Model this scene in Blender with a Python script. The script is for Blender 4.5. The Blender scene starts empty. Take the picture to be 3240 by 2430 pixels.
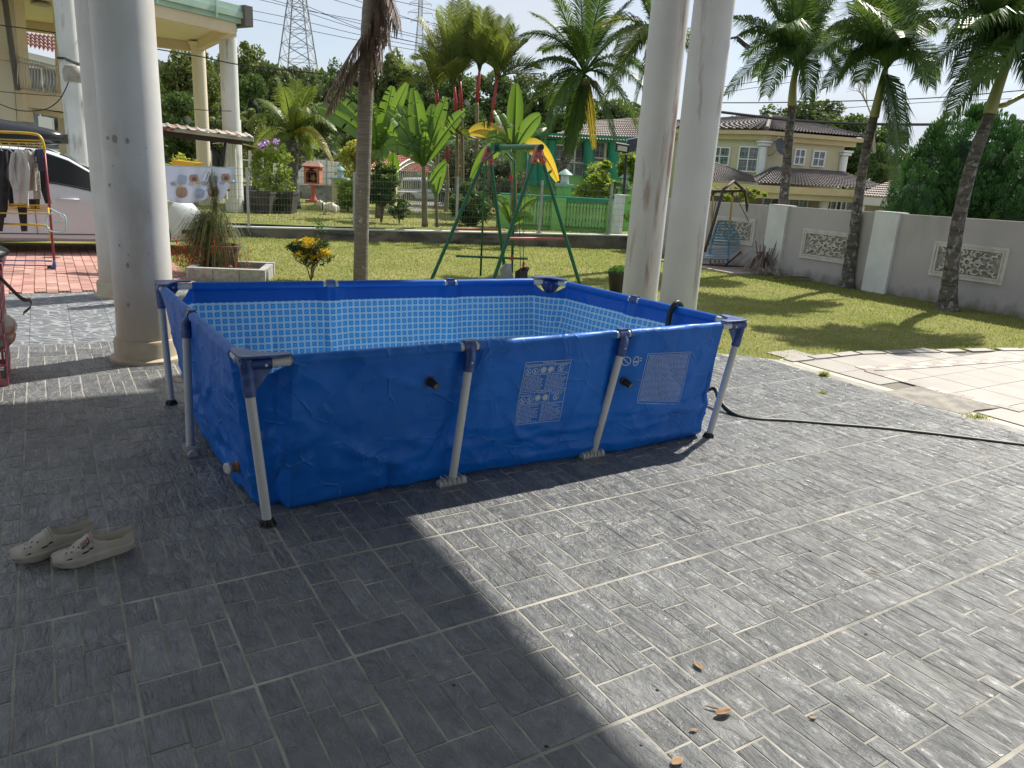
import bpy, bmesh, math, random
import numpy as np
from mathutils import Vector, Matrix, noise, Euler
random.seed(7); RNG = np.random.default_rng(7)
SC = bpy.context.scene
COL = SC.collection
R = math.radians
# ------------------------------------------------------------------ camera
F_PX, PITCH, ROLL, CAM_H = 2353.0, 0.2748, 0.0617, 1.5278
cp, sp = math.cos(PITCH), math.sin(PITCH)
_f = Vector((0, cp, -sp)); _u0 = Vector((0, sp, cp)); _r0 = Vector((1, 0, 0))
_c, _s = math.cos(ROLL), math.sin(ROLL)
_r = _r0*_c + _u0*_s; _u = _u0*_c - _r0*_s
CAMP = Vector((0, 0, CAM_H))
cam = bpy.data.cameras.new('camera'); camo = bpy.data.objects.new('camera', cam); COL.objects.link(camo)
M = Matrix.Identity(4)
for i in range(3):
    M[i][0] = _r[i]; M[i][1] = _u[i]; M[i][2] = -_f[i]; M[i][3] = CAMP[i]
camo.matrix_world = M
cam.sensor_fit = 'HORIZONTAL'; cam.sensor_width = 36; cam.lens = 36*F_PX/3240
cam.clip_start = 0.05; cam.clip_end = 3000
SC.camera = camo
# ------------------------------------------------------------------ world, sun, exposure
SUN_AZ, SUN_EL = R(39.9), R(49.4)
W = bpy.data.worlds.new('World'); SC.world = W; W.use_nodes = True
nt = W.node_tree; nt.nodes.clear()
wo = nt.nodes.new('ShaderNodeOutputWorld'); bg = nt.nodes.new('ShaderNodeBackground')
sky = nt.nodes.new('ShaderNodeTexSky'); sky.sky_type = 'NISHITA'; sky.sun_disc = False
sky.sun_elevation = SUN_EL; sky.sun_rotation = SUN_AZ; sky.air_density = 1.0; sky.dust_density = 1.1; sky.ozone_density = 1.2
tc = nt.nodes.new('ShaderNodeTexCoord'); mp = nt.nodes.new('ShaderNodeMapping'); mp.inputs['Scale'].default_value = (1.6, 1.6, 4.2)
nz = nt.nodes.new('ShaderNodeTexNoise'); nz.inputs['Scale'].default_value = 2.1; nz.inputs['Detail'].default_value = 7; nz.inputs['Roughness'].default_value = .52
cr = nt.nodes.new('ShaderNodeValToRGB'); cr.color_ramp.elements[0].position = .36; cr.color_ramp.elements[1].position = .66
cr.color_ramp.elements[0].color = (.45, .45, .45, 1); cr.color_ramp.elements[1].color = (.95, .95, .95, 1)
mx = nt.nodes.new('ShaderNodeMix'); mx.data_type = 'RGBA'
mx.inputs[7].default_value = (5.3, 5.7, 6.3, 1)
nt.links.new(tc.outputs['Generated'], mp.inputs['Vector']); nt.links.new(mp.outputs[0], nz.inputs['Vector'])
nt.links.new(nz.outputs['Fac'], cr.inputs[0]); nt.links.new(cr.outputs[0], mx.inputs[0]); nt.links.new(sky.outputs[0], mx.inputs[6])
nt.links.new(mx.outputs[2], bg.inputs[0]); bg.inputs[1].default_value = 0.1; nt.links.new(bg.outputs[0], wo.inputs[0])
sl = bpy.data.lights.new('sun', 'SUN'); sl.energy = 5.0; sl.angle = R(.55); sl.color = (1, .95, .86)
so = bpy.data.objects.new('sun', sl); COL.objects.link(so)
SUND = Vector((math.sin(SUN_AZ)*math.cos(SUN_EL), math.cos(SUN_AZ)*math.cos(SUN_EL), math.sin(SUN_EL)))
so.rotation_euler = SUND.to_track_quat('Z', 'Y').to_euler(); so.location = (0, 0, 30)
SC.view_settings.view_transform = 'Standard'; SC.view_settings.look = 'None'
SC.view_settings.exposure = 0.5; SC.view_settings.gamma = 1
SC.cycles.max_bounces = 8; SC.cycles.transparent_max_bounces = 8
# ------------------------------------------------------------------ placing helpers (measured positions)
PS = 3240/2212.0
def ray(x, y): return _f + _r*((x*PS-1620)/F_PX) - _u*((y*PS-1215)/F_PX)
def gnd(x, y, z=0.0):
    d = ray(x, y); return CAMP + d*((z-CAM_H)/d.z)
def at(x, y, Y):
    d = ray(x, y); return CAMP + d*(Y/d.y)
def onpl(x, y, P, d):                      # on the vertical plane through P along horizontal d
    n = Vector((-d[1], d[0], 0)); r = ray(x, y); P = Vector((P[0], P[1], 0))
    return CAMP + r*((P-CAMP).dot(n)/r.dot(n))
def zat(P, y):                              # height above P that shows at row y
    lo, hi = -5.0, 60.0
    for _ in range(40):
        m = (lo+hi)/2; q = Vector((P[0], P[1], m))-CAMP
        yy = (1215 - F_PX*q.dot(_u)/q.dot(_f))/PS
        if yy > y: lo = m
        else: hi = m
    return lo
def pix(P):
    q = Vector(P)-CAMP; d = max(q.dot(_f), .01); return ((1620+F_PX*q.dot(_r)/d)/PS, (1215-F_PX*q.dot(_u)/d)/PS)
def dep(P): return (Vector(P)-CAMP).dot(_f)
GA = 0.5629; TA, TB = .3062, .6292; G0 = Vector((-.27, 2.9083, 0))
U = Vector((math.cos(GA), math.sin(GA), 0)); V = Vector((math.sin(GA), -math.cos(GA), 0)); Zv = Vector((0, 0, 1))
def tile(u, v, z=0): return G0 + U*(u*TA) + V*(v*TB) + Zv*z
# ------------------------------------------------------------------ materials
MATS = {}
def _mixc(nt, fac, a, b):
    m = nt.nodes.new('ShaderNodeMix'); m.data_type = 'RGBA'
    if isinstance(fac, (int, float)): m.inputs[0].default_value = fac
    else: nt.links.new(fac, m.inputs[0])
    for k, c in ((6, a), (7, b)):
        if isinstance(c, tuple): m.inputs[k].default_value = c+(1,) if len(c) == 3 else c
        else: nt.links.new(c, m.inputs[k])
    return m.outputs[2]
def _noise(nt, vec, scale, detail=4, rough=.55, dist=0):
    n = nt.nodes.new('ShaderNodeTexNoise'); n.inputs['Scale'].default_value = scale; n.inputs['Detail'].default_value = detail
    n.inputs['Roughness'].default_value = rough; n.inputs['Distortion'].default_value = dist
    if vec is not None: nt.links.new(vec, n.inputs['Vector'])
    return n.outputs['Fac']
def _ramp(nt, fac, p0, p1, c0=(0, 0, 0), c1=(1, 1, 1)):
    r = nt.nodes.new('ShaderNodeValToRGB'); e = r.color_ramp.elements
    e[0].position = p0; e[1].position = p1; e[0].color = c0+(1,); e[1].color = c1+(1,)
    nt.links.new(fac, r.inputs[0]); return r.outputs[0]
def _math(nt, op, a, b=None):
    m = nt.nodes.new('ShaderNodeMath'); m.operation = op
    for k, c in ((0, a), (1, b)):
        if c is None: continue
        if isinstance(c, (int, float)): m.inputs[k].default_value = c
        else: nt.links.new(c, m.inputs[k])
    return m.outputs[0]
def _vec(nt, sc=(1, 1, 1), rot=0, kind='pos'):
    if kind == 'pos': g = nt.nodes.new('ShaderNodeNewGeometry').outputs['Position']
    elif kind == 'obj': g = nt.nodes.new('ShaderNodeTexCoord').outputs['Object']
    else: g = nt.nodes.new('ShaderNodeTexCoord').outputs['UV']
    m = nt.nodes.new('ShaderNodeMapping'); m.inputs['Scale'].default_value = sc; m.inputs['Rotation'].default_value = (0, 0, rot)
    m.vector_type = 'POINT'; nt.links.new(g, m.inputs['Vector']); return m.outputs[0]
def mat(name, c, rough=.6, c2=None, ns=8, nd=4, lo=.35, hi=.65, bump=0, bs=40, bd=.003, trans=0, tc=None, metal=0, spec=.5, orand=0, coat=0, stain=None, vscale=(1, 1, 1), kind='pos', extra=None):
    if name in MATS: return MATS[name]
    m = bpy.data.materials.new(name); m.use_nodes = True; nt = m.node_tree
    b = nt.nodes['Principled BSDF']; out = nt.nodes['Material Output']
    b.inputs['Roughness'].default_value = rough; b.inputs['Metallic'].default_value = metal
    b.inputs['Specular IOR Level'].default_value = spec
    if coat: b.inputs['Coat Weight'].default_value = coat; b.inputs['Coat Roughness'].default_value = .05
    col = c+(1,) if len(c) == 3 else c
    vec = _vec(nt, vscale, 0, kind)
    cs = None
    if c2 is not None:
        cs = _mixc(nt, _ramp(nt, _noise(nt, vec, ns, nd), lo, hi), c, c2)
    if stain is not None:                   # (colour, scale, lo, hi, vector scale)
        sv = _vec(nt, stain[4], 0, kind)
        cs = _mixc(nt, _ramp(nt, _noise(nt, sv, stain[1], 6, .6, .3), stain[2], stain[3]), cs if cs is not None else c, stain[0])
    if orand:
        oi = nt.nodes.new('ShaderNodeObjectInfo'); hsv = nt.nodes.new('ShaderNodeHueSaturation')
        v = _math(nt, 'MULTIPLY_ADD', oi.outputs['Random'], 2*orand); v.node.inputs[2].default_value = 1-orand
        nt.links.new(v, hsv.inputs['Value'])
        if cs is not None: nt.links.new(cs, hsv.inputs['Color'])
        else: hsv.inputs['Color'].default_value = col
        cs = hsv.outputs['Color']
    if extra: cs = extra(nt, cs if cs is not None else c, b)
    if cs is not None: nt.links.new(cs, b.inputs['Base Color'])
    else: b.inputs['Base Color'].default_value = col
    if bump:
        bp = nt.nodes.new('ShaderNodeBump'); bp.inputs['Strength'].default_value = bump; bp.inputs['Distance'].default_value = bd
        nt.links.new(_noise(nt, vec, bs, 5, .6), bp.inputs['Height']); nt.links.new(bp.outputs[0], b.inputs['Normal'])
    if trans:
        t = nt.nodes.new('ShaderNodeBsdfTranslucent'); ms = nt.nodes.new('ShaderNodeMixShader'); ms.inputs[0].default_value = trans
        if tc is not None: t.inputs[0].default_value = tc+(1,)
        elif cs is not None: nt.links.new(cs, t.inputs[0])
        else: t.inputs[0].default_value = col
        nt.links.new(b.outputs[0], ms.inputs[1]); nt.links.new(t.outputs[0], ms.inputs[2]); nt.links.new(ms.outputs[0], out.inputs[0])
    MATS[name] = m; return m
# ------------------------------------------------------------------ mesh builder
class MB:
    def __init__(s): s.v = []; s.f = []; s.uv = None
    def add(s, vs, fs):
        o = len(s.v); s.v += [tuple(p) for p in vs]; s.f += [tuple(i+o for i in f) for f in fs]; return s
    def box(s, c, size, X=Vector((1, 0, 0)), Y=None, Z=Vector((0, 0, 1))):
        X = Vector(X).normalized(); Z = Vector(Z).normalized()
        Y = Z.cross(X).normalized() if Y is None else Vector(Y).normalized()
        c = Vector(c); h = [k/2 for k in size]; vs = []
        for k in range(8):
            vs.append(c + X*(h[0] if k & 1 else -h[0]) + Y*(h[1] if k & 2 else -h[1]) + Z*(h[2] if k & 4 else -h[2]))
        return s.add(vs, [(0, 2, 3, 1), (4, 5, 7, 6), (0, 1, 5, 4), (2, 6, 7, 3), (0, 4, 6, 2), (1, 3, 7, 5)])
    def tube(s, pts, r, n=8, caps=True, flat=1.0):
        pts = [Vector(p) for p in pts]; rr = r if isinstance(r, (list, tuple)) else [r]*len(pts)
        o = len(s.v); N = len(pts); prev = None
        for i, p in enumerate(pts):
            t = (pts[min(i+1, N-1)]-pts[max(i-1, 0)]).normalized()
            if prev is None:
                a = Vector((0, 0, 1)) if abs(t.z) < .9 else Vector((1, 0, 0)); x = t.cross(a).normalized()
            else:
                x = (prev - t*prev.dot(t)).normalized()
            prev = x; y = t.cross(x)
            for k in range(n):
                a = 2*math.pi*k/n; s.v.append(tuple(p + x*(rr[i]*math.cos(a)) + y*(rr[i]*math.sin(a)*flat)))
        for i in range(N-1):
            for k in range(n):
                k2 = (k+1) % n; s.f.append((o+i*n+k, o+i*n+k2, o+(i+1)*n+k2, o+(i+1)*n+k))
        if caps:
            s.f.append(tuple(o+k for k in range(n))[::-1]); s.f.append(tuple(o+(N-1)*n+k for k in range(n)))
        return s
    def lathe(s, prof, c=(0, 0, 0), n=32, ax=None, cap=True):
        c = Vector(c); Z = Vector(ax).normalized() if ax is not None else Zv
        a = Vector((1, 0, 0)) if abs(Z.x) < .9 else Vector((0, 1, 0)); X = (a - Z*a.dot(Z)).normalized(); Y = Z.cross(X); o = len(s.v)
        for (r, z) in prof:
            for k in range(n):
                t = 2*math.pi*k/n; s.v.append(tuple(c + X*(r*math.cos(t)) + Y*(r*math.sin(t)) + Z*z))
        for i in range(len(prof)-1):
            for k in range(n):
                k2 = (k+1) % n; s.f.append((o+i*n+k, o+i*n+k2, o+(i+1)*n+k2, o+(i+1)*n+k))
        if cap:
            s.f.append(tuple(o+k for k in range(n))[::-1]); s.f.append(tuple(o+(len(prof)-1)*n+k for k in range(n)))
        return s
    def prism(s, pts, d):                   # polygon (3D pts) pushed along vector d
        d = Vector(d); pts = [Vector(p) for p in pts]; n = len(pts)
        nn = Vector((0, 0, 0))
        for i in range(n): nn += pts[i].cross(pts[(i+1) % n])
        if nn.dot(d) > 0: pts = pts[::-1]
        vs = pts + [p+d for p in pts]
        fs = [tuple(range(n)), tuple(range(2*n-1, n-1, -1))] + [((i+1) % n, i, n+i, n+(i+1) % n) for i in range(n)]
        return s.add(vs, fs)
    def sphere(s, c, r, nu=12, nv=8, sc=(1, 1, 1)):
        prof = [(max(r*math.sin(math.pi*i/nv), 1e-4), -r*math.cos(math.pi*i/nv)) for i in range(nv+1)]
        o = len(s.v); s.lathe(prof, (0, 0, 0), nu)
        for i in range(o, len(s.v)):
            p = s.v[i]; s.v[i] = (p[0]*sc[0]+c[0], p[1]*sc[1]+c[1], p[2]*sc[2]+c[2])
        return s
    def grid(s, rows):
        o = len(s.v); n = len(rows[0])
        for r in rows: s.v += [tuple(p) for p in r]
        for i in range(len(rows)-1):
            for k in range(n-1): s.f.append((o+i*n+k, o+i*n+k+1, o+(i+1)*n+k+1, o+(i+1)*n+k))
        return s
    def mesh(s, name, m, smooth=False):
        me = bpy.data.meshes.new(name); me.from_pydata(s.v, [], s.f)
        for x in (m if isinstance(m, (list, tuple)) else [m]): me.materials.append(x)
        if smooth:
            me.shade_smooth() if hasattr(me, 'shade_smooth') else None
            if smooth != True: me.set_sharp_from_angle(angle=R(smooth))
        return me
    def build(s, name, m, parent=None, smooth=False, local=False):
        me = s.mesh(name, m, smooth)
        if parent is not None and not local: me.transform(parent.get('_m') and wm(parent).inverted() or wm(parent).inverted())
        return link(name, me, parent)
def wm(o):
    m = o.matrix_basis.copy() if False else Matrix.LocRotScale(o.location, o.rotation_euler, o.scale)
    return wm(o.parent) @ m if o.parent else m
def link(name, me, parent=None):
    o = bpy.data.objects.new(name, me); COL.objects.link(o)
    if parent is not None: o.parent = parent
    return o
def thing(name, label, cat, loc=(0, 0, 0), rz=0, group=None):
    o = bpy.data.objects.new(name, None); COL.objects.link(o); o.empty_display_size = .2
    o.location = loc; o.rotation_euler = (0, 0, rz); o['label'] = label; o['category'] = cat; o['kind'] = 'thing'
    if group: o['group'] = group
    return o
def tag(o, label, cat, group=None):
    o['label'] = label; o['category'] = cat; o['kind'] = 'thing'
    if group: o['group'] = group
    return o
def struct(o): o['kind'] = 'structure'; return o
def stuff(o, label=None, cat=None):
    o['kind'] = 'stuff'
    if label: o['label'] = label
    if cat: o['category'] = cat
    return o
def place(o, label=None, loc=None, rz=None, group=None):         # copy of a thing with its parts and sub-parts
    c = o.copy(); COL.objects.link(c)
    if loc is not None: c.location = loc
    if rz is not None: c.rotation_euler = (0, 0, rz)
    if label: c['label'] = label
    if group: c['group'] = group
    def rec(a, b):
        for ch in list(a.children):
            d = ch.copy(); COL.objects.link(d); d.parent = b; rec(ch, d)
    rec(o, c); return c
def npmesh(name, V_, F_, m, smooth=False):
    me = bpy.data.meshes.new(name); V_ = np.asarray(V_, np.float32); F_ = np.asarray(F_, np.int32); k = F_.shape[1]
    me.vertices.add(len(V_)); me.vertices.foreach_set('co', V_.ravel())
    me.loops.add(F_.size); me.loops.foreach_set('vertex_index', F_.ravel())
    me.polygons.add(len(F_)); me.polygons.foreach_set('loop_start', np.arange(0, F_.size, k, dtype=np.int32))
    me.polygons.foreach_set('loop_total', np.full(len(F_), k, np.int32))
    me.materials.append(m); me.update(calc_edges=True)
    if smooth: me.shade_smooth()
    return me
# ================================================================== GROUND AND PAVING
def slate_extra(nt, cs, b):
    a = nt.nodes.new('ShaderNodeAttribute'); a.attribute_name = 'tone'
    v = _math(nt, 'MULTIPLY_ADD', a.outputs['Fac'], .40); v.node.inputs[2].default_value = .80
    mm = nt.nodes.new('ShaderNodeVectorMath'); mm.operation = 'SCALE'
    nt.links.new(cs, mm.inputs[0]); nt.links.new(v, mm.inputs['Scale'])
    # cleft relief: long ridges along the tile, broken by noise
    g1 = _vec(nt, (1, 1, 1), -GA); m2 = nt.nodes.new('ShaderNodeMapping'); m2.inputs['Scale'].default_value = (14, 5, 5); nt.links.new(g1, m2.inputs[0])
    off = nt.nodes.new('ShaderNodeVectorMath'); off.operation = 'ADD'; nt.links.new(m2.outputs[0], off.inputs[0])
    cb = nt.nodes.new('ShaderNodeCombineXYZ'); nt.links.new(_math(nt, 'MULTIPLY', a.outputs['Fac'], 37.0), cb.inputs[0]); nt.links.new(cb.outputs[0], off.inputs[1])
    n1 = _noise(nt, off.outputs[0], 1.6, 8, .62, 1.2); n2 = _noise(nt, off.outputs[0], .7, 4, .5, .6)
    rd = _math(nt, 'ABSOLUTE', _math(nt, 'SUBTRACT', n2, .5)); st = _math(nt, 'SNAP', n2, .07)
    h = _math(nt, 'ADD', _math(nt, 'MULTIPLY', n1, .9), _math(nt, 'MULTIPLY', st, 1.6))
    h = _math(nt, 'ADD', h, _math(nt, 'MULTIPLY', rd, .8))
    bp = nt.nodes.new('ShaderNodeBump'); bp.inputs['Strength'].default_value = .8; bp.inputs['Distance'].default_value = .034
    nt.links.new(h, bp.inputs['Height']); nt.links.new(bp.outputs[0], b.inputs['Normal'])
    rg = _ramp(nt, n1, .35, .7, (.20,)*3, (.42,)*3); nt.links.new(rg, b.inputs['Roughness'])
    return mm.outputs[0]
SLATE = mat('slate', (.130, .136, .142), .42, (.205, .210, .212), ns=14, nd=8, lo=.3, hi=.7, spec=.6, stain=((.26, .255, .24), 2.2, .52, .78, (1, 1, 1)), extra=slate_extra)
GROUT = mat('sandy_grout', (.44, .42, .37), .9, (.22, .21, .19), ns=5, nd=7, bump=.5, bs=90, bd=.004)
def grass_extra(nt, cs, b):
    v = _vec(nt, (1, 1, 1)); f = _ramp(nt, _noise(nt, v, .9, 5, .6), .4, .62)
    return _mixc(nt, f, cs, (.32, .29, .13))
GRASSBASE = mat('lawn_soil_and_thatch', (.15, .175, .045), .95, (.23, .24, .07), ns=35, nd=6, bump=.9, bs=70, bd=.03, spec=.15, extra=grass_extra)
# ground sheet to the horizon
mb = MB(); S_ = 900
mb.add([(-S_, -60, -.03), (S_, -60, -.03), (S_, 1500, -.03), (-S_, 1500, -.03)], [(0, 1, 2, 3)])
struct(mb.build('ground', mat('far_ground', (.06, .08, .03), .95, (.10, .10, .05), ns=.05)))
def sheet(name, pts, z, m): return struct(MB().add([(p[0], p[1], z) for p in pts], [tuple(range(len(pts)))]).build(name, m))
# lawn : from the paving to kerb and wall
KA, KB = Vector((-12.5, 12.82, 0)), Vector((2.62, 17.57, 0))
WA, WB = Vector((2.62, 17.57, 0)), Vector((10.6, 4.85, 0))       # perimeter wall foot line
lawn_pts = [(-4.9, 9.0), (-3.2, 5.9), (1.2, 5.95), (1.92, 6.86), (2.53, 6.72), (3.4, 7.27), (4.75, 7.74), (5.6, 8.03), (8.2, 8.6), (8.25, 8.62), (WA.x, WA.y), (KA.x, KA.y)]
lawn = sheet('lawn', lawn_pts, .0, GRASSBASE)
slate_poly = [tile(-16, -6.61), tile(7.6, -6.61), tile(10.2, -5.6), (1.3, 6.3, 0), (1.9, 6.9, 0), tile(14.32, -2.85), tile(14.32, 14), tile(-16, 14)]
slate_floor = sheet('slate_paving', slate_poly, .0112, GROUT)
CRGROUT = mat('pale_grout', (.42, .42, .42), .85, (.3, .3, .3), ns=30)
crazy_poly = [tile(-16, -10.4), tile(-1.2, -10.75), tile(3.6, -9.6), tile(4.4, -6.612), tile(-16, -6.612)]
crazy_floor = sheet('patterned_tile_paving', crazy_poly, .004, CRGROUT)
brick_poly = [tile(-34, -18), tile(.6, -18), tile(.6, -11.0), tile(-1.2, -10.76), tile(-16, -10.42), tile(-34, -10.0)]
brick_floor = sheet('brick_paving', brick_poly, .004, mat('brick_joint_soil', (.05, .045, .03), .95, (.07, .09, .03), ns=6, bump=.6, bs=80))
# --- slate stones
PAT = [(0, .333, 0, .25), (.333, .59, 0, .30), (.59, 1, 0, .385), (0, .333, .25, .75), (.333, .59, .30, .75), (.59, .79, .385, .75), (.79, 1, .385, .635), (.79, 1, .635, 1), (0, .79, .75, 1)]
def stone(u0, u1, v0, v1, rnd, big=True):
    "one cleft stone in tile coordinates (metres): outline with a ragged, chamfered edge"
    g = .0026; x0, x1, y0, y1 = u0*TA+g, u1*TA-g, v0*TB+g, v1*TB-g
    if u0 == 0: x0 += .0012
    if u1 == 1: x1 -= .0012
    if v0 == 0: y0 += .0032
    if v1 == 1: y1 -= .0032
    step = .075 if big else .14; pts = []
    def edge(ax, ay, bx, by):
        n = max(1, round(math.hypot(bx-ax, by-ay)/step))
        for i in range(n):
            t = i/n; j = 0 if i == 0 else rnd.uniform(-.0022, .0012)
            px, py = ax+(bx-ax)*t, ay+(by-ay)*t; L = math.hypot(bx-ax, by-ay)
            pts.append((px - (by-ay)/L*j, py + (bx-ax)/L*j))
    edge(x0, y0, x1, y0); edge(x1, y0, x1, y1); edge(x1, y1, x0, y1); edge(x0, y1, x0, y0)
    cx, cy = (x0+x1)/2, (y0+y1)/2; h = .0084 + rnd.uniform(-.0004, .0011); n = len(pts); vs = []
    for (x, y) in pts: vs.append((x, y, .003))
    for (x, y) in pts:
        d = math.hypot(x-cx, y-cy); k = 1 - rnd.uniform(.001, .004)/max(d, .02)
        vs.append((cx+(x-cx)*k, cy+(y-cy)*k, h + rnd.uniform(-.0007, .0007)))
    fs = [tuple(range(n, 2*n))] + [(i, (i+1) % n, n+(i+1) % n, n+i) for i in range(n)]
    fs = [f[::-1] for f in fs]              # v axis is mirrored (U x V points down)
    return vs, fs
VAR = {}
for k, q in enumerate(PAT):
    for j in range(4):
        vs, fs = stone(*q, random.Random(k*10+j)); me = bpy.data.meshes.new('stone'); me.from_pydata(vs, [], fs); me.materials.append(SLATE)
        t = random.Random(k*31+j*7).random()*.9; a = me.attributes.new('tone', 'FLOAT', 'POINT'); a.data.foreach_set('value', [t]*len(vs)); VAR[k, j] = (me, vs, fs, t)
# object matrix: x->U, y->V, z->up is left handed, so the meshes are stored with faces flipped and placed by a mirrored matrix
def inpoly(p, poly):
    c = False; n = len(poly)
    for i in range(n):
        a, b = poly[i], poly[(i+1) % n]
        if (a[1] > p[1]) != (b[1] > p[1]) and p[0] < (b[0]-a[0])*(p[1]-a[1])/(b[1]-a[1])+a[0]: c = not c
    return c
cand = []
for i in range(-14, 34):
    for j in range(-7, 8):
        if i >= 14 or j < -6.7: continue
        c = tile(i+.5, j+.5)
        if c.y < .75 and not (j > 5): pass
        if dep(c) < .7: continue
        px_, py_ = pix(c)
        if not (-330 < px_ < 2560 and 300 < py_ < 2050): continue
        if j == -7: q_ok = lambda q: q[2]+j >= -6.62
        for k, q in enumerate(PAT):
            if j == -7: continue
            cc = tile(i+(q[0]+q[1])/2, j+(q[2]+q[3])/2)
            if j <= -4 and not inpoly(cc, slate_poly): continue
            P = [pix(tile(i+a, j+b)) for a, b in ((q[0], q[2]), (q[1], q[2]), (q[1], q[3]), (q[0], q[3]))]
            A = abs(sum(P[m][0]*P[(m+1) % 4][1]-P[(m+1) % 4][0]*P[m][1] for m in range(4)))/2
            x = sum(p[0] for p in P)/4; y = sum(p[1] for p in P)/4
            if not (0 < x < 2212 and y < 1659): A *= .02
            cand.append((A, i, j, k))
cand.sort(reverse=True)
SROT = Matrix(((U.x, V.x, 0), (U.y, V.y, 0), (0, 0, 1)))
rnd = random.Random(5)
JV, JF, JT = [], [], []
for n_, (A, i, j, k) in enumerate(cand):
    v = rnd.randrange(4); me, vs, fs, t = VAR[k, v]; O = tile(i, j, .004)
    if n_ < 300:
        o = link('stone', me, slate_floor); m = SROT.to_4x4(); m.translation = O; o.matrix_basis = m
    else:
        b = len(JV); JV += [tuple(SROT @ Vector(p) + O) for p in vs]; JF += [tuple(q+b for q in f) for f in fs]; JT += [t*.9+rnd.uniform(-.1, .1)]*len(vs)
for i in range(-14, 9):                      # cut stones along the patterned tiles
    for q in PAT:
        if q[3] < .45 or not inpoly(tile(i+(q[0]+q[1])/2, -6.3), slate_poly): continue
        vs, fs = stone(q[0], q[1], max(q[2], .393), q[3], rnd, False); O = tile(i, -7, .004)
        b = len(JV); JV += [tuple(SROT @ Vector(p) + O) for p in vs]; JF += [tuple(x+b for x in f) for f in fs]; JT += [rnd.random()*.9]*len(vs)
me = bpy.data.meshes.new('smaller_stones'); me.from_pydata(JV, [], JF); me.materials.append(SLATE)
a = me.attributes.new('tone', 'FLOAT', 'POINT'); a.data.foreach_set('value', JT)
stuff(link('smaller_stones', me, slate_floor))
# row of stones in the half tile row by the patterned tiles
# --- patterned (crazy) tiles : one object per 30x60 tile
def crazy_extra(nt, cs, b):
    v = _vec(nt, (5.5, 13, 1), -GA); vo = nt.nodes.new('ShaderNodeTexVoronoi'); vo.feature = 'DISTANCE_TO_EDGE'; vo.inputs['Scale'].default_value = 1.3; nt.links.new(v, vo.inputs['Vector'])
    f = _ramp(nt, vo.outputs['Distance'], .035, .10); bp = nt.nodes.new('ShaderNodeBump'); bp.inputs['Distance'].default_value = .003; nt.links.new(f, bp.inputs['Height']); nt.links.new(bp.outputs[0], b.inputs['Normal'])
    return _mixc(nt, f, (.33, .34, .345), cs)
CRAZY = mat('patterned_tile', (.11, .122, .142), .45, (.18, .192, .21), ns=9, nd=6, extra=crazy_extra)
vs = [(0.0015, .0015, 0), (TA-.0015, .0015, 0), (TA-.0015, TB-.0015, 0), (.0015, TB-.0015, 0)]; vs += [(x, y, .008) for x, y, z in vs]
tme = bpy.data.meshes.new('floor_tile'); tme.from_pydata(vs, [], [(0, 1, 2, 3)[::1], (7, 6, 5, 4), (0, 4, 5, 1), (1, 5, 6, 2), (2, 6, 7, 3), (3, 7, 4, 0)]); tme.materials.append(CRAZY)
for i in range(-14, 5):
    for j in range(-11, -7):
        O = tile(i, j+.388)
        if not inpoly(tile(i+.5, j+.888), crazy_poly): continue
        x, y = pix(tile(i+.5, j+.9))
        if x < -250: continue
        o = link('floor_tile', tme, crazy_floor); m = SROT.to_4x4(); m.translation = O + Zv*.003; o.matrix_basis = m
# --- red interlocking pavers
BRICK = mat('red_paver', (.40, .20, .165), .85, (.46, .28, .235), ns=3, nd=6, bump=.4, bs=60, orand=.22, stain=((.16, .13, .10), 2.5, .55, .8, (1, 1, 1)))
def paver_mesh():
    mbp = MB(); w, l = .103, .206; pts = []
    for k in range(7): pts.append((w*k/6*1.0, (.008 if k % 2 else -.004)))
    for k in range(1, 7): pts.append((w+(.006 if k % 2 else 0), l*k/6))
    for k in range(5, -1, -1): pts.append((w*k/6, l+(.008 if k % 2 else -.004)))
    for k in range(5, 0, -1): pts.append(((.006 if k % 2 else 0), l*k/6))
    n = len(pts); vs = [(x+.003, y+.003, 0) for x, y in pts]+[(x+.003, y+.003, .016) for x, y in pts]
    fs = [tuple(range(2*n-1, n-1, -1))]+[(i, n+i, n+(i+1) % n, (i+1) % n) for i in range(n)]
    mbp.add(vs, fs); return mbp.mesh('brick', BRICK)
pm = paver_mesh(); pc = []
for i in range(-90, 26):
    for j in range(-48, 4):
        O = tile(-2, -10.4) + U*(i*.112) + V*(j*.215 + (.107 if i % 2 else 0))
        if not inpoly(O + U*.05 + V*.1, brick_poly): continue
        x, y = pix(O)
        if not (-120 < x < 560): continue
        pc.append((1/dep(O)**2 if -5 < x < 420 else 1e-4, O))
pc.sort(key=lambda t: -t[0]); JV, JF = [], []
pvs = [tuple(v.co) for v in pm.vertices]; pfs = [tuple(p.vertices) for p in pm.polygons]
for n_, (A, O) in enumerate(pc):
    O = O + Zv*(.002+rnd.uniform(-.002, .003))
    if n_ < 300: o = link('brick', pm, brick_floor); m = SROT.to_4x4(); m.translation = O; o.matrix_basis = m
    else: b = len(JV); JV += [tuple(SROT @ Vector(p)+O) for p in pvs]; JF += [tuple(q+b for q in f) for f in pfs]
me = bpy.data.meshes.new('farther_bricks'); me.from_pydata(JV, [], JF); me.materials.append(BRICK); stuff(link('farther_bricks', me, brick_floor))
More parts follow.
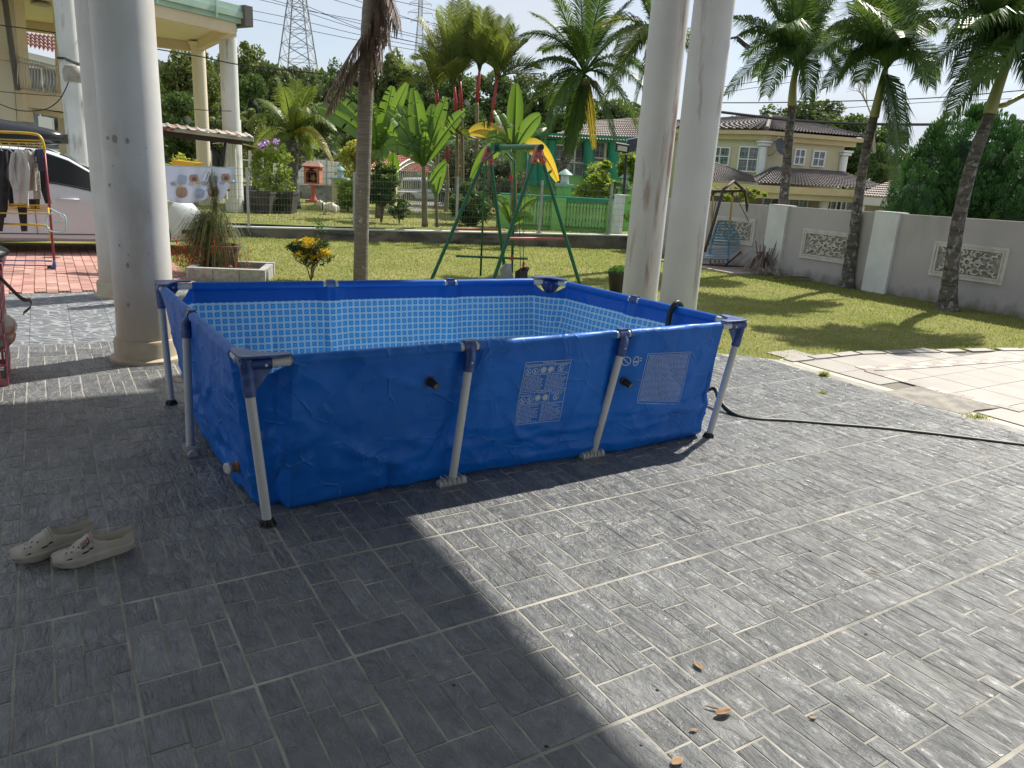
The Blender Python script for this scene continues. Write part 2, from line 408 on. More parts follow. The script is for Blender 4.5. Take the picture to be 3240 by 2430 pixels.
# --- beige paving with mosaic bands
BEIGE = mat('beige_tile', (.27, .25, .22), .6, (.33, .305, .27), ns=2.5, nd=6, bump=.15, bs=50, stain=((.34, .28, .22), 3, .55, .8, (1, 1, 1)), orand=.06)
bp_poly = [tile(14.32, -2.85), tile(15.4, -3.2), (3.42, 7.28, 0), (4.75, 7.75, 0), (5.6, 8.04, 0), (8.4, 8.62, 0), (10.5, 4.9, 0), tile(30, 10), tile(14.32, 10)]
beige_floor = sheet('beige_paving', bp_poly, .004, mat('grey_mortar', (.22, .2, .17), .9, (.16, .15, .12), ns=20))
bs_ = .40
def slab(name, O, w, l, h, m, parent, jit=0):
    vs = [(.003, .003, 0), (w-.003, .003, 0), (w-.003, l-.003, 0), (.003, l-.003, 0)]; vs += [(x, y, h) for x, y, z in vs]
    me = bpy.data.meshes.new(name); me.from_pydata(vs, [], [(0, 1, 2, 3), (7, 6, 5, 4), (0, 4, 5, 1), (1, 5, 6, 2), (2, 6, 7, 3), (3, 7, 4, 0)]); me.materials.append(m)
    o = link(name, me, parent); mm = SROT.to_4x4(); mm.translation = O; o.matrix_basis = mm; return o
B0 = tile(14.75, -3.3); ct = 0; P1 = [gnd(x, y) for x, y in ((1860, 800), (1977, 794), (2093, 785), (2230, 776))]; P2 = [gnd(x, y) for x, y in ((1880, 803), (2034, 846), (2212, 890))]
def near_line(p, L, d):
    for a, b in zip(L[:-1], L[1:]):
        ab = b-a; t = max(0, min(1, (p-a).dot(ab)/ab.dot(ab)))
        if (a+ab*t-p).length < d: return True
    return False
btm = None
patchq = [gnd(x, y) for x, y in ((1905, 849), (1991, 836), (2100, 860), (2172, 880), (2080, 898), (2000, 880))]
for i in range(0, 18):
    for j in range(-4, 14):
        O = B0 + U*(i*bs_) + V*(j*bs_); c = O+U*.2+V*.2
        if not inpoly(c, bp_poly): continue
        x, y = pix(c)
        if x > 2600 or y > 1100: continue
        if inpoly(c, patchq): continue
        if btm is None: btm = slab('floor_tile', O + Zv*.003, bs_, bs_, .008, BEIGE, beige_floor).data
        else: o = link('floor_tile', btm, beige_floor); m = SROT.to_4x4(); m.translation = O + Zv*(.003+rnd.uniform(0, .0015)); o.matrix_basis = m
CREAM = mat('cream_mosaic', (.54, .47, .37), .5, (.48, .41, .32), ns=30); TAUPE = mat('taupe_mosaic', (.30, .25, .22), .5, (.25, .2, .18), ns=30)
def band(L, w=.16, cols=2):
    tot = 0
    for a, b in zip(L[:-1], L[1:]):
        d = (b-a); n = max(1, int(d.length/.085)); dd = d.normalized(); nn = Vector((-dd.y, dd.x, 0))
        for k in range(n):
            for c in range(cols):
                mm = CREAM if (tot//2+c) % 2 else TAUPE
                p = a + d*((k+.5)/n) + nn*((c-.5)*w/cols)
                o = MB().box((0, 0, 0), (d.length/n-.003, w/cols-.003, .006), dd).build('mosaic_piece', mm, None); o.parent = beige_floor; o.location = p + Zv*.0145
            tot += 1
band(P1); band(P2, .10, 1)
slab('border_strip', tile(14.33, -2.9)+Zv*.002, .10, 7.5, .009, CREAM, beige_floor)
ed = [(1.93, 6.88), (2.53, 6.74), (3.42, 7.29), (4.75, 7.76), (5.6, 8.05), (8.3, 8.62)]
mbk = MB()
for a, b in zip(ed[1:-1], ed[2:]):
    a = Vector(a+(0,)); b = Vector(b+(0,)); n = int((b-a).length/.33)
    for k in range(n):
        if rnd.random() < .35: continue
        p = a+(b-a)*((k+.5)/n); o = MB().box((0, 0, 0), (.31, .11, .02), (b-a)).build('edge_slab', BEIGE, None); o.parent = beige_floor; o.location = p+Zv*.012; o.rotation_euler = (0, 0, rnd.uniform(-.05, .05))
c0 = sum((Vector(q) for q in patchq), Vector())/6; rows = []
pm_ = MB(); ring = []
for k in range(36):
    t = k/36*6; i = int(t); q = patchq[i].lerp(patchq[(i+1) % 6], t-i); q = c0 + (q-c0)*(1+noise.noise(q*6)*.12); ring.append((q.x, q.y, .0135))
pm_.add(ring+[(c0.x, c0.y, .02)], [(k, (k+1) % 36, 36) for k in range(36)]); pm_.build('mortar_patch', mat('rough_mortar', (.27, .25, .22), .95, (.42, .39, .34), ns=9, nd=8, bump=1, bs=45, bd=.02), beige_floor)
# --- upper garden behind the kerb
UZ = .27
def kz(x): return .2 + (x+5.75)/7.9*.12
up = [(-40, 5.2), (-12.5, 12.95), (2.75, 17.75), (3.2, 17.9), (6, 20), (30, 40), (60, 140), (-60, 140), (-60, 5)]
garden = sheet('garden_ground', [(-45, 4.5), (-12.5, 12.98), (2.7, 17.76), (60, 36), (140, 170), (-140, 170), (-140, 4.5)], .255, GRASSBASE)
road = sheet('road', [gnd(850, 442, .26), gnd(900, 460, .26), gnd(1010, 440, .26), (14, 34, 0), (40, 45, 0), (40, 56, 0), (-2, 40, 0)], .259, mat('asphalt', (.22, .2, .19), .9, (.3, .28, .26), ns=5, bump=.4, bs=60))
# kerb wall with pale top
CONC = mat('stained_concrete', (.20, .18, .15), .9, (.10, .095, .08), ns=2.2, nd=8, bump=.6, bs=30, bd=.01, stain=((.05, .05, .04), 1.3, .5, .62, (1, 1, 3)))
KTOP = mat('pale_green_concrete', (.50, .56, .50), .8, (.62, .64, .60), ns=6)
k = thing('kerb_wall', 'low mossy concrete kerb wall with pale top under the mesh fence', 'wall', KA)
d = (KB-KA); rows = []
nrm = Vector((d.y, -d.x, 0)).normalized()
N = 60; b1 = MB(); rr = []
for q in (0, 1, 2, 3):
    row = []
    for i in range(N+1):
        p = KA + d*(i/N); z = kz(p.x) - .025
        off = .02*noise.noise(p*2)
        if q == 0: w = p + nrm*(.03+off) - Zv*.03
        elif q == 1: w = p + nrm*(.02+off*.5) + Zv*z
        elif q == 2: w = p - nrm*.16 + Zv*z
        else: w = p - nrm*.16 - Zv*.03
        row.append(w)
    rr.append(row)
b1.grid(rr[::-1]); b1.build('wall_body', CONC, k)
b2 = MB()
for i in range(12):
    a = KA+d*(i/12)+Zv*(kz((KA+d*(i/12)).x)-.012); b = KA+d*((i+1)/12)+Zv*(kz((KA+d*((i+1)/12)).x)-.012)
    b2.prism([a+nrm*.03-Zv*.012, a-nrm*.17-Zv*.012, a-nrm*.17+Zv*.014, a+nrm*.03+Zv*.014], b-a)
b2.build('coping', KTOP, k)
# --- perimeter wall
def wall_dirt(nt, cs, b):
    g = nt.nodes.new('ShaderNodeNewGeometry'); s = nt.nodes.new('ShaderNodeSeparateXYZ'); nt.links.new(g.outputs['Position'], s.inputs[0])
    h = _math(nt, 'ADD', s.outputs[2], _math(nt, 'MULTIPLY', _noise(nt, _vec(nt, (3, 3, 2)), 1.6, 7, .65), .55)); f = _ramp(nt, h, .26, .46, (1, 1, 1), (0, 0, 0))
    t = _ramp(nt, _math(nt, 'ADD', s.outputs[2], _math(nt, 'MULTIPLY', _noise(nt, _vec(nt, (9, 9, .2)), 1.2, 5, .6), .5)), 1.36, 1.62)
    c = _mixc(nt, _math(nt, 'MULTIPLY', f, .75), cs, (.13, .13, .085)); return _mixc(nt, _math(nt, 'MULTIPLY', t, .45), c, (.20, .19, .18))
GREYP = mat('mauve_grey_paint', (.44, .415, .43), .75, (.48, .455, .465), ns=1.4, nd=6, bump=.12, bs=60, stain=((.30, .28, .27), 1.3, .54, .80, (1, 1, .22)), extra=wall_dirt)
WHITEP = mat('weathered_white_paint', (.74, .77, .78), .7, (.64, .66, .66), ns=3, nd=7, bump=.15, bs=40, stain=((.20, .18, .15), 1.8, .62, .8, (1, 1, .4)))
ORN = mat('cream_plaster', (.66, .65, .61), .7, (.54, .53, .49), ns=8, nd=6, bump=.3, bs=40)
wd = (WB-WA).normalized(); wn = Vector((wd.y, -wd.x, 0))          # wn points away from the lawn?
if wn.dot(Vector((-1, -1, 0))) < 0: wn = -wn                        # towards lawn
def wz(t): return 1.20 + .0135*t
w = thing('boundary_wall', 'long mauve grey boundary wall with white pilasters and carved panels', 'wall', WA)
L = (WB-WA).length
mbw = MB(); T = .14
mbw.add([WA, WB, WB+Zv*wz(L), WA+Zv*wz(0), WA-wn*T, WB-wn*T, WB-wn*T+Zv*wz(L), WA-wn*T+Zv*wz(0)], [(0, 1, 2, 3), (5, 4, 7, 6), (3, 2, 6, 7), (0, 4, 5, 1), (1, 5, 6, 2), (4, 0, 3, 7)])
o_ = mbw.build('wall_body', GREYP, w)
def wt(px, py): return (onpl(px, py, WA, wd)-WA).dot(wd)
pil = [wt(1335, 480), wt(1674, 530), wt(1903, 560)]
for t in pil:
    if t > L: continue
    p = WA+wd*t; z = wz(t); wid = .42 if t > .5 else .3
    MB().box(p+wn*.02+Zv*(z/2-.02), (wid, .09, z+.03), wd).build('pilaster', WHITEP, w)
    MB().box(p+Zv*(z+.01)-wn*.05, (wid+.02, .24, .025), wd).build('pilaster_cap', WHITEP, w)
# carved panels
def carved(tc_, zc, Wp, Hp):
    cpos = WA+wd*tc_+Zv*zc
    fr = MB()
    for (k0, wdt, pr) in ((0, .035, .03), (.035, .02, .018), (.055, .022, .035)):
        hw, hh = Wp/2-k0-wdt/2, Hp/2-k0-wdt/2
        fr.box(cpos+Zv*hh+wn*(pr/2+.001), (2*hw+wdt, pr, wdt), wd); fr.box(cpos-Zv*hh+wn*(pr/2+.001), (2*hw+wdt, pr, wdt), wd)
        fr.box(cpos+wd*hw+wn*(pr/2+.001), (wdt, pr, 2*hh-wdt), wd); fr.box(cpos-wd*hw+wn*(pr/2+.001), (wdt, pr, 2*hh-wdt), wd)
    f = fr.build('carved_panel', ORN, w)
    # dark recess and scrolling relief
    MB().box(cpos+wn*.003, (Wp-.15, .006, Hp-.15), wd).build('recess', mat('panel_recess', (.22, .21, .18), .9, (.42, .41, .37), ns=14), f)
    a, b = (Wp-.17)/2, (Hp-.17)/2; rl = MB()
    def P(x, z, h=.02): return cpos+wd*x+Zv*z+wn*h
    for k in range(8):
        t = k*math.pi/4
        q = [P(.035*math.cos(t)+r_*math.cos(t), .035*math.sin(t)+r_*math.sin(t)) for r_ in (0, .03, .06)]; rl.tube(q, [.012, .024, .006], 6)
    rl.tube([P(.045*math.cos(t*math.pi/6), .045*math.sin(t*math.pi/6), .03) for t in range(13)], .013, 6)
    for sx in (-1, 1):
        rl.tube([P(sx*(.15+.05*math.cos(t*math.pi/6)), .04*math.sin(t*math.pi/6), .025) for t in range(12)], .014, 6)
        rl.tube([P(sx*x, z) for x, z in ((.10, 0), (.14, .012), (.2, 0), (.26, -.01))], [.006, .015, .018, .005], 6)
        for sz in (-1, 1):
            for (x0, z0, r_, tw, w_) in ((.10, .12, .07, 1, .016), (.22, .13, .06, -1, .016), (.31, .09, .055, 1, .015), (.28, .03, .045, -1, .014), (.05, .15, .05, -1, .014), (.36, .14, .04, 1, .013), (.16, .07, .04, 1, .012)):
                x0 *= a/.40; z0 *= b/.18; n = 9; q = []; wdth = []
                for i in range(n):
                    t = i/(n-1); an = tw*(.3+t*4.4); rr_ = r_*(1-t*.62); q.append(P(sx*(x0+rr_*math.cos(an)), sz*(z0+rr_*.85*math.sin(an)), .018+.01*t)); wdth.append(w_*(.55+.6*math.sin(t*3.1)))
                rl.tube(q, wdth, 5)
    rl.build('relief', ORN, f, smooth=True)
for (x0, y0, x1, y1) in ((1733, 492, 1845, 560), (2013, 522, 2177, 610)):
    ta, tb = wt(x0, (y0+y1)/2), wt(x1, (y0+y1)/2); mid = (x0+x1)/2
    pt = WA+wd*((ta+tb)/2); zt = zat(pt, y0+8 if x0 < 2000 else 537); zb = zat(pt, y1+2 if x0 < 2000 else 596)
    carved((ta+tb)/2, (zt+zb)/2, min(abs(tb-ta), 1.15), .52)
carved(wt(1585, 520), .72, 1.0, .5)
# --- lawn grass blades (nobody could count it)
def blades(name, poly, n, y0, y1, x0, x1, hmin, hmax, z=0.0, parent=None, dens=None):
    P = RNG.random((n*3, 2))*[x1-x0, 1]+[x0, 0]; P[:, 1] = y0+(y1-y0)*P[:, 1]**1.5
    pts = [p for p in P if inpoly(p, poly)][:n]; pts = np.array(pts); n = len(pts)
    h = RNG.uniform(hmin, hmax, n); a = RNG.uniform(0, 6.283, n); wv = RNG.uniform(.003, .006, n)*np.clip((pts[:, 1])/8, .8, 2.2)
    ln = RNG.uniform(-.8, .8, (n, 2))*h[:, None]
    c = np.c_[pts, np.full(n, z)]; d = np.c_[np.cos(a)*wv, np.sin(a)*wv, np.zeros(n)]
    Vv = np.stack([c-d, c+d, c+np.c_[ln, h]], 1).reshape(-1, 3)
    return npmesh(name, Vv, np.arange(n*3).reshape(-1, 3), MATS['grass_blade'])
mat('grass_blade', (.16, .22, .06), .6, (.28, .30, .115), ns=1.1, nd=6, lo=.3, hi=.7, trans=.45, tc=(.46, .50, .14), spec=.25, stain=((.25, .21, .09), 11, .55, .75, (1, 1, 1)))
lp = [(p[0], p[1]) for p in lawn_pts]
g_ = link('grass', blades('grass', lp, 150000, 5.9, 17.5, -5.5, 8.2, .012, .034)); stuff(g_, 'short green lawn grass between the paving and the boundary wall', 'grass')
gp = [(-12.5, 13.1), (2.6, 17.95), (0, 27), (-14, 30)]
g2 = link('grass', blades('garden_grass', gp, 30000, 13.0, 29, -13, 3, .02, .05, .255)); stuff(g2, 'garden grass beyond the mesh fence around the white dog', 'grass')
def tuft(p, n, h, s, label):
    a = RNG.uniform(0, 6.283, n); r = np.abs(RNG.normal(0, s, n)); c = np.c_[p[0]+np.cos(a)*r, p[1]+np.sin(a)*r*.6, np.full(n, .012)]
    hh = RNG.uniform(.4, 1, n)*h; ln = RNG.uniform(-.7, .7, (n, 2))*hh[:, None]; b = RNG.uniform(0, 6.283, n); d = np.c_[np.cos(b), np.sin(b), np.zeros(n)]*.0035
    o = link('weed_tuft', npmesh('weed_tuft', np.stack([c-d, c+d, c+np.c_[ln, hh]], 1).reshape(-1, 3), np.arange(n*3).reshape(-1, 3), MATS['grass_blade'])); tag(o, label, 'weed')
tuft(gnd(1779, 815), 150, .06, .03, 'small green weed tuft in the joint between slate and beige paving')
tuft(gnd(2110, 905), 170, .035, .07, 'low green weeds growing along the joint below the mortar patch')
tuft(gnd(1778, 853)+Vector((0, 0, 0)), 60, .03, .03, 'tiny weed sprig on the border strip above the larger tuft')
# ================================================================== PORCH ROOF, HOUSE BEHIND, COLUMNS
def foot_stain(nt, cs, b):
    g = nt.nodes.new('ShaderNodeNewGeometry'); s = nt.nodes.new('ShaderNodeSeparateXYZ'); nt.links.new(g.outputs['Position'], s.inputs[0])
    n = _noise(nt, _vec(nt, (2.5, 2.5, 1.2)), 1.5, 6, .6)
    h = _math(nt, 'ADD', s.outputs[2], _math(nt, 'MULTIPLY', n, 1.3)); f = _ramp(nt, _math(nt, 'MULTIPLY', h, .5), .38, .72, (1, 1, 1), (0, 0, 0))
    return _mixc(nt, _math(nt, 'MULTIPLY', f, .75), cs, (.44, .33, .19))
PLASTER = mat('porch_column_paint', (.58, .56, .535), .55, (.64, .63, .61), ns=2.2, nd=7, bump=.35, bs=9, bd=.006, stain=((.42, .30, .17), 1.9, .56, .86, (1, 1, .45)), extra=foot_stain)
PLASTER2 = mat('peeling_column_paint', (.66, .65, .64), .55, (.60, .59, .58), ns=2, nd=7, bump=.3, bs=10, bd=.004, stain=((.30, .17, .13), 2.4, .575, .68, (1.6, 1.6, .22)))
BASEP = mat('column_base_paint', (.55, .48, .36), .7, (.44, .36, .24), ns=6, nd=7, bump=.5, bs=14, bd=.006, stain=((.16, .13, .10), 4, .6, .85, (1, 1, 1)))
SPOT = mat('chipped_spot', (.34, .32, .30), .9)
RE = Vector((math.cos(R(31)), math.sin(R(31)), 0)); RN = Vector((-RE.y, RE.x, 0))   # roof edge directions
RH = 7.0
cast = Vector((math.sin(SUN_AZ), math.cos(SUN_AZ), 0))/math.tan(SUN_EL)
q0 = Vector((-1.635, 5.09, 0)) + cast*RH                                             # roof corner
pr = thing('porch_roof', 'high concrete porch roof slab carried by the round columns', 'roof', (q0.x, q0.y, RH))
a = q0; b = q0-RE*16; c = b-RN*12; d_ = a-RN*12
MB().prism([v+Zv*RH for v in (a, b, c, d_)], Zv*.3).build('roof_slab', mat('white_soffit', (.55, .56, .57), .8, (.50, .51, .52), ns=1), pr)
hb = thing('house_wall', 'cream painted house wall behind the porch', 'wall', tuple(q0-RN*11-RE*8))
p0 = tile(-22, 8.5); p1 = tile(10, 8.5)
MB().box((p0+p1)/2 + Zv*3.5, ((p1-p0).length, .2, 7.0), U).build('wall_body', mat('house_grey_white', (.40, .41, .42), .8, (.36, .37, .38), ns=1), hb)
def column(x, y, r, m, label, h=RH-.02, base=True, rb=1.0, slope=0, seg=48):
    t = thing('round_column', label, 'column', (x, y, 0), 0, 'round columns of the porch')
    prof = [(r*1.02, .17), (r*1.0, .3), (r, h*.5), (r*.97, h)]
    N = 40; zb0 = .17 if base else .004; prof = [(r*(1.03 if i == 0 else 1)*(1-.03*i/N), zb0+(h-zb0)*i/N) for i in range(N+1)]
    b = MB().lathe(prof, (0, 0, 0), seg)
    b.v = [(p[0]*(1+.006*noise.noise(Vector(p)*1.4+Vector((x, 0, 0)))), p[1]*(1+.006*noise.noise(Vector(p)*1.4+Vector((x, 3, 0)))), p[2]) for p in b.v]
    b.build('shaft', m, t, 50, local=True)
    if base:
        MB().lathe([(r*1.30, 0), (r*1.32, .015), (r*1.30, .035), (r*1.15, .05), (r*1.14, .055), (r*1.145, .15), (r*1.10, .175), (r*1.0, .18)], (0, 0, 0), 56).build('base', BASEP, t, 35, local=True)
    return t
cL = column(-2.79, 5.49, .2015, PLASTER, 'thick round white porch column with stained foot left of the pool')
_q = gnd(266, 640); cL2 = column(_q.x, _q.y, .215, PLASTER, 'round white column standing close behind the left porch column')
cR2 = column(1.93, 8.9, .222, PLASTER2, 'round white column nearest the right of the pool, floodlight on its side', base=False)
cR1 = column(1.55, 9.45, .222, PLASTER2, 'peeling white column just left of the floodlit column, black pot beside it', base=False)
def spots(col, r, L):
    for (px_, py_, s) in L:
        cx, cy = col.location.x, col.location.y
        D = ray(px_, py_); o = CAMP; a_ = D.x**2+D.y**2; bq = 2*(D.x*(o.x-cx)+D.y*(o.y-cy)); cc = (o.x-cx)**2+(o.y-cy)**2-r*r
        disc = bq*bq-4*a_*cc
        if disc < 0: continue
        p = o + D*((-bq-math.sqrt(disc))/(2*a_)); n = Vector((p.x-cx, p.y-cy, 0)).normalized(); t = Vector((-n.y, n.x, 0))
        ring = []
        for k in range(9):
            an = k/9*6.283; rr = s*(1+.5*noise.noise(Vector((k, px_, 0))))
            ring.append(p + n*.0015 + t*rr*.6*math.cos(an) + Zv*rr*math.sin(an))
        MB().add(ring, [tuple(range(9))]).build('paint_chip', SPOT, col)
spots(cL, .2025, [(247, 300, .028), (275, 304, .02), (277, 659, .018), (276, 573, .02), (232, 298, .014), (277, 550, .008), (258, 530, .01), (320, 457, .007), (322, 547, .007), (300, 335, .005), (316, 320, .006), (244, 358, .007), (236, 400, .014)])
MB().sphere((0, 0, 0), .001, 4, 3)
# black floodlight on the right column
fl = thing('floodlight', 'small black floodlight fixed to the right porch column', 'lamp', tuple(at(1592, 83, 8.9)))
P = at(1600, 88, 8.85); dv = (at(1622, 108, 8.7)-P).normalized()
MB().tube([at(1578, 83, 8.9), at(1592, 80, 8.85), P], .012, 8).build('bracket', mat('black_metal', (.012, .012, .014), .5), fl)
MB().box(P+dv*.05, (.15, .09, .055), dv, Z=Vector((.2, .1, 1))).build('lamp_housing', MATS['black_metal'], fl)
MB().box(P+dv*.05+Vector((.0, -.045, -.03)), (.11, .05, .03), dv, Z=Vector((.2, .1, 1))).build('lamp_glass', mat('dark_glass', (.03, .03, .035), .1), fl)
# ================================================================== POOL
def vinyl_extra(nt, cs, b):
    "crumpled sheet: facets between straight sharp creases at two sizes"
    v = _vec(nt, (1, 1, 1.15)); n = nt.nodes.new('ShaderNodeTexNoise'); n.inputs['Scale'].default_value = 3.1; nt.links.new(v, n.inputs['Vector'])
    a = nt.nodes.new('ShaderNodeVectorMath'); a.operation = 'MULTIPLY_ADD'; a.inputs[1].default_value = (.16, .16, .10); nt.links.new(n.outputs['Color'], a.inputs[0]); nt.links.new(v, a.inputs[2])
    h = None
    for sc_, wgt in ((5.0, 1.0), (11, .40)):
        vo = nt.nodes.new('ShaderNodeTexVoronoi'); vo.inputs['Scale'].default_value = sc_; nt.links.new(a.outputs[0], vo.inputs['Vector']); t = _math(nt, 'MULTIPLY', vo.outputs['Distance'], wgt/sc_*3.6); h = t if h is None else _math(nt, 'ADD', h, t)
    m = _ramp(nt, _noise(nt, v, 1.7, 3), .38, .60); h = _math(nt, 'MULTIPLY', h, _math(nt, 'ADD', m, .2)); lines = None
    for sc_, wd_, seed_ in ((2.6, .030, 0), (6.5, .06, 4)):
        v2 = nt.nodes.new('ShaderNodeVectorMath'); v2.operation = 'ADD'; v2.inputs[1].default_value = (seed_, seed_*1.7, 0); nt.links.new(a.outputs[0], v2.inputs[0])
        ve = nt.nodes.new('ShaderNodeTexVoronoi'); ve.feature = 'DISTANCE_TO_EDGE'; ve.inputs['Scale'].default_value = sc_; nt.links.new(v2.outputs[0], ve.inputs['Vector'])
        ln = _ramp(nt, ve.outputs['Distance'], 0.0, wd_, (1, 1, 1), (0, 0, 0)); mk = _ramp(nt, _noise(nt, v, 2.3+seed_, 2), .50, .60); ln = _math(nt, 'MULTIPLY', ln, mk); lines = ln if lines is None else _math(nt, 'MAXIMUM', lines, ln)
    h = _math(nt, 'ADD', h, _math(nt, 'MULTIPLY', lines, .10)); cs = _mixc(nt, _math(nt, 'MULTIPLY', lines, .22), cs, (.10, .24, .46))
    bp = nt.nodes.new('ShaderNodeBump'); bp.inputs['Strength'].default_value = .8; bp.inputs['Distance'].default_value = .05; nt.links.new(h, bp.inputs['Height']); nt.links.new(bp.outputs[0], b.inputs['Normal'])
    return cs
BLUE = mat('blue_vinyl', (.006, .13, .52), .42, (.010, .155, .60), ns=4, nd=6, extra=vinyl_extra, trans=.12, tc=(.01, .32, .66), spec=.3, stain=((.05, .10, .24), 5, .62, .9, (1, 1, 1)))
BLUEIN = mat('bright_blue_vinyl', (.006, .125, .52), .40, (.008, .15, .56), ns=4, bump=.08, bs=500, bd=.0005, trans=.35, tc=(.02, .30, .95), spec=.4)
BPLAST = mat('blue_plastic', (.012, .05, .20), .38, (.02, .065, .24), ns=9, bump=.1, bs=60, spec=.5, stain=((.16, .21, .40), 9, .45, .80, (1, 1, 1)))  # pale blue blotches: dust, with sky reflection put into the colour too
WTUBE = mat('white_coated_steel', (.55, .55, .53), .32, (.60, .60, .58), ns=6, spec=.5)
GTUBE = WTUBE
BLKP = mat('black_plastic', (.014, .014, .015), .45)
def mosaic_extra(nt, cs, b):
    uv = nt.nodes.new('ShaderNodeTexCoord').outputs['UV']
    sc = nt.nodes.new('ShaderNodeVectorMath'); sc.operation = 'SCALE'; sc.inputs['Scale'].default_value = 1/.0437; nt.links.new(uv, sc.inputs[0])
    fr = nt.nodes.new('ShaderNodeVectorMath'); fr.operation = 'FRACTION'; nt.links.new(sc.outputs[0], fr.inputs[0])
    sb = nt.nodes.new('ShaderNodeVectorMath'); sb.operation = 'SUBTRACT'; sb.inputs[1].default_value = (.5, .5, 0); nt.links.new(fr.outputs[0], sb.inputs[0])
    ab = nt.nodes.new('ShaderNodeVectorMath'); ab.operation = 'ABSOLUTE'; nt.links.new(sb.outputs[0], ab.inputs[0])
    sx = nt.nodes.new('ShaderNodeSeparateXYZ'); nt.links.new(ab.outputs[0], sx.inputs[0])
    px4 = _math(nt, 'POWER', sx.outputs[0], 6.0); py4 = _math(nt, 'POWER', sx.outputs[1], 6.0)
    d = _math(nt, 'POWER', _math(nt, 'ADD', px4, py4), 1/6.0)
    f = _ramp(nt, d, .335, .375); f2 = _ramp(nt, d, .12, .34)
    sq = _mixc(nt, f2, (.12, .52, .92), (.03, .33, .82))
    return _mixc(nt, f, sq, (.62, .82, .95))
MOSA = mat('mosaic_print_vinyl', (.1, .3, .7), .38, trans=.22, spec=.35, extra=mosaic_extra)
PC = {'FL': Vector((-1.075, 2.885, .728)), 'FR': Vector((1.375, 4.485, .728)), 'BR': Vector((.272, 5.905, .728)), 'BL': Vector((-2.215, 4.56, .728))}
order = ['FL', 'FR', 'BR', 'BL']
pool = thing('above_ground_pool', 'rectangular blue steel frame pool standing empty on the slate paving', 'pool', (-.4, 4.4, 0))
cen = sum(PC.values(), Vector())/4
# plan path of the wall: four straights with cut corners
CUT = .185; path = []                     # (xy, outward normal, corner weight)
for k in range(4):
    A, B = PC[order[k]], PC[order[(k+1) % 4]]; C2 = PC[order[(k+2) % 4]]
    d = (B-A); Ln = d.length; d.normalize(); n = Vector((d.y, -d.x, 0))
    m = int((Ln-2*CUT)/.0125)
    for i in range(m+1): path.append((A+d*(CUT+(Ln-2*CUT)*i/m), n, 0.0))
    d2 = (C2-B).normalized(); n2 = Vector((d2.y, -d2.x, 0)); a0 = B-d*CUT; a1 = B+d2*CUT; ctrl = B - d*CUT*.42 + d2*CUT*.42
    for i in range(1, 20):
        t = i/20; p = a0*(1-t)**2 + ctrl*2*t*(1-t) + a1*t*t; nn = (n*(1-t)+n2*t).normalized(); path.append((p, nn, math.sin(math.pi*t)))
S_arc = [0.0]
for i in range(1, len(path)): S_arc.append(S_arc[-1]+(path[i][0]-path[i-1][0]).length)
tees = {}
FRONT = (PC['FL'], PC['FR']); 
def tee_t(A, B, Pt): d = B-A; return (Pt-A).dot(d)/d.length
TEES = [('FL', 'FR', tee_t(*FRONT, Vector((-.247, 3.492, .73)))), ('FL', 'FR', tee_t(*FRONT, Vector((.56, 3.996, .73))))]
L_ = (PC['BR']-PC['FR']).length; TEES.append(('FR', 'BR', L_*.5))
L_ = (PC['BL']-PC['BR']).length
tb1 = tee_t(PC['BR'], PC['BL'], gnd(708, 607, .74)); tb2 = tee_t(PC['BR'], PC['BL'], gnd(972, 607, .74)); TEES += [('BR', 'BL', tb1), ('BR', 'BL', tb2)]
TEES.append(('BL', 'FL', tee_t(PC['BL'], PC['FL'], Vector((-1.663, 3.773, .73)))))
teepts = []
for (a_, b_, t) in TEES: teepts.append(PC[a_] + (PC[b_]-PC[a_]).normalized()*t)
def ridge(x, y, z, p): return (1-abs(noise.noise(Vector((x, y, z)))*1.6))**p if abs(noise.noise(Vector((x, y, z)))*1.6) < 1 else 0
PER = S_arc[-1]; cr_r = random.Random(12); SEG = []
for k in range(150):                       # folds pressed into the vinyl when it was packed
    s0 = cr_r.uniform(0, PER); low = cr_r.random() < .55; z0 = cr_r.uniform(.03, .30) if low else cr_r.uniform(.1, .62)
    an = cr_r.gauss(0, .28) if low else cr_r.choice([cr_r.gauss(1.1, .3), cr_r.gauss(-1.1, .3), cr_r.gauss(.2, .3)]); Lc = cr_r.uniform(.12, .55)
    SEG.append((s0, z0, s0+math.cos(an)*Lc, z0+math.sin(an)*Lc, cr_r.uniform(.018, .05), cr_r.uniform(.004, .013)*cr_r.choice([1, 1, -1])))
SEG += [(.25, .17, 2.7, .24, .03, .011), (.5, .09, 2.6, .07, .035, .013), (1.55, .30, 2.75, .20, .03, .011), (.62, .05, .92, .58, .03, -.016), (.40, .62, .78, .48, .025, .015), (.78, .48, .98, .52, .02, .012),
        (.2, .3, .6, .12, .03, .013), (1.9, .33, 2.75, .13, .03, .010), (2.15, .24, 2.8, .34, .02, -.010), (2.55, .62, 2.50, .1, .02, -.012), (1.62, .60, 1.44, .05, .02, .008)]
gs = np.array(S_arc)[:, None]; gz = np.linspace(0, .73, 60)[None, :]; CRF = np.zeros((len(S_arc), 60))
for (x0, y0, x1, y1, w_, A_) in SEG:
    for sh in (0, -PER):
        ax_, ay_ = x0+sh, y0; dx, dy = x1-x0, y1-y0; L2 = dx*dx+dy*dy
        t = np.clip(((gs-ax_)*dx+(gz-ay_)*dy)/L2, 0, 1); d = np.hypot(gs-ax_-t*dx, gz-ay_-t*dy)
        CRF += 2.0*A_*np.exp(-d/(w_*.42))*(.25+.75*np.sin(np.pi*np.clip(t, .02, .98)))*np.clip(1.5-d/.25, 0, 1)
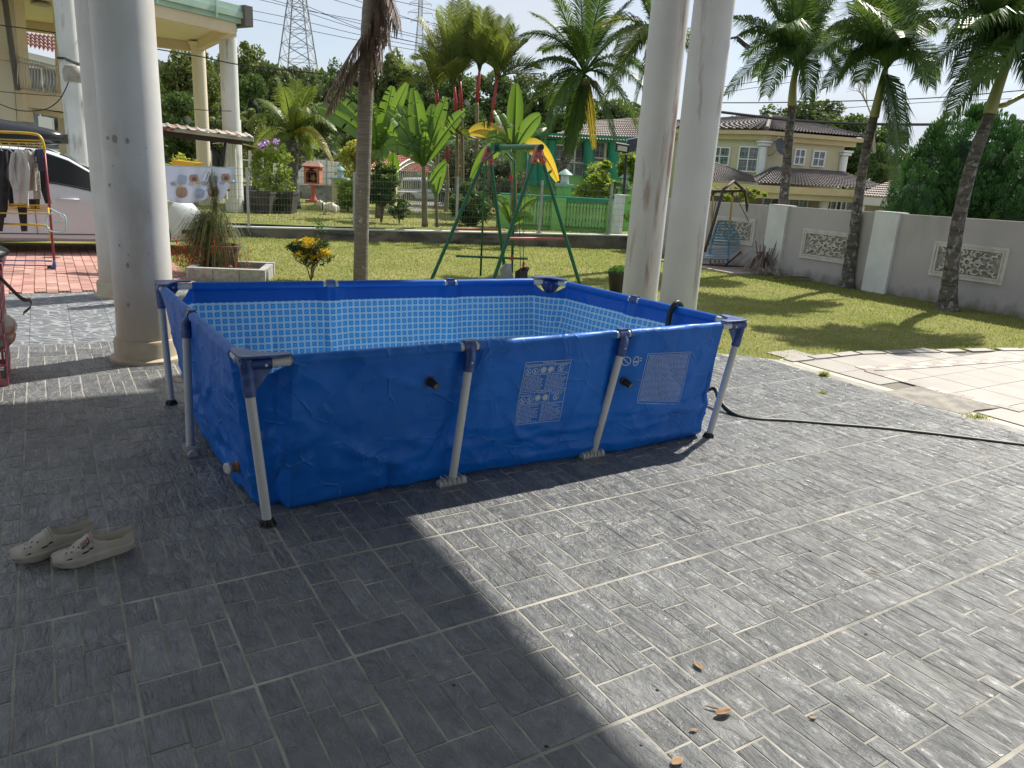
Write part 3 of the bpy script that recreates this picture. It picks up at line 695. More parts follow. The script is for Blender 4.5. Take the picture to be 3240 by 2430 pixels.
def wrinkle(s, z, P, i):
    g = (.75-z)/.75; q = .014*noise.noise(Vector((s*1.1, z*1.0, 3.3)))*g
    zi = min(max(z, 0), .7299)/.73*59; z0 = int(zi); f = zi-z0
    q += (CRF[i, z0]*(1-f)+CRF[i, min(z0+1, 59)]*f)*(.35+.65*min(1, g*1.6))
    q += .010*noise.noise(Vector((s*5, z*5, 5)))*(.2+g) + .005*noise.noise(Vector((s*13, z*11, 5)))*(.2+g)
    return q
def wall_pt(i, z, off=0.0):
    p, n, c = path[i]; s = S_arc[i]
    ztop = .728 - .075*c; zz = min(z, ztop)
    g = 1-zz/.728
    inset = (.10+.035*math.sin(s*2.1)+.03*noise.noise(Vector((s*.8, 0, 8))))*(g**.85)
    if zz < .05: inset += .05*(1-zz/.05)**2
    o = .026*(1-c) - inset + wrinkle(s, zz, p, i)*(1 if zz < .70 else (.728-zz)/.028)
    for tp in teepts:                     # little pleats under every tee
        dd = math.hypot(p.x-tp.x, p.y-tp.y)
        if dd < .12: o -= .036*(.5+.5*math.cos(dd/.12*math.pi))*max(0, 1-(.728-zz)*1.2)
        if dd < .16 and zz > .5: o += .008*math.cos(dd*70)*(1-dd/.16)*(zz-.5)/.2*max(0, min(1, (.728-zz)/.05))
    q = p + n*(o+off); return Vector((q.x, q.y, zz))
NZ = 46; zs = [.728*(1-(k/NZ)) for k in range(NZ+1)]
def wall_sheet(off, z_hi, z_lo, uv=False, jag=False):
    rows = []; ks = [z for z in zs if z_lo-1e-6 <= z <= z_hi+1e-6]
    if abs(ks[0]-z_hi) > 1e-4: ks = [z_hi]+ks
    if abs(ks[-1]-z_lo) > 1e-4: ks.append(z_lo)
    for z in ks: rows.append([wall_pt(i % len(path), z, off) for i in list(range(len(path)))+[0]])
    return rows, ks
def build_sheet(name, off, zh, zl, m, flip=False):
    rows, ks = wall_sheet(off, zh, zl); mb = MB().grid(rows if not flip else rows)
    if flip: mb.f = [f[::-1] for f in mb.f]
    me = mb.mesh(name, m, True)
    uvl = me.uv_layers.new(name='UVMap'); n = len(path)+1; ss = S_arc+[S_arc[-1]+.012]
    uvs = np.zeros(len(me.loops)*2, np.float32); li = np.zeros(len(me.loops), np.int32); me.loops.foreach_get('vertex_index', li)
    uvs[0::2] = np.array(ss, np.float32)[li % n]; uvs[1::2] = np.array(ks, np.float32)[li//n]; uvl.data.foreach_set('uv', uvs)
    me.transform(wm(pool).inverted()); return link(name, me, pool)
build_sheet('liner_wall', 0, .728, .0, BLUE, True)
build_sheet('liner_band', -.010, .728, .622, BLUEIN)
build_sheet('mosaic_lining', -.011, .622, .004, MOSA)
fl_ = [wall_pt(i, .0, -.006) for i in range(0, len(path), 4)]; me = MB().add([(p.x, p.y, .016) for p in fl_], [tuple(range(len(fl_)))]).mesh('lining_floor', MOSA)
uvl = me.uv_layers.new(name='UVMap')
for l in me.loops: co = me.vertices[l.vertex_index].co; uvl.data[l.index].uv = ((co.x*U.x+co.y*U.y), (co.x*V.x+co.y*V.y))
me.transform(wm(pool).inverted()); link('liner_floor', me, pool)
# frame rails, sleeves, tees, legs
def tprof(A, B, r, name, m, parent=pool, n=20): return MB().tube([A, B], r, n).build(name, m, parent, 40)
for k in range(4):
    A, B = PC[order[k]], PC[order[(k+1) % 4]]; d = (B-A).normalized(); Ln = (B-A).length
    tprof(A+d*.03, B-d*.03, .0205, 'frame_rail', WTUBE)
    st = [CUT] + [x for t in sorted(t for (a_, b_, t) in TEES if a_ == order[k]) for x in (t-.052, t+.052)] + [Ln-CUT]
    for i in range(0, len(st), 2):
        a0, a1 = st[i], st[i+1]; n_ = max(2, int((a1-a0)/.03)); pts = [A+d*(a0+(a1-a0)*j/n_) for j in range(n_+1)]
        rr = [.0262+.0009*noise.noise(p*9) for p in pts]
        MB().tube([p + Vector((0, 0, .0012*noise.noise(p*5))) for p in pts], rr, 20, caps=False).build('sleeve', BLUE if k in (0, 3) else BLUEIN, pool, True)
def leg(top, foot, m, kind, side_n, railsdir):
    top = Vector(top); foot = Vector(foot); otop = top.copy()
    if kind == 'tee': top = top + side_n*.028
    d = (foot-top).normalized()
    l = MB().tube([top+d*.10, foot-d*(.015 if kind == 'tee' else .03)], .0205, 20).build('leg', m, pool, 40)
    if kind == 'tee':
        c = foot+Zv*.022; rd = Vector((railsdir.x, railsdir.y, 0)).normalized()
        b = MB().tube([c-rd*.075, c+rd*.075], .024, 16)
        for k in range(5): b.box(c+rd*(-.05+.025*k)+Zv*.014-Vector(side_n)*0, (.006, .056, .036), rd)
        b.tube([c, c+(top-c).normalized()*.035], .024, 14)
        b.build('foot', mat('grey_plastic', (.50, .50, .50), .5, (.44, .44, .44), ns=20), l, 30)
        j = MB().tube([otop+Zv*.003, otop.lerp(top, .6)-Zv*.03, top+d*.045, top+d*.115], [.024, .027, .027, .026], 16)
        j.tube([otop-rd*.03, otop+rd*.03], .029, 20, caps=True)
        j.box(otop+Zv*.026, (.055, .036, .012), rd)
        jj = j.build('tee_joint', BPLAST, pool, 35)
        MB().tube([top+d*.07+side_n*.024, top+d*.07+side_n*.029], .005, 8).build('push_button', WTUBE, jj, 40)
    else:
        b = MB().lathe([(.045, 0), (.046, .004), (.042, .008), (.028, .02), (.024, .042), (.021, .043)], foot, 20)
        for k in range(8):
            a = k*math.pi/4; v = Vector((math.cos(a), math.sin(a), 0)); b.prism([foot+v*.022+Zv*.006, foot+v*.043+Zv*.006, foot+v*.022+Zv*.045], Vector((-v.y, v.x, 0))*.003)
        b.build('foot', BLKP, l, 30)
    return l
def plate(cn, along, short):
    "delta shaped corner cap: long lobe on one rail, short lobe on the other"
    C = PC[cn]; a = (PC[along]-C).normalized(); b = (PC[short]-C).normalized()
    pts = [(-.028, .03), (-.026, 0), (-.018, -.018), (0, -.028), (.04, -.031), (.11, -.031), (.155, -.029), (.168, -.018), (.17, -.002), (.16, .014), (.14, .018), (.11, .022), (.085, .032), (.062, .05), (.045, .075), (.033, .105), (.026, .128), (.014, .138), (-.006, .139), (-.022, .13), (-.029, .11), (-.03, .07)]
    pl = [C + a*(x*1.08) + b*(y*1.08) + Zv*.026 for x, y in pts]
    p = MB().prism(pl, Zv*.011); 
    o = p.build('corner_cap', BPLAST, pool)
    bv = o.modifiers.new('bevel', 'BEVEL'); bv.width = .003; bv.segments = 2; bv.limit_method = 'ANGLE'
    return C, a, b, o
def corner(cn, along, short, foot, m=WTUBE):
    C, a, b, o = plate(cn, along, short); foot = Vector(foot); d = (foot-C).normalized()
    j = MB().tube([C+Zv*.02, C+d*.135], [.0275, .026], 18)
    j.tube([C-a*.02, C+a*.10], .026, 16); j.tube([C-b*.02, C+b*.085], .026, 16)
    for (v, Lg) in ((a, .11), (b, .09)):
        side = v.cross(Zv).normalized(); j.prism([C+Zv*.005+side*.004, C+v*Lg+Zv*(-.018)+side*.004, C+d*.12+v*.02+side*.004], -side*.008)
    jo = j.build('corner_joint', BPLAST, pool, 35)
    for v in (a, b):
        for s_ in (-1, 1):
            n_ = v.cross(Zv).normalized()*s_; MB().tube([C+v*.075+n_*.024-Zv*.004, C+v*.075+n_*.0285-Zv*.004], .006, 8).build('bolt', mat('zinc', (.6, .58, .5), .35, metal=.8), jo, 40)
    leg(C, foot, m, 'corner', None, None)
corner('FL', 'FR', 'BL', (-1.013, 2.905, 0)); corner('FR', 'FL', 'BR', (1.251, 4.43, 0)); corner('BR', 'BL', 'FR', (.16, 5.84, 0)); corner('BL', 'BR', 'FL', (-2.125, 4.425, 0))
feet = [(-.273, 3.459, 0), (.478, 3.967, 0), None, None, None, (-1.675, 3.66, 0)]
for k, (a_, b_, t) in enumerate(TEES):
    A, B = PC[a_], PC[b_]; d = (B-A).normalized(); n = Vector((d.y, -d.x, 0)); T = A+d*t
    f = Vector(feet[k]) if feet[k] else Vector((T.x, T.y, 0)) + n*.03
    leg(T, f, WTUBE, 'tee', n, d)
# print on the front wall
def wall_map(s0):                          # front side: distance from FL corner -> path index
    return max(0, min(len(path)-1, int(round((s0-CUT)/.0125*((FL_M)/(FL_M))))))
Lf = (PC['FR']-PC['FL']).length; FL_M = int((Lf-2*CUT)/.0125)
def fwall(s, z, off=.0018):
    t = (s-CUT)/(Lf-2*CUT)*FL_M; i = int(max(0, min(FL_M-1, math.floor(t)))); f = t-i
    return wall_pt(i, z, off).lerp(wall_pt(i+1, z, off), f)
fd = (PC['FR']-PC['FL']).normalized(); fn = Vector((fd.y, -fd.x, 0))
def sz(px_, py_):
    P = onpl(px_, py_, PC['FL'], fd); 
    for _ in range(4):
        s = (P-PC['FL']).dot(fd); q = fwall(min(max(s, CUT), Lf-CUT), max(min(P.z, .72), .01), 0); o = (q-PC['FL']).dot(fn)
        P = onpl(px_, py_, PC['FL']+fn*o, fd)
    return ((P-PC['FL']).dot(fd), P.z)
INK = mat('pale_print_ink', (.44, .52, .64), .55)
def quadmap(q):                            # unit square (u right, v down) -> s,z
    def f(u, v):
        a_ = [q[0][i]*(1-u)+q[1][i]*u for i in (0, 1)]; b_ = [q[3][i]*(1-u)+q[2][i]*u for i in (0, 1)]
        return a_[0]*(1-v)+b_[0]*v, a_[1]*(1-v)+b_[1]*v
    return f
def wall_line(mb, f, pts, w):
    "flat ink strip following the wall"
    n = len(pts); L = []; Rr = []
    for i in range(n):
        p = Vector(pts[i]); q = Vector(pts[min(i+1, n-1)])-Vector(pts[max(i-1, 0)]); q = q.normalized() if q.length else Vector((1, 0)); t = Vector((-q.y, q.x))
        for s_, acc in ((w/2, L), (-w/2, Rr)):
            s, z = f(p.x+t.x*s_, p.y+t.y*s_*asp); acc.append(fwall(s, z))
    o = len(mb.v); mb.v += [tuple(p) for p in L]+[tuple(p) for p in Rr]; mb.f += [(o+i, o+i+1, o+n+i+1, o+n+i) for i in range(n-1)]
def lin(x0, y0, x1, y1, n=8): return [(x0+(x1-x0)*i/n, y0+(y1-y0)*i/n) for i in range(n+1)]
def textverts(body, size):
    cu = bpy.data.curves.new('lettering', 'FONT'); cu.body = body; cu.size = size; cu.align_x = 'CENTER'; cu.resolution_u = 2
    ob = bpy.data.objects.new('lettering', cu); COL.objects.link(ob); bpy.context.view_layer.update()
    me = bpy.data.meshes.new_from_object(ob); bpy.data.objects.remove(ob); return me
def wall_text(f, body, x, y, size, asp_):
    me = textverts(body, size)
    for v in me.vertices:
        s, z = f(x+v.co.x, y-v.co.y*asp_); p = fwall(s, z, .002); v.co = p
    me.materials.clear(); me.materials.append(INK); me.transform(wm(pool).inverted()); link('lettering', me, pool)
pq = [sz(1136, 783), sz(1234, 777), sz(1208, 908), sz(1113.5, 918.5)]
f1 = quadmap(pq); asp = 0.74
mb = MB(); rnd = random.Random(3)
for (x0, y0, x1, y1) in ((0, 0, 1, 0), (1, 0, 1, 1), (1, 1, 0, 1), (0, 1, 0, 0), (0, .045, 1, .045), (0, .21, 1, .21), (.33, .045, .33, .21), (.66, .045, .66, .21), (0, .47, 1, .47), (0, .50, 1, .50), (.33, .5, .33, .68), (.66, .5, .66, .68), (0, .68, 1, .68)):
    wall_line(mb, f1, lin(x0, y0, x1, y1), .010)
for (cx, cy) in ((.09, .15), (.24, .15), (.42, .135), (.58, .135), (.80, .13), (.09, .62), (.24, .62), (.42, .59), (.58, .59), (.82, .60)):
    r_ = .062; wall_line(mb, f1, [(cx+r_*math.cos(k*.628), cy+r_*asp*math.sin(k*.628)) for k in range(11)], .014)
    if .3 < cx < .65:
        o = len(mb.v); P_ = [f1(cx+r_*.8*math.cos(k*.628), cy+r_*.8*asp*math.sin(k*.628)) for k in range(10)]; mb.v += [tuple(fwall(*p)) for p in P_]; mb.f.append(tuple(range(o, o+10)))
    else: wall_line(mb, f1, lin(cx-.04, cy-.03, cx+.04, cy+.03, 3), .014); wall_line(mb, f1, [(cx, cy-.02), (cx+.01, cy), (cx-.02, cy+.03)], .018)
for blk in ((.235, .455), (.70, .985)):
    y = blk[0]
    while y < blk[1]:
        x = .02
        for (xa, xb) in ((.02, .47), (.52, .97)):
            x = xa; xe = xb-rnd.uniform(0, .16) if rnd.random() < .3 else xb
            while x < xe-.03:
                w_ = rnd.uniform(.03, .09); wall_line(mb, f1, lin(x, y, min(x+w_, xe), y, 1), .011); x += w_+.016
        y += .021
for (x0, x1, y0) in ((.03, .30, .062), (.05, .28, .078), (.70, .96, .058), (.70, .96, .074), (.36, .62, .192), (.70, .97, .185), (.03, .3, .55), (.03, .3, .535), (.70, .97, .52), (.70, .97, .54), (.36, .62, .655)):
    x = x0
    while x < x1-.02: w_ = rnd.uniform(.03, .06); wall_line(mb, f1, lin(x, y0, min(x+w_, x1), y0, 1), .012); x += w_+.014
mb.build('warning_print', INK, pool)
wall_text(f1, 'WARNING', .52, .036, .062, asp); wall_text(f1, 'PREVENT DROWNING', .495, .075, .040, asp)
wall_text(f1, 'ATTENTION', .52, .493, .060, asp); wall_text(f1, 'NOYADE', .50, .53, .042, asp)
q2 = [sz(1400, 764), sz(1491, 760), sz(1465, 873), sz(1376, 870)]; f2 = quadmap(q2); mb = MB()
for L4 in (lin(0, 0, 1, 0, 12), lin(1, 0, 1, 1, 12), lin(1, 1, 0, 1, 12), lin(0, 1, 0, 0, 12)): wall_line(mb, f2, L4, .010)
y = .035
while y < .97:
    x = .03
    while x < .96:
        w_ = rnd.uniform(.02, .08); wall_line(mb, f2, lin(x, y, min(x+w_, .97), y, 1), .013); x += w_+.012
    y += .0235
mb.build('small_print', INK, pool)
c2 = sz(1352, 780); mb = MB(); f3 = lambda u, v: (c2[0]+u*.045, c2[1]-v*.045); asp = 1
wall_line(mb, f3, [(math.cos(k*.5236)*.55, math.sin(k*.5236)*.55) for k in range(13)], .13); wall_line(mb, f3, lin(-.3, -.3, .3, .3, 3), .13)
wall_line(mb, f3, [(1.3+math.cos(k*.7854)*.45, math.sin(k*.7854)*.6) for k in range(9)], .12); wall_line(mb, f3, lin(1.0, .1, 1.6, .1, 3), .2); wall_line(mb, f3, lin(1.9, -.3, 2.2, -.3, 2), .12); wall_line(mb, f3, lin(1.9, 0, 2.2, 0, 2), .12)
mb.build('warning_symbol', INK, pool)
# hose inlets and drain
for (px_, py_) in ((928, 823), (1348, 823)):
    s, z = sz(px_, py_); p = fwall(s, z, 0); ax = (fn+fd*.25-Zv*.35).normalized()
    v_ = MB().tube([p-ax*.01, p+ax*.05], [.019, .018], 16); v_.lathe([(.027, -.002), (.027, .004), (.018, .006)], p, 20, ax=fn)
    vo = v_.build('hose_inlet', BLKP, pool, 35); MB().lathe([(.014, 0), (.013, .001)], p+ax*.0505, 14, ax=ax).build('hose_cap', mat('grey_cap', (.10, .10, .10), .4), vo)
ld = (PC['BL']-PC['FL']).normalized(); ln_ = Vector((-ld.y, ld.x, 0)); P = onpl(528, 994, PC['FL']-Vector((-ld.y, ld.x, 0))*(-.0), ld)
nl = Vector((ld.y, -ld.x, 0)); nl = nl if nl.x < 0 else -nl
best = min(range(len(path)), key=lambda i: (pix(wall_pt(i, .14))[0]-528)**2+(pix(wall_pt(i, .14))[1]-994)**2 if path[i][1].x < -.5 else 1e9)
p = wall_pt(best, .14, .0); dr = MB().tube([p, p+nl*.045], [.024, .02], 14); dr.lathe([(.03, 0), (.03, .006), (.02, .008)], p, 18, ax=nl)
do = dr.build('drain_valve', mat('brown_rubber', (.32, .17, .07), .6), pool, 35); MB().lathe([(.027, 0), (.027, .012), (.02, .016)], p+nl*.04, 16, ax=(nl+Vector((.5, 0, 0))).normalized()).build('drain_cap', WTUBE, do, 30)
# ---------------------------------------------------------------- garden hose
HG = mat('green_hose', (.006, .016, .011), .5, (.009, .022, .015), ns=12)
hp = [gnd(1462, 720, .45)+Vector((-.05, .02, 0)), gnd(1470, 692, .70), gnd(1477, 672, .79), gnd(1486, 669, .80), gnd(1494, 680, .74)+Vector((.05, -.02, 0))]
side = (PC['BR']-PC['FR']).normalized(); T0 = PC['FR']+side*.52; out = Vector((-side.y, side.x, 0)); out = out if out.x > 0 else -out
hp = [T0-out*.075+Zv*-.45, T0-out*.07-Zv*.2, T0-out*.06-Zv*.03, T0-out*.035+Zv*.025, T0+Zv*.047, T0+out*.04+Zv*.025, T0+out*.075-Zv*.06, T0+out*.09-Zv*.35, T0+out*.12-Zv*.6, T0+out*.14-Zv*.70]
tail = [gnd(1537, 838, .13), gnd(1556, 868, .07), gnd(1575, 888, .03), gnd(1600, 901, .012), gnd(1640, 907, .012), gnd(1700, 910, .012), gnd(1800, 918, .012), gnd(1900, 926, .012), gnd(2000, 937, .012), gnd(2100, 949, .012), gnd(2212, 963, .012), gnd(2400, 985, .012)]
bpts = hp+[Vector((1.5, 5.3, .12))]*0+tail
def smooth(pts, n=6):
    out = []; P = [Vector(p) for p in pts]
    for i in range(len(P)-1):
        p0, p1, p2, p3 = P[max(i-1, 0)], P[i], P[i+1], P[min(i+2, len(P)-1)]
        for k in range(n):
            t = k/n; out.append(.5*((2*p1)+(p2-p0)*t+(2*p0-5*p1+4*p2-p3)*t*t+(3*p1-p0-3*p2+p3)*t**3))
    out.append(P[-1]); return out
ho = MB().tube(smooth(bpts), .018, 10).build('garden_hose', HG, None, True)
tag(ho, 'dark green garden hose from the pool rim across the slate paving', 'hose')
# ================================================================== SWING, POTS, SHOES, SMALL THINGS
GREENM = mat('dark_green_paint', (.008, .11, .055), .35, (.012, .14, .07), ns=5, stain=((.12, .09, .06), 9, .68, .8, (1, 1, 1)))
REDM = mat('faded_red_paint', (.42, .09, .09), .45, (.48, .14, .13), ns=7)
sw = thing('swing_set', 'green steel swing set with red brackets and hanging strap seats on the lawn', 'swing', (0, 10.8, 0))
TL = at(1066, 318, 10.95); TR = at(1160, 316, 10.45)
# top beam runs from left frame to right frame
TL = at(1056, 319, 11.35); TRr = at(1163, 318, 10.35); bd = (TRr-TL).normalized()
MB().tube([TL-bd*.02, TRr+bd*.05], .038, 16).build('top_beam', GREENM, sw, 40)
MB().tube([TRr+bd*.05, TRr+bd*.075], .040, 16).build('beam_cap', mat('black_rubber', (.01, .01, .01), .6), sw, 40)
def aframe(top, fl, fr, cb):
    fl, fr = Vector(fl), Vector(fr)
    for f in (fl, fr):
        d = (f-top).normalized(); lg = MB().tube([top+d*.20, f], .026, 14).build('leg', GREENM, sw, 40)
        br = MB().tube([top+d*.01, top+d*.24], .034, 12); br.box(top+d*.10, (.05, .075, .22), bd, Z=d)
        bo = br.build('bracket', REDM, sw, 30); sd = d.cross(bd).normalized()
        for k in (.06, .13, .2): MB().lathe([(.011, 0), (.008, .006)], top+d*k+bd*.034, 8, ax=bd).build('bolt', MATS['black_rubber'], bo)
    a = top+(fl-top)*cb; b = top+(fr-top)*cb; d = (b-a).normalized()
    MB().tube([a+d*.02, a+d*.05, b-d*.05, b-d*.02], [.012, .02, .02, .012], 10).build('crossbar', REDM, sw, 40)
# feet measured on the ground: left frame and right frame
L1 = at(925, 622, 10.55); L1.z = 0; L1 = gnd(924, 624); L2 = gnd(1106, 640)
R1 = gnd(1056, 640); R2 = gnd(1262, 634)
L1 = Vector((-1.33, 10.2, 0)); 
def footfor(px_, Y): p = at(px_, 640, Y); return Vector((p.x, p.y, 0))
def leg_through(top, px_, py_, Y):
    "foot where the straight leg from top through the seen point reaches the lawn"
    p = at(px_, py_, Y); d = p-top; return top+d*((0-top.z)/d.z)
fa = leg_through(TL, 932, 604, 10.75); fb = leg_through(TL, 1093, 604, 11.55)
fc = leg_through(TRr, 1068, 600, 9.75); fd2 = leg_through(TRr, 1248, 600, 10.55)
aframe(TL, fa, fb, .62); aframe(TRr, fc, fd2, .625)
# glider frame (two bent hangers and the foot bar)
gl = thing('glider_frame', 'green bent tube hangers with a foot bar hanging from the swing beam', 'swing', tuple(TL+bd*.3))
for (xs, ys) in (([1078, 1050, 1046, 1038], [322, 345, 395, 596]), ([1092, 1112, 1112, 1106], [330, 350, 400, 590])):
    pts = [at(x, y, 11.1) for x, y in zip(xs, ys)]; MB().tube(pts, .015, 8).build('hanger', GREENM, gl, True)
MB().tube([at(985, 553, 11.1), at(1030, 555, 11.1), at(1140, 559, 11.0)], .017, 10).build('foot_bar', GREENM, gl, True)
MB().box(at(1070, 318, 11.15), (.10, .10, .12), bd).build('clamp', GREENM, gl)
ROPE = mat('dark_chain', (.05, .04, .045), .5, (.12, .11, .12), ns=90, lo=.45, hi=.55)
REDP = mat('red_plastic', (.55, .02, .02), .4); SEATM = mat('grey_strap_seat', (.30, .34, .38), .4, (.36, .4, .44), ns=5); SEATD = mat('black_strap_seat', (.02, .022, .028), .45)
def strap(label, tx, ty, rope1, rope2, seat, m, Y, w=.19):
    t = thing('strap_swing', label, 'swing', tuple(at(tx, ty, Y)), 0, 'strap seats of the green swing')
    MB().tube([at(x, y, Y) for x, y in rope1], .006, 6).build('chain', ROPE, t, True)
    if rope2: MB().tube([at(x, y, Y-.05) for x, y in rope2], .006, 6).build('chain', ROPE, t, True)
    e = at(*rope1[-1], Y); MB().tube([e+Zv*.03, e-Zv*.05], .016, 8).build('coupling', REDP, t, 40)
    if True: h = at(rope1[0][0], rope1[0][1]+62 if m is SEATM else rope1[0][1]+62, Y); MB().tube([h+Zv*.04, h-Zv*.05], .018, 8).build('grip', REDP, t, 40)
    P = [at(x, y, Y) for x, y in seat]; rows = []
    n = len(P)
    for i, p in enumerate(P):
        u = i/(n-1); ww = w*math.sin(math.pi*min(max((u+.10)/1.2, 0), 1))**.45; row = []
        for k in range(7):
            a = -1+k/3; row.append(p + Vector((1, -.2, 0)).normalized()*(a*ww*.5) + Vector((0, 1, 0))*(.035*(1-a*a)))
        rows.append(row)
    o = MB().grid(rows).build('seat', m, t, True); so_ = o.modifiers.new('solid', 'SOLIDIFY'); so_.thickness = .012
    return t
strap('pale grey strap seat hanging folded at the left of the swing chains', 1108, 330, [(1104, 322), (1103, 480), (1105, 555)], None, [(1097, 570), (1092, 584), (1096, 598), (1104, 612)], SEATM, 10.7)
strap('black strap seat hanging folded at the right of the swing chains', 1140, 330, [(1140, 322), (1130, 500), (1131, 570)], [(1143, 325), (1122, 470), (1125, 620)], [(1137, 577), (1126, 588), (1126, 600), (1118, 612)], SEATD, 10.55)
# black pot beside the columns
pt = thing('plant_pot', 'round black plastic pot with a low green succulent at the foot of the column', 'pot', tuple(gnd(1333, 634)))
B0_ = gnd(1333, 634)
MB().lathe([(.105, 0), (.15, .27), (.165, .275), (.165, .30), (.15, .30), (.145, .285), (.14, .26)], B0_, 28).build('pot', BLKP, pt, 40)
SUCC = mat('succulent_green', (.035, .11, .02), .5, (.08, .19, .04), ns=18, trans=.3, tc=(.2, .4, .05))
def numcloud(name, n, cfun, size, m, thin=.35, up=0, seed=1):
    r = np.random.default_rng(seed); c = cfun(r, n); n = len(c)
    d = r.normal(size=(n, 3)); d[:, 2] = d[:, 2]*.7+up; d /= np.linalg.norm(d, axis=1)[:, None]
    e = np.cross(d, r.normal(size=(n, 3))); e /= np.linalg.norm(e, axis=1)[:, None]
    s = size*r.uniform(.6, 1.4, (n, 1)); d = d*s; e = e*s*thin
    Vv = np.stack([c-d*.5, c-e*.5+d*.05, c+d*.5, c+e*.5+d*.05], 1).reshape(-1, 3)
    return npmesh(name, Vv, np.arange(n*4).reshape(-1, 4), m)
def dome(cx, cy, cz, rx, ry, rz, shell=.5):
    def f(r, n):
        v = r.normal(size=(n, 3)); v /= np.linalg.norm(v, axis=1)[:, None]; v[:, 2] = np.abs(v[:, 2]); k = r.uniform(shell, 1, (n, 1))**.6
        return v*k*[rx, ry, rz]+[cx, cy, cz]
    return f
def addcloud(parent, name, me):
    me.transform(wm(parent).inverted()); return link(name, me, parent)
addcloud(pt, 'foliage', numcloud('foliage', 1500, dome(B0_.x, B0_.y, .28, .16, .16, .12), .035, SUCC, .3, up=.8))
# croton bush and bare sapling
CROT = mat('croton_leaf', (.75, .55, .02), .45, (.035, .07, .018), ns=6, nd=3, lo=.41, hi=.51, trans=.35)
cb = gnd(672, 607); cr_ = thing('croton_bush', 'small yellow and dark green croton bush on a thin stem on the lawn', 'bush', tuple(cb))
def stem(parent, base, n, spread, h, r, m, name='stem', seed=0):
    rr = random.Random(seed); b = MB()
    for k in range(n):
        a = rr.uniform(0, 6.283); q = base + Vector((math.cos(a), math.sin(a), 0))*spread*rr.uniform(.4, 1) + Zv*h*rr.uniform(.7, 1)
        mid = base.lerp(q, .5) - Vector((math.cos(a), math.sin(a), 0))*spread*.15; b.tube([base, mid, q], [r, r*.8, r*.4], 5)
    return b.build(name, m, parent, True)
BARK = mat('brown_bark', (.12, .09, .06), .9, (.20, .17, .13), ns=12, bump=.6, bs=40, bd=.01)
stem(cr_, cb, 9, .22, .38, .008, BARK, 'stem', 4)
def crotc(r, n):
    a = r.uniform(0, 6.283, n); q = r.uniform(0, 1, n)**.5; th = r.uniform(0, 1, n)
    ph = r.uniform(0, 6.283, n); k = .75+.25*np.sin(a*3+1)*np.cos(th*5); return np.c_[cb.x+np.cos(a)*q*.34*k, cb.y+np.sin(a)*q*.28*k, .36+(th-.42)*.46*np.sqrt(np.clip(1.05-q**2, 0, 1))*k+.05*q]
addcloud(cr_, 'foliage', numcloud('foliage', 2300, crotc, .085, CROT, .17, up=.7, seed=3))
sp_ = gnd(676, 600); sg = thing('sapling', 'thin bare sapling stem rising out of the croton bush', 'sapling', tuple(sp_))
MB().tube([sp_, at(678, 545, sp_.y), at(684, 510, sp_.y), at(689, 492, sp_.y)], [.009, .007, .006, .004], 6).build('stem', BARK, sg, True)
addcloud(sg, 'leaves', numcloud('leaves', 70, lambda r, n: np.array(at(690, 486, sp_.y))+r.normal(size=(n, 3))*[.05, .04, .04], .05, mat('young_leaf', (.10, .2, .03), .5, trans=.4), .4, seed=9))
# planter box of concrete slabs, big pot, firecracker plant, bamboo canes
pbx = thing('planter_box', 'low square box of grey concrete blocks holding a large flowerpot', 'planter', tuple(gnd(480, 595)))
CBLK = mat('grey_block', (.30, .29, .28), .9, (.42, .41, .39), ns=25, bump=.5, bs=60, stain=((.12, .12, .10), 3, .55, .8, (1, 1, 1)))
pa, pb_ = gnd(404, 612), gnd(562, 612); pdir = (pb_-pa).normalized(); pn = Vector((-pdir.y, pdir.x, 0)); W_ = (pb_-pa).length
pdir = Vector((.985, .17, 0)).normalized(); pn = Vector((-pdir.y, pdir.x, 0)); pa = gnd(403, 607); W_ = .95
for (o0, dd, ln__) in ((pa, pdir, W_), (pa+pn*.75, pdir, W_), (pa+pn*.1, pn, .56), (pa+pdir*(W_-.09)+pn*.1, pn, .56)):
    nb = 3 if ln__ > .8 else 2
    for k in range(nb):
        sdn = Vector((-dd.y, dd.x, 0)) if dd is pdir else Vector((dd.y, -dd.x, 0))
        c = o0+dd*(ln__*(k+.5)/nb)+sdn*.045+Zv*.085; MB().box(c, (ln__/nb-.006, .09, .17), dd).build('block', CBLK, pbx)
MB().box(pa+pdir*W_/2+pn*.42+Zv*.05, (W_-.18, .6, .1), pdir).build('soil', mat('dark_soil', (.05, .035, .022), 1, (.09, .07, .05), ns=30, bump=1, bs=60, bd=.02), pbx)
pcx = gnd(478, 592); pcx.z = .10; pcx = at(481, 578, 9.9); pcx.z = .10
pot = thing('flowerpot', 'large round brown clay flowerpot standing in the concrete block box', 'pot', tuple(pcx))
MB().lathe([(.16, 0), (.185, .05), (.22, .22), (.225, .26), (.24, .265), (.245, .30), (.235, .305), (.22, .29), (.215, .26), (0.01, .25)], pcx, 30, cap=False).build('pot', mat('brown_clay', (.16, .09, .055), .75, (.22, .14, .09), ns=8, bump=.3, bs=30), pot, 40)
fp = thing('firecracker_plant', 'weeping green firecracker plant with red flowers spilling from the clay pot', 'plant', tuple(pcx+Zv*.28))
RUS = mat('russelia_green', (.08, .13, .03), .6, (.20, .18, .07), ns=7, trans=.3); REDF = mat('red_flower', (.75, .05, .03), .5, trans=.4, tc=(.9, .1, .05))
rr = random.Random(8); b = MB(); fl2 = MB(); base = pcx+Zv*.27-Vector((.05, 0, 0))
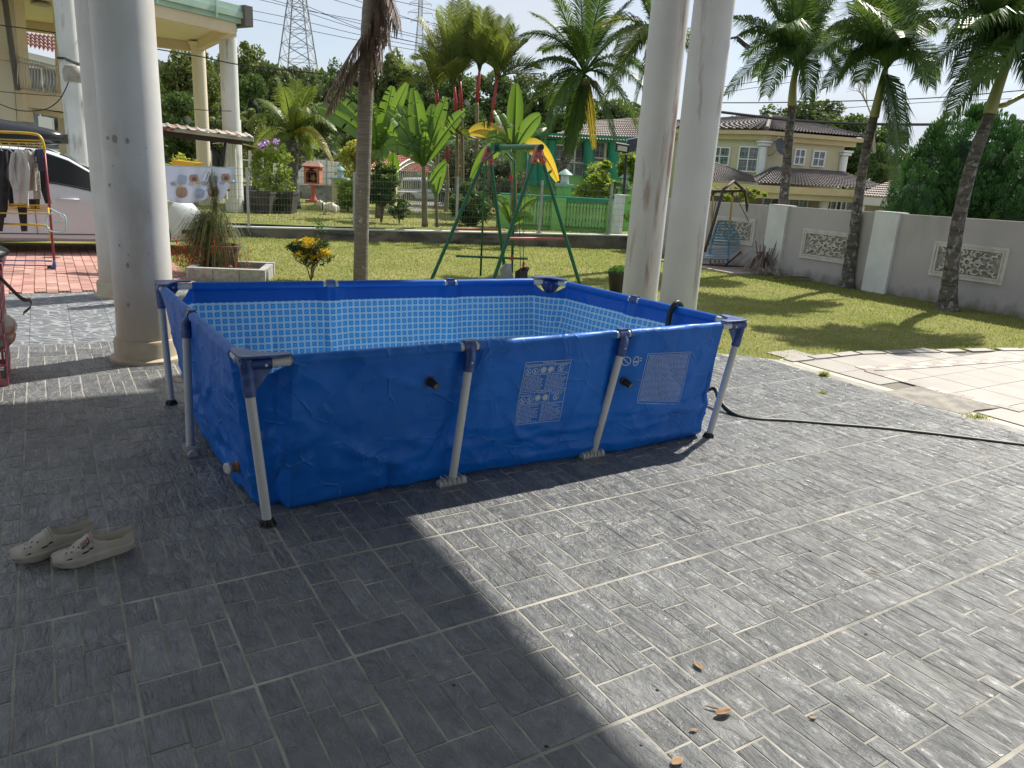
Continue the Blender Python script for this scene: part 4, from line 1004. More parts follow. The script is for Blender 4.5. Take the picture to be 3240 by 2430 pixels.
for k in range(900):
    a = rr.gauss(math.pi+.15, 1.2); up_ = rr.uniform(.12, .48); rd_ = rr.uniform(.14, .60); v = Vector((math.cos(a)*rd_, math.sin(a)*rd_*.7, 0))
    if rr.random() < .06: v *= .3; up_ = rr.uniform(.5, .95)
    top_ = base+v*.55+Zv*up_; end = base+v*1.05+Zv*(up_-rr.uniform(.2, .62) if up_ < .6 else up_-.05); end.z = max(end.z, .08)
    P = smooth([base+v*.05, top_, end], 4); w_ = .0032
    sd_ = Vector((-v.y, v.x, 0)).normalized()*w_ + Zv*0
    for i in range(len(P)-1): o = len(b.v); b.v += [tuple(P[i]-sd_), tuple(P[i]+sd_), tuple(P[i+1]+sd_*.8), tuple(P[i+1]-sd_*.8)]; b.f.append((o, o+1, o+2, o+3))
    for i in range(2, len(P)):              # fine side twigs
        for _ in range(3):
            q = P[i]; e = q+Vector((rr.gauss(0, .035), rr.gauss(0, .03), -rr.uniform(.0, .07))); o = len(b.v); b.v += [tuple(q-sd_*.5), tuple(q+sd_*.5), tuple(e)]; b.f.append((o, o+1, o+2))
    if rr.random() < .38 and end.z < .45:
        for _ in range(rr.randint(1, 4)):
            q = end+Vector((rr.gauss(0, .03), rr.gauss(0, .03), rr.uniform(-.02, .12))); fl2.tube([q, q-Zv*.022+Vector((rr.gauss(0, .006), 0, 0))], [.004, .006], 4)
b.build('foliage', RUS, fp); stuff(fl2.build('flowers', REDF, fp))
CANE = mat('bamboo_cane', (.20, .17, .10), .7, (.13, .12, .08), ns=14)
for (x0, y0, x1, y1, lab) in ((462, 580, 446, 462, 'leftmost bamboo cane stuck in the clay flowerpot'), (468, 580, 462, 455, 'middle bamboo cane stuck in the clay flowerpot'), (474, 580, 474, 455, 'rightmost upright bamboo cane in the clay flowerpot')):
    p = at(x0, y0, 9.9); q = at(x1, y1, 9.85); tag(MB().tube([Vector((p.x, p.y, .34)), q], [.011, .009], 7).build('bamboo_cane', CANE, None, True), lab, 'cane', 'bamboo canes in the clay pot')
tag(MB().sphere(tuple(at(497, 577, 9.75)), .035, 8, 6, (1, 1, .7)).build('brick_lump', mat('terracotta', (.35, .14, .09), .9), None, True), 'small reddish stone lying on the corner of the block box', 'stone')
# ---- clogs
CLOG = mat('beige_foam_rubber', (.46, .42, .36), .6, (.33, .295, .245), ns=10, nd=6, lo=.4, hi=.75, bump=.1, bs=200, bd=.001, kind='obj')
def clog(toe, heel, label, charm, mir):
    toe = Vector(toe); heel = Vector(heel); d = (heel-toe); Ls = d.length*1.06; d.normalize(); n = Vector((-d.y, d.x, 0))
    t = thing('clog', label, 'shoe', tuple(toe), 0, 'pair of beige foam clogs')
    def lp(x, tab):
        for (a, va), (b_, vb) in zip(tab[:-1], tab[1:]):
            if x <= b_: k = (x-a)/(b_-a); k = k*k*(3-2*k); return va+(vb-va)*k
        return tab[-1][1]
    Wd = [(0, .018), (.05, .036), (.14, .046), (.3, .052), (.5, .044), (.68, .038), (.85, .039), (.95, .034), (1, .022)]
    Ht = [(0, .024), (.06, .043), (.2, .062), (.36, .088), (.46, .106), (.52, .108)]
    Rim = [(.46, .106), (.56, .088), (.68, .074), (.8, .075), (.92, .088), (1, .094)]
    Bot = [(0, .022), (.1, .008), (.22, .0), (.75, .0), (.9, .005), (1, .016)]
    def P(x, y, z): return toe+d*(x*Ls)+n*y+Zv*z
    up_ = MB(); rows = []; NS = 44; NA = 20
    for i in range(NS+1):
        x = i/NS; w = lp(x, Wd); row = []
        if x <= .47:
            h = lp(x, Ht)
            for k in range(NA+1):
                a = math.pi*k/NA; y = -math.cos(a); row.append(P(x, w*.93*math.copysign(abs(y)**.8, y), .022+(h-.022)*math.sin(a)**.75))
        else:
            rm = lp(x, Rim); fb = .034
            for k in range(NA+1):
                y = -1+2*k/NA; s_ = 1 if y > 0 else -1; ay = abs(y)
                if ay > .6: q = (1-ay)/.4; row.append(P(x, s_*w*(.93-.10*q**2), .022+(rm-.022)*q**.8))
                elif ay > .5: q = (.6-ay)/.1; row.append(P(x, s_*w*(.83-.08*q), rm-.003-(.012)*q))
                else: row.append(P(x, s_*w*(.75)*(ay/.5), fb+.012*(ay/.5)**4*3 if ay > .35 else fb))
        rows.append(row)
    up_.grid(rows); up_.f = [f[::-1] for f in up_.f]
    h0 = rows[-1]; up_.f.append(tuple(range(NS*(NA+1), (NS+1)*(NA+1))))
    uo = up_.build('upper', CLOG, t, True)
    so_ = MB(); rows = []
    for i in range(NS+1):
        x = i/NS; w = lp(x, Wd)*1.06; b0 = lp(x, Bot); row = []
        for (y, z) in ((-.75, b0), (-.93, b0+.004), (-1.0, b0+.010), (-.965, b0+.016), (-1.01, .028), (-.99, .036), (-.92, .040)): row.append(P(x, y*w*(1+.012*math.sin(x*60+z*300)), z))
        row += [P(x, -((Vector(q)-toe).dot(n)), 0)*0+toe+d*(x*Ls)-n*((Vector(q)-toe).dot(n))+Zv*(Vector(q).z) for q in row[::-1]]
        row.append(row[0]); rows.append(row)
    so_.grid(rows); so_.f.append(tuple(range(14))[::-1]); so_.f.append(tuple(range(NS*15, NS*15+14)))
    so_.build('sole', CLOG, t, True)
    DK = mat('clog_hole_shadow', (.02, .018, .016), .9)
    def up_pt(x, a_):                        # a_ in 0..1 across
        w = lp(x, Wd); h = lp(x, Ht); a = math.pi*a_; y = -math.cos(a); return P(x, w*.93*math.copysign(abs(y)**.8, y), .022+(h-.022)*math.sin(a)**.75)
    def hole(x, a_, rx, ry):
        c = up_pt(x, a_); e1 = (up_pt(x+.01, a_)-c).normalized(); e2 = (up_pt(x, a_+.01)-c).normalized(); nn = e1.cross(e2).normalized(); nn = nn if nn.z > 0 else -nn
        if abs(nn.z) < .05: nn = n*(-1 if a_ < .5 else 1)
        MB().add([c+nn*.0012+e1*rx*math.cos(k*.628)+e2*ry*math.sin(k*.628) for k in range(10)], [tuple(range(10))]).build('vent_hole', DK, uo)
    for (x, a_) in ((.16, .42), (.2, .56), (.22, .36), (.26, .48), (.3, .62), (.3, .34), (.24, .66)): hole(x, a_, .0035, .0035)
    for x in (.16, .36, .50 if False else .44): hole(x, .13 if True else .87, .014, .0035)
    for x in (.16, .36, .44): hole(x, .87, .012, .0035)
    # raised ribs across the instep
    for x in (.40, .455):
        q = [up_pt(x+.02*math.sin(a_*3.1), a_)+Zv*.001 for a_ in [.12+.76*k/12 for k in range(13)]]; MB().tube(q, .0022, 5).build('strap_rib', CLOG, uo, True)
    if charm:
        c = up_pt(.385, .32); e1 = (up_pt(.40, .32)-c).normalized(); e2 = (up_pt(.385, .34)-c).normalized(); nn = e1.cross(e2).normalized(); nn = nn if nn.z > 0 else -nn
        for (dx, hh, m_) in ((-.004, .014, mat('navy_rubber', (.01, .015, .05), .4)), (.009, .010, mat('charm_red', (.45, .02, .02), .4))):
            MB().box(c+e2*dx+nn*.003, (.034, hh, .004), e1, Y=e2, Z=nn).build('shoe_charm', m_, uo)
        for body, dx, sz_ in (('TOY', -.0085, .016), ('STORY', .0055, .009)):
            me = textverts(body, sz_)
            for v in me.vertices: v.co = c+nn*.0056 - e1*v.co.x*1.0 + e2*(dx+v.co.y)*1.0 if False else c+nn*.0056+e1*v.co.x+e2*(dx+v.co.y)
            me.materials.clear(); me.materials.append(mat('charm_white', (.8, .8, .8), .4)); me.transform(wm(t).inverted()); link('lettering', me, uo).parent = uo
        c2_ = up_pt(.30, .22); MB().sphere(tuple(c2_+Zv*.002), .008, 8, 6, (1.3, .8, .8)).build('shoe_charm', mat('grey_charm', (.5, .48, .44), .5), uo, True)
    return t
clog((-1.829, 2.462, .01), (-1.655, 2.675, .01), 'plain beige foam clog, the left one of the pair on the shaded slate', False, 1)
clog((-1.665, 2.452, .01), (-1.475, 2.640, .01), 'beige foam clog with a lettered charm, nearer the pool', True, 1)
# ---- laundry basket with black bag
bk = thing('laundry_basket', 'dusty pink plastic laundry basket with slotted sides at the frame edge', 'basket', tuple(gnd(-10, 830)))
PINK = mat('dusty_pink_plastic', (.36, .10, .12), .4, (.40, .13, .15), ns=5)
Bc = gnd(20, 838); bx, by = U, -V; bw, bl, bh = .42, .55, .62
cor = Bc
ht_ = zat(Bc, 655); bh = min(max(ht_, .3), .8)
def bpt(i, j, z): k = 1+.10*z/bh; c = cor - bx*bw/2 + by*bl/2; return c + bx*(bw/2*i*k) + by*(bl/2*j*k) + Zv*z
for (i0, j0, i1, j1) in ((-1, -1, 1, -1), (1, -1, 1, 1), (-1, -1, -1, 1), (-1, 1, 1, 1)):
    nw = 9; zz = [0, .05] + [.05+(bh-.13)*k/7 for k in range(1, 8)] + [bh-.001]; b = MB()
    def sp(u, z): return bpt(i0+(i1-i0)*u, j0+(j1-j0)*u, z)
    for r_ in range(len(zz)-1):
        solid = r_ == 0 or r_ == len(zz)-2
        if solid: b.grid([[sp(k/8, zz[r_]) for k in range(9)], [sp(k/8, zz[r_+1]) for k in range(9)]]); continue
        z0, z1 = zz[r_], zz[r_+1]; b.grid([[sp(k/8, z0) for k in range(9)], [sp(k/8, z0+.012) for k in range(9)]])
        for k in range(nw+1): u0 = k/nw-.018; u1 = k/nw+.018; u0 = max(u0, 0); u1 = min(u1, 1); b.grid([[sp(u0, z0+.012), sp(u1, z0+.012)], [sp(u0, z1), sp(u1, z1)]])
    o = b.build('side_panel', PINK, bk); o.modifiers.new('solid', 'SOLIDIFY').thickness = .004
rp = [bpt(-1.04, -1.04, bh), bpt(1.04, -1.04, bh), bpt(1.04, 1.04, bh), bpt(-1.04, 1.04, bh), bpt(-1.04, -1.04, bh)]
b = MB()
for a_, c_ in zip(rp[:-1], rp[1:]): b.box((a_+c_)/2-Zv*.012, ((c_-a_).length+.03, .03, .035), (c_-a_))
b.build('rim', PINK, bk)
cl_ = MB(); 
for k in range(7): cl_.sphere(tuple(bpt(rnd.uniform(-.7, .7), rnd.uniform(-.7, .7), rnd.uniform(.1, bh-.12))), rnd.uniform(.09, .14), 10, 8, (1.2, 1, .8))
tag(cl_.build('laundry_pile', mat('mixed_laundry', (.62, .58, .5), .9, (.45, .2, .12), ns=6, nd=2, lo=.5, hi=.6), None, True), 'crumpled pale and rust coloured laundry inside the pink basket', 'laundry')
BAGM = mat('black_bag_fabric', (.016, .016, .018), .45, (.05, .045, .04), ns=20, bump=.6, bs=25, bd=.02)
bg_ = thing('black_bag', 'soft black bag with a loose strap lying on the pink laundry basket', 'bag', tuple(bpt(0, 0, bh)))
b = MB().sphere((0, 0, 0), 1, 24, 16); cc = bpt(.15, -.35, bh+.05)
b.v = [tuple(cc + Vector((p[0]*.27, p[1]*.2, p[2]*.075*(1 if p[2] > 0 else .8))) + Vector(p).normalized()*.03*noise.noise(Vector(p)*2.2)) for p in b.v]
b.build('bag_body', BAGM, bg_, True)
s_ = smooth([bpt(.6, -.7, bh+.05), at(40, 640, 4.75), at(64, 648, 4.7), at(66, 662, 4.68), at(50, 676, 4.66)], 5)
b = MB(); sd_ = Vector((.3, -.2, .5)).normalized()*.016
b.grid([[p-sd_*1.0 for p in s_], [p+sd_ for p in s_]]); o = b.build('strap', mat('taupe_strap', (.15, .13, .11), .7), bg_, True); o.modifiers.new('solid', 'SOLIDIFY').thickness = .003
# ---- dead leaves and litter on the slate
DL = mat('dry_leaf', (.42, .29, .18), .75, (.26, .16, .09), ns=30, trans=.15)
def leaf(px_, py_, ln__, wd_, ang, label, curl=.4):
    ln__ *= .8; wd_ *= .62; c = gnd(px_, py_, .014); X = Vector((math.cos(ang), math.sin(ang), 0)); Y = Vector((-X.y, X.x, 0)); rows = []
    for i in range(9):
        u = i/8; w = wd_*math.sin(math.pi*min(max(u, .03), .97))**.7; rows.append([c+X*((u-.5)*ln__)+Y*(k/2-1)*w*.5+Zv*(.004+curl*ln__*(abs(k/2-1)**2*.25*(w/wd_)+ (u-.5)**2*.5)+.003*noise.noise(Vector((i, k, px_)))) for k in range(5)])
    o = MB().grid(rows).build('dead_leaf', DL, None, True); o.modifiers.new('solid', 'SOLIDIFY').thickness = .0008
    tag(o, label, 'leaf', 'dead leaves on the slate paving'); return o
leaf(1508, 1441, .055, .035, 2.0, 'curled tan dead leaf standing on edge in the sunlit slate')
leaf(1562, 1545, .075, .045, .4, 'largest crumpled brown dead leaf near the lower shade edge', .9); leaf(1540, 1533, .07, .012, -.3, 'thin tan leaf sliver touching the largest crumpled leaf', .3)
leaf(1498, 1580, .032, .02, .2, 'small tan leaf scrap below the crumpled leaf'); leaf(1462, 1648, .055, .045, .6, 'pale curled leaf at the bottom edge of the picture')
leaf(1889, 1238, .055, .018, -.5, 'brown leaf with dark stalk alone on the sunlit slate at right'); leaf(1756, 1553, .03, .018, .3, 'small brown leaf scrap right of the largest crumpled leaf')
leaf(1822, 1102, .03, .01, .2, 'narrow pale leaf sliver far up the sunlit slate'); leaf(1960, 1090, .06, .006, -.9, 'thin dark twig on the slate near the hose at right'); leaf(635, 1618, .035, .004, .3, 'tiny pale twig on the shaded slate at the bottom')
for k, (x, y) in enumerate(((1640, 1460), (1713, 1280), (1990, 1010), (2040, 1210), (2080, 1180), (1870, 1370), (505, 1300), (1270, 1150), (1420, 1490), (1915, 1180), (1580, 1080), (980, 1480), (2125, 1240), (2170, 1150), (1750, 1190), (1140, 1290), (1385, 1610), (1180, 1612), (330, 985), (210, 1080))):
    q = gnd(x, y, .014); tag(MB().sphere(tuple(q), .0025+.001*(k % 3), 6, 4, (1.4, 1, .6)).build('grit', BLKP, None, True), 'tiny dark grit speck scattered on the slate paving', 'grit', 'dark grit specks on the slate')
# ================================================================== PALMS AND PLANTS
LEAFG = mat('palm_leaf_green', (.055, .115, .03), .40, (.09, .16, .04), ns=3, trans=.32, tc=(.15, .24, .04), spec=.22, orand=.25)
LEAFY = mat('palm_leaf_yellow', (.22, .20, .03), .5, (.32, .26, .04), ns=4, trans=.35, tc=(.45, .38, .05), orand=.1)
LEAFOL = mat('olive_palm_leaf', (.055, .10, .028), .45, (.12, .13, .035), ns=3, trans=.35, tc=(.28, .34, .05), orand=.25, spec=.25)
LEAFL = mat('light_palm_leaf', (.10, .155, .035), .42, (.15, .19, .05), ns=3, trans=.35, tc=(.30, .38, .06), orand=.2, spec=.25)
DRYF = mat('dry_frond', (.13, .085, .06), .8, (.22, .16, .12), ns=5, trans=.15)
TRUNK = mat('ringed_palm_trunk', (.18, .155, .125), .9, (.26, .23, .19), ns=5, nd=7, lo=.4, hi=.7, bump=.8, bs=9, bd=.02, vscale=(1, 1, 9), stain=((.42, .42, .38), 16, .62, .68, (1, 1, .6)))
TRUNKD = mat('dark_palm_trunk', (.055, .046, .04), .9, (.15, .135, .12), ns=3, nd=7, bump=.9, bs=8, bd=.02, vscale=(1, 1, 8), stain=((.30, .31, .29), 14, .52, .64, (1, 1, .8)))
SHAFT = mat('green_crownshaft', (.24, .27, .07), .4, (.34, .33, .13), ns=3, vscale=(1, 1, .3))
RSHAFT = mat('red_crownshaft', (.40, .03, .035), .4, (.28, .04, .035), ns=5)
def frond_mesh(base, tip, arch, m, name='frond', n=44, ll=.45, vup=.35, droop=.5, w=.035, bare=.12, seed=0, rach=.018, sway=0, fold=0.0):
    "feather leaf from base to tip: arched midrib and two rows of bent leaflets"
    rr = random.Random(seed); base = Vector(base); tip = Vector(tip); L = (tip-base).length
    hv = Vector((tip.x-base.x, tip.y-base.y, 0)); sd = Vector((-hv.y, hv.x, 0)); sd = sd.normalized() if sd.length > .01 else Vector((1, 0, 0))
    c1 = base.lerp(tip, .45) + Zv*arch + sd*sway; P = []; K = 16
    for i in range(K+1): t = i/K; P.append(base*(1-t)**2 + c1*2*t*(1-t) + tip*t*t)
    def pt(t): x = t*K; i = min(int(x), K-1); return P[i].lerp(P[i+1], x-i)
    def tg(t): x = min(int(t*K), K-1); return (P[x+1]-P[x]).normalized()
    b = MB(); b.tube(P[::2], [rach*(1-.85*i/(K/2)) for i in range(K//2+1)], 4, caps=False)
    for i in range(n):
        t = bare+(1-bare)*(i+rr.random()*.5)/n; p = pt(t); T = tg(t); S = T.cross(Zv)
        if S.length < .1: S = sd.copy()
        S.normalize(); Nn = S.cross(T).normalized(); Nn = Nn if Nn.z > 0 or abs(T.z) > .8 else -Nn
        lf = ll*(math.sin(math.pi*min(.14+.80*t, 1))**.6)*rr.uniform(.85, 1.1)
        for s_ in (-1, 1):
            u = (T*(.55+.35*t) + S*s_*(1-fold) + Nn*(vup+rr.uniform(-.12, .12))).normalized(); q0 = p; q1 = p+u*lf*.5; g = droop*rr.uniform(.6, 1.35)
            u2 = (u*(1-g*.45)+Vector((rr.uniform(-.12, .12), rr.uniform(-.12, .12), -g))).normalized(); q2 = q1+u2*lf*.5
            wv = T.cross(u).cross(u); wv = (T-u*T.dot(u)).normalized()*w*.5
            o = len(b.v); b.v += [tuple(q0-wv*.5), tuple(q0+wv*.5), tuple(q1+wv), tuple(q1-wv), tuple(q2)]; b.f += [(o, o+1, o+2, o+3), (o+3, o+2, o+4)]
    return b
def add_frond(parent, base, tip, arch, m, **k):
    nm = k.pop('name', 'frond'); return frond_mesh(base, tip, arch, m, **k).build(nm, m, parent)
def palm_trunk(parent, pts, r0, r1, m, name='trunk', n=12, flare=1.5, rings=0):
    P = smooth(pts, 10); N = len(P)-1; rr = []
    for i in range(N+1):
        t = i/N; r = r0+(r1-r0)*t; r *= 1+(flare-1)*math.exp(-t*N/4.0); r *= 1+.025*math.sin(i*2.4)+.02*noise.noise(P[i]*4); rr.append(r)
    return MB().tube(P, rr, n).build(name, m, parent, True)
# --- three palms by the boundary wall
def wallpalm(label, base, trunk_px, shaft_px, Y, r, fr, seed):
    t = thing('palm_tree', label, 'palm tree', tuple(base), 0, 'palms in front of the boundary wall')
    cx_, cy_ = shaft_px[-1]; r9 = random.Random(seed); fr = list(fr)+[(cx_+x+r9.uniform(-12, 12), cy_+y+r9.uniform(-12, 12), r9.uniform(-1.1, 1.1), a, d) for (x, y, a, d) in ((-70, -150, .2, .5), (60, -165, .2, .5), (-125, -60, .55, .9), (120, -75, .5, .9), (-95, 30, .65, 1.1), (95, 25, .65, 1.1), (20, -190, .1, .4), (-30, -185, .1, .4))]
    tp = [base]+[at(x, y, Y) for x, y in trunk_px]; palm_trunk(t, tp, r*1.15, r*.85, TRUNKD, flare=1.75)
    sp = [at(x, y, Y) for x, y in shaft_px]; MB().tube(smooth(sp, 4), [r*.98-(r*.45)*i/(4*(len(sp)-1)) for i in range(4*(len(sp)-1)+1)], 14).build('crownshaft', SHAFT, t, True)
    c = sp[-1]; k = 0
    MB().tube([c-Zv*.05, c+Zv*.22], [r*.55, r*.2], 8).build('leaf_bases', LEAFOL, t, True)
    for (tx, ty, dY, arch, dr) in fr:
        tip = at(tx, ty, Y+dY); add_frond(t, c+Vector((rnd.uniform(-.04, .04), rnd.uniform(-.04, .04), rnd.uniform(0, .12))), tip, arch, LEAFG, n=88, ll=.56, vup=.25, droop=dr*1.35, w=.021, seed=seed+k, rach=.02, bare=.10); k += 1
    return t
bA = gnd(1672, 585); bB = gnd(1828, 622); bC = gnd(2045, 670)
FA = [(1582, 40, -.2, .35, .5), (1572, 205, -.5, .75, .9), (1655, 205, -.8, .9, 1.1), (1630, -60, .3, .2, .3), (1700, -110, -.3, .1, .3), (1770, -90, .3, .1, .3), (1835, -50, 0, .25, .5), (1745, 215, -.5, .8, 1.1), (1838, 120, .3, .55, .9), (1610, 120, .6, .6, .8), (1720, -130, .5, 0, .2), (1690, 60, -1.2, .6, .6), (1780, 20, 1.2, .4, .5)]
wallpalm('palm tree nearest the porch column, dead frond heap at its foot', bA, [(1684, 500), (1696, 400), (1704, 300), (1711, 226)], [(1711, 228), (1713, 190), (1719, 146)], bA.y, .088, FA, 10)
FB = [(1785, 190, -.3, .7, .9), (1800, 60, .2, .5, .6), (1850, -30, -.3, .2, .3), (1905, -60, .2, .1, .3), (1960, -20, .3, .2, .4), (2010, 60, -.2, .4, .7), (2015, 170, .3, .7, 1.0), (1860, 175, -.7, .6, 1.1), (1925, 395, -.3, .05, .55), (1945, 330, -.5, .25, .7), (1880, 20, .9, .3, .4), (1955, 80, -.9, .5, .6), (1760, 120, -.6, .65, .8)]
wallpalm('middle palm tree of the boundary wall with one long frond hanging down its trunk', bB, [(1840, 540), (1852, 450), (1866, 350), (1888, 252)], [(1888, 254), (1897, 215), (1909, 165), (1913, 150)], bB.y, .078, FB, 40)
FC = [(2055, 250, -.3, .55, 1.0), (1985, 170, -.4, .75, .9), (1930, 60, 0, .6, .6), (1975, -20, .3, .35, .4), (2060, -60, -.3, .2, .3), (2130, -110, .2, .1, .3), (2215, -100, 0, .1, .3), (2300, 20, .3, .4, .6), (2330, 150, -.3, .7, .9), (2290, 240, -.2, .7, 1.0), (2090, 60, -1.0, .6, .6), (2200, 60, 1.0, .5, .6), (2120, 180, -.9, .7, 1.0), (2240, 190, -.8, .6, 1.0)]
pC = wallpalm('rightmost palm tree leaning over the second carved wall panel', bC, [(2054, 590), (2070, 480), (2098, 360), (2138, 245)], [(2138, 246), (2152, 200), (2170, 150), (2176, 140)], bC.y, .088, FC, 70)
for (x1, y1) in ((2212, 208), (2222, 196)):
    MB().tube([at(2146, 232, bC.y), at(2172, 226, bC.y), at(x1, y1, bC.y)], [.03, .035, .015], 8).build('flower_spathe', SHAFT, pC, True)
# --- single trunk near the pool with dead fronds
b0 = gnd(779, 612); t0 = thing('palm_tree', 'tall straight grey palm trunk rising behind the pool with brown dead fronds', 'palm tree', tuple(b0))
Y0 = b0.y
palm_trunk(t0, [b0, at(781, 500, Y0), at(785, 350, Y0), at(790, 200, Y0), at(797, 60, Y0), at(806, -60, Y0), at(812, -160, Y0)], .092, .098, TRUNK, flare=1.12, n=20)
c = at(806, -60, Y0)
def dead(base, tip, arch, n, ll, seed, w=.026):
    return add_frond(t0, base, tip, arch, DRYF, n=n, ll=ll, vup=-.15, droop=1.6, w=w, bare=.04, seed=seed, rach=.016, fold=.45, name='dead_frond')
dead(at(812, 40, Y0-.12), at(700, 215, Y0-.3), .10, 46, .42, 1); dead(at(800, 90, Y0-.13), at(705, 240, Y0-.35), .04, 40, .36, 2)
dead(at(815, -50, Y0-.12), at(836, 90, Y0-.2), .05, 40, .38, 3); dead(at(812, -40, Y0-.1), at(806, 190, Y0-.12), .05, 44, .26, 4); dead(at(822, -60, Y0-.1), at(862, 60, Y0-.2), .1, 36, .4, 5); dead(at(812, 20, Y0-.12), at(822, 150, Y0-.15), .02, 30, .3, 6)
MB().tube([at(822, 10, Y0-.1), at(830, 60, Y0-.13), at(834, 100, Y0-.14)], [.02, .045, .01], 8).build('leaf_sheath', mat('grey_sheath', (.3, .26, .22), .7), t0, True)
# --- coconut palm beyond the fence
YC = 25.0; bc = at(1213, 412, YC); bc.z = UZ
tcn = thing('coconut_palm', 'large coconut palm with curved dark trunk in front of the green house', 'palm tree', tuple(bc))
palm_trunk(tcn, [bc, at(1217, 370, YC), at(1232, 310, YC), at(1250, 250, YC), at(1262, 175, YC)], .19, .13, TRUNKD, flare=1.3, n=14)
c = at(1262, 158, YC); k = 0
for (tx, ty, dY, arch, dr, mt) in ((1125, 78, 0, .9, .5, 0), (1150, 30, .8, .6, .35, 0), (1185, -40, -.5, .3, .3, 0), (1250, -90, .6, .1, .3, 0), (1310, -60, -.6, .2, .3, 0), (1365, 0, .4, .4, .4, 0), (1400, 60, 0, .8, .6, 0), (1390, 150, .8, .9, .9, 0), (1130, 150, -.6, .7, 1.0, 0), (1130, 250, .4, 1.0, 1.0, 0), (1175, 300, -.8, .7, .9, 0), (1230, 330, -.4, .3, .9, 0), (1330, 310, -.5, .7, 1.0, 0), (1375, 270, .3, 1.0, 1.0, 0), (1400, 200, -1.2, .9, 1.0, 0), (1190, 230, 1.2, .6, .9, 0), (1283, 320, .6, .3, .9, 1), (1215, 60, -1.4, .8, .5, 0), (1300, 60, 1.4, .7, .5, 0), (1170, 110, 1.5, .8, .6, 0)):
    add_frond(tcn, c+Zv*rnd.uniform(-.05, .15), at(tx, ty, YC+dY), arch, (LEAFG, LEAFY)[mt], n=96, ll=.72 if not mt else .35, vup=.15, droop=dr, w=.034, seed=200+k, rach=.04, bare=.14); k += 1
for k in range(9): MB().sphere(tuple(c+Vector((rnd.gauss(0, .2), -.1+rnd.gauss(0, .15), -.15-rnd.random()*.25))), .10, 8, 6, (1, 1, 1.2)).build('coconut', mat('green_coconut', (.10, .09, .03), .5, (.16, .12, .04), ns=4), tcn, True)
# --- hanging fronds of a palm hidden by the right column
tph = thing('palm_tree', 'palm crown showing left of the porch columns with drooping bright fronds', 'palm tree', tuple(gnd(1440, 570)))
hc = at(1425, 95, 13.5); palm_trunk(tph, [Vector((hc.x, 13.5, 0)), hc], .1, .08, TRUNKD)
for k, (tx, ty, dY, arch, dr) in enumerate(((1270, 135, -.3, .7, .7), (1290, 60, .2, .5, .5), (1320, 200, -.5, .8, .9), (1300, 230, .4, .9, .9), (1360, -40, 0, .2, .3), (1400, -60, .3, .1, .3), (1370, 240, 0, .7, 1.1), (1560, 140, .2, .6, .8), (1540, 230, -.2, .8, 1), (1340, 110, -.9, .6, .8))):
    add_frond(tph, hc, at(tx, ty, 13.5+dY), arch, LEAFOL if k % 2 else LEAFG, n=84, ll=.46, vup=.2, droop=dr, w=.02, seed=300+k, bare=.12)
# --- young palm on the left
YP = 21.0; bp0 = at(632, 420, YP); bp0.z = UZ
yp = thing('young_palm', 'young bright green feather palm with one yellow frond over the red shrine', 'palm tree', tuple(bp0))
c = at(632, 300, YP); palm_trunk(yp, [bp0, c], .16, .10, TRUNKD)
for k, (tx, ty, dY, arch, dr, mt) in enumerate(((598, 168, 0, .15, .5, 0), (640, 175, .4, .1, .4, 0), (672, 190, -.4, .3, .5, 0), (560, 215, .3, .4, .7, 0), (538, 262, -.3, .7, .9, 0), (548, 325, .5, .8, 1.0, 0), (585, 345, -.6, .6, 1.0, 0), (700, 225, .5, .5, .8, 0), (722, 280, -.3, .9, 1.0, 0), (718, 350, -.6, .95, 1.1, 2), (670, 345, .5, .7, 1.0, 0), (610, 190, -1, .5, .6, 0), (655, 240, -1.2, .7, 1, 0), (690, 320, .9, .8, 1, 0))):
    add_frond(yp, c, at(tx, ty, YP+dY), arch, (LEAFL, LEAFY, LEAFY)[mt], n=80, ll=.46 if mt < 2 else .34, vup=.2, droop=dr, w=.022, seed=400+k, rach=.03, bare=.1)
# --- red lipstick palms: one thing per stem
YL = 24.5
def lip(label, foot, s0, s1, tips, seed, YL=YL):
    b = at(*foot, YL); b.z = UZ; t = thing('lipstick_palm', label, 'palm tree', tuple(b), 0, 'red stemmed palms beyond the fence')
    a, c = at(*s0, YL), at(*s1, YL)
    palm_trunk(t, [b, b.lerp(a, .5)+Vector((.03, 0, 0)), a], .065, .06, mat('thin_olive_trunk', (.16, .14, .06), .8, (.24, .21, .12), ns=4, vscale=(1, 1, 5)), flare=1.0, n=8)
    MB().tube([a, a.lerp(c, .5), c], [.05, .06, .035], 10).build('crownshaft', RSHAFT, t, True)
    for k, (tx, ty, dY, arch) in enumerate(tips):
        add_frond(t, c-Zv*.12, at(tx, ty, YL+dY), arch, LEAFOL, n=58, ll=.78, vup=.5, droop=.22, w=.026, seed=seed+k, rach=.022, bare=.16)
lip('left stem of the red stemmed palms with the tallest crown', (986, 430), (986, 250), (981, 180), [(940, 30, 0, .1), (985, 5, .3, 0), (1020, 12, -.3, 0), (903, 45, .3, .3), (895, 130, -.3, .6), (960, 20, -.8, .1), (1005, 60, .9, .1), (925, 90, .8, .4), (950, 150, -1, .5)], 500)
lip('red stemmed palm just right of the tallest crown, leaning slightly', (998, 430), (996, 240), (994, 172), [(975, 40, .2, .1), (1000, 0, 0, 0), (1030, 30, -.4, .1), (948, 60, .6, .2), (1020, 90, .8, .3)], 530, 24.9)
lip('red stemmed palm with an upright narrow crown in the middle', (1028, 430), (1030, 222), (1036, 150), [(1030, 25, 0, 0), (1058, 32, .3, 0), (1044, 20, -.4, 0), (1012, 60, .4, .1), (1066, 70, -.5, .2), (1020, 110, .7, .4)], 560)
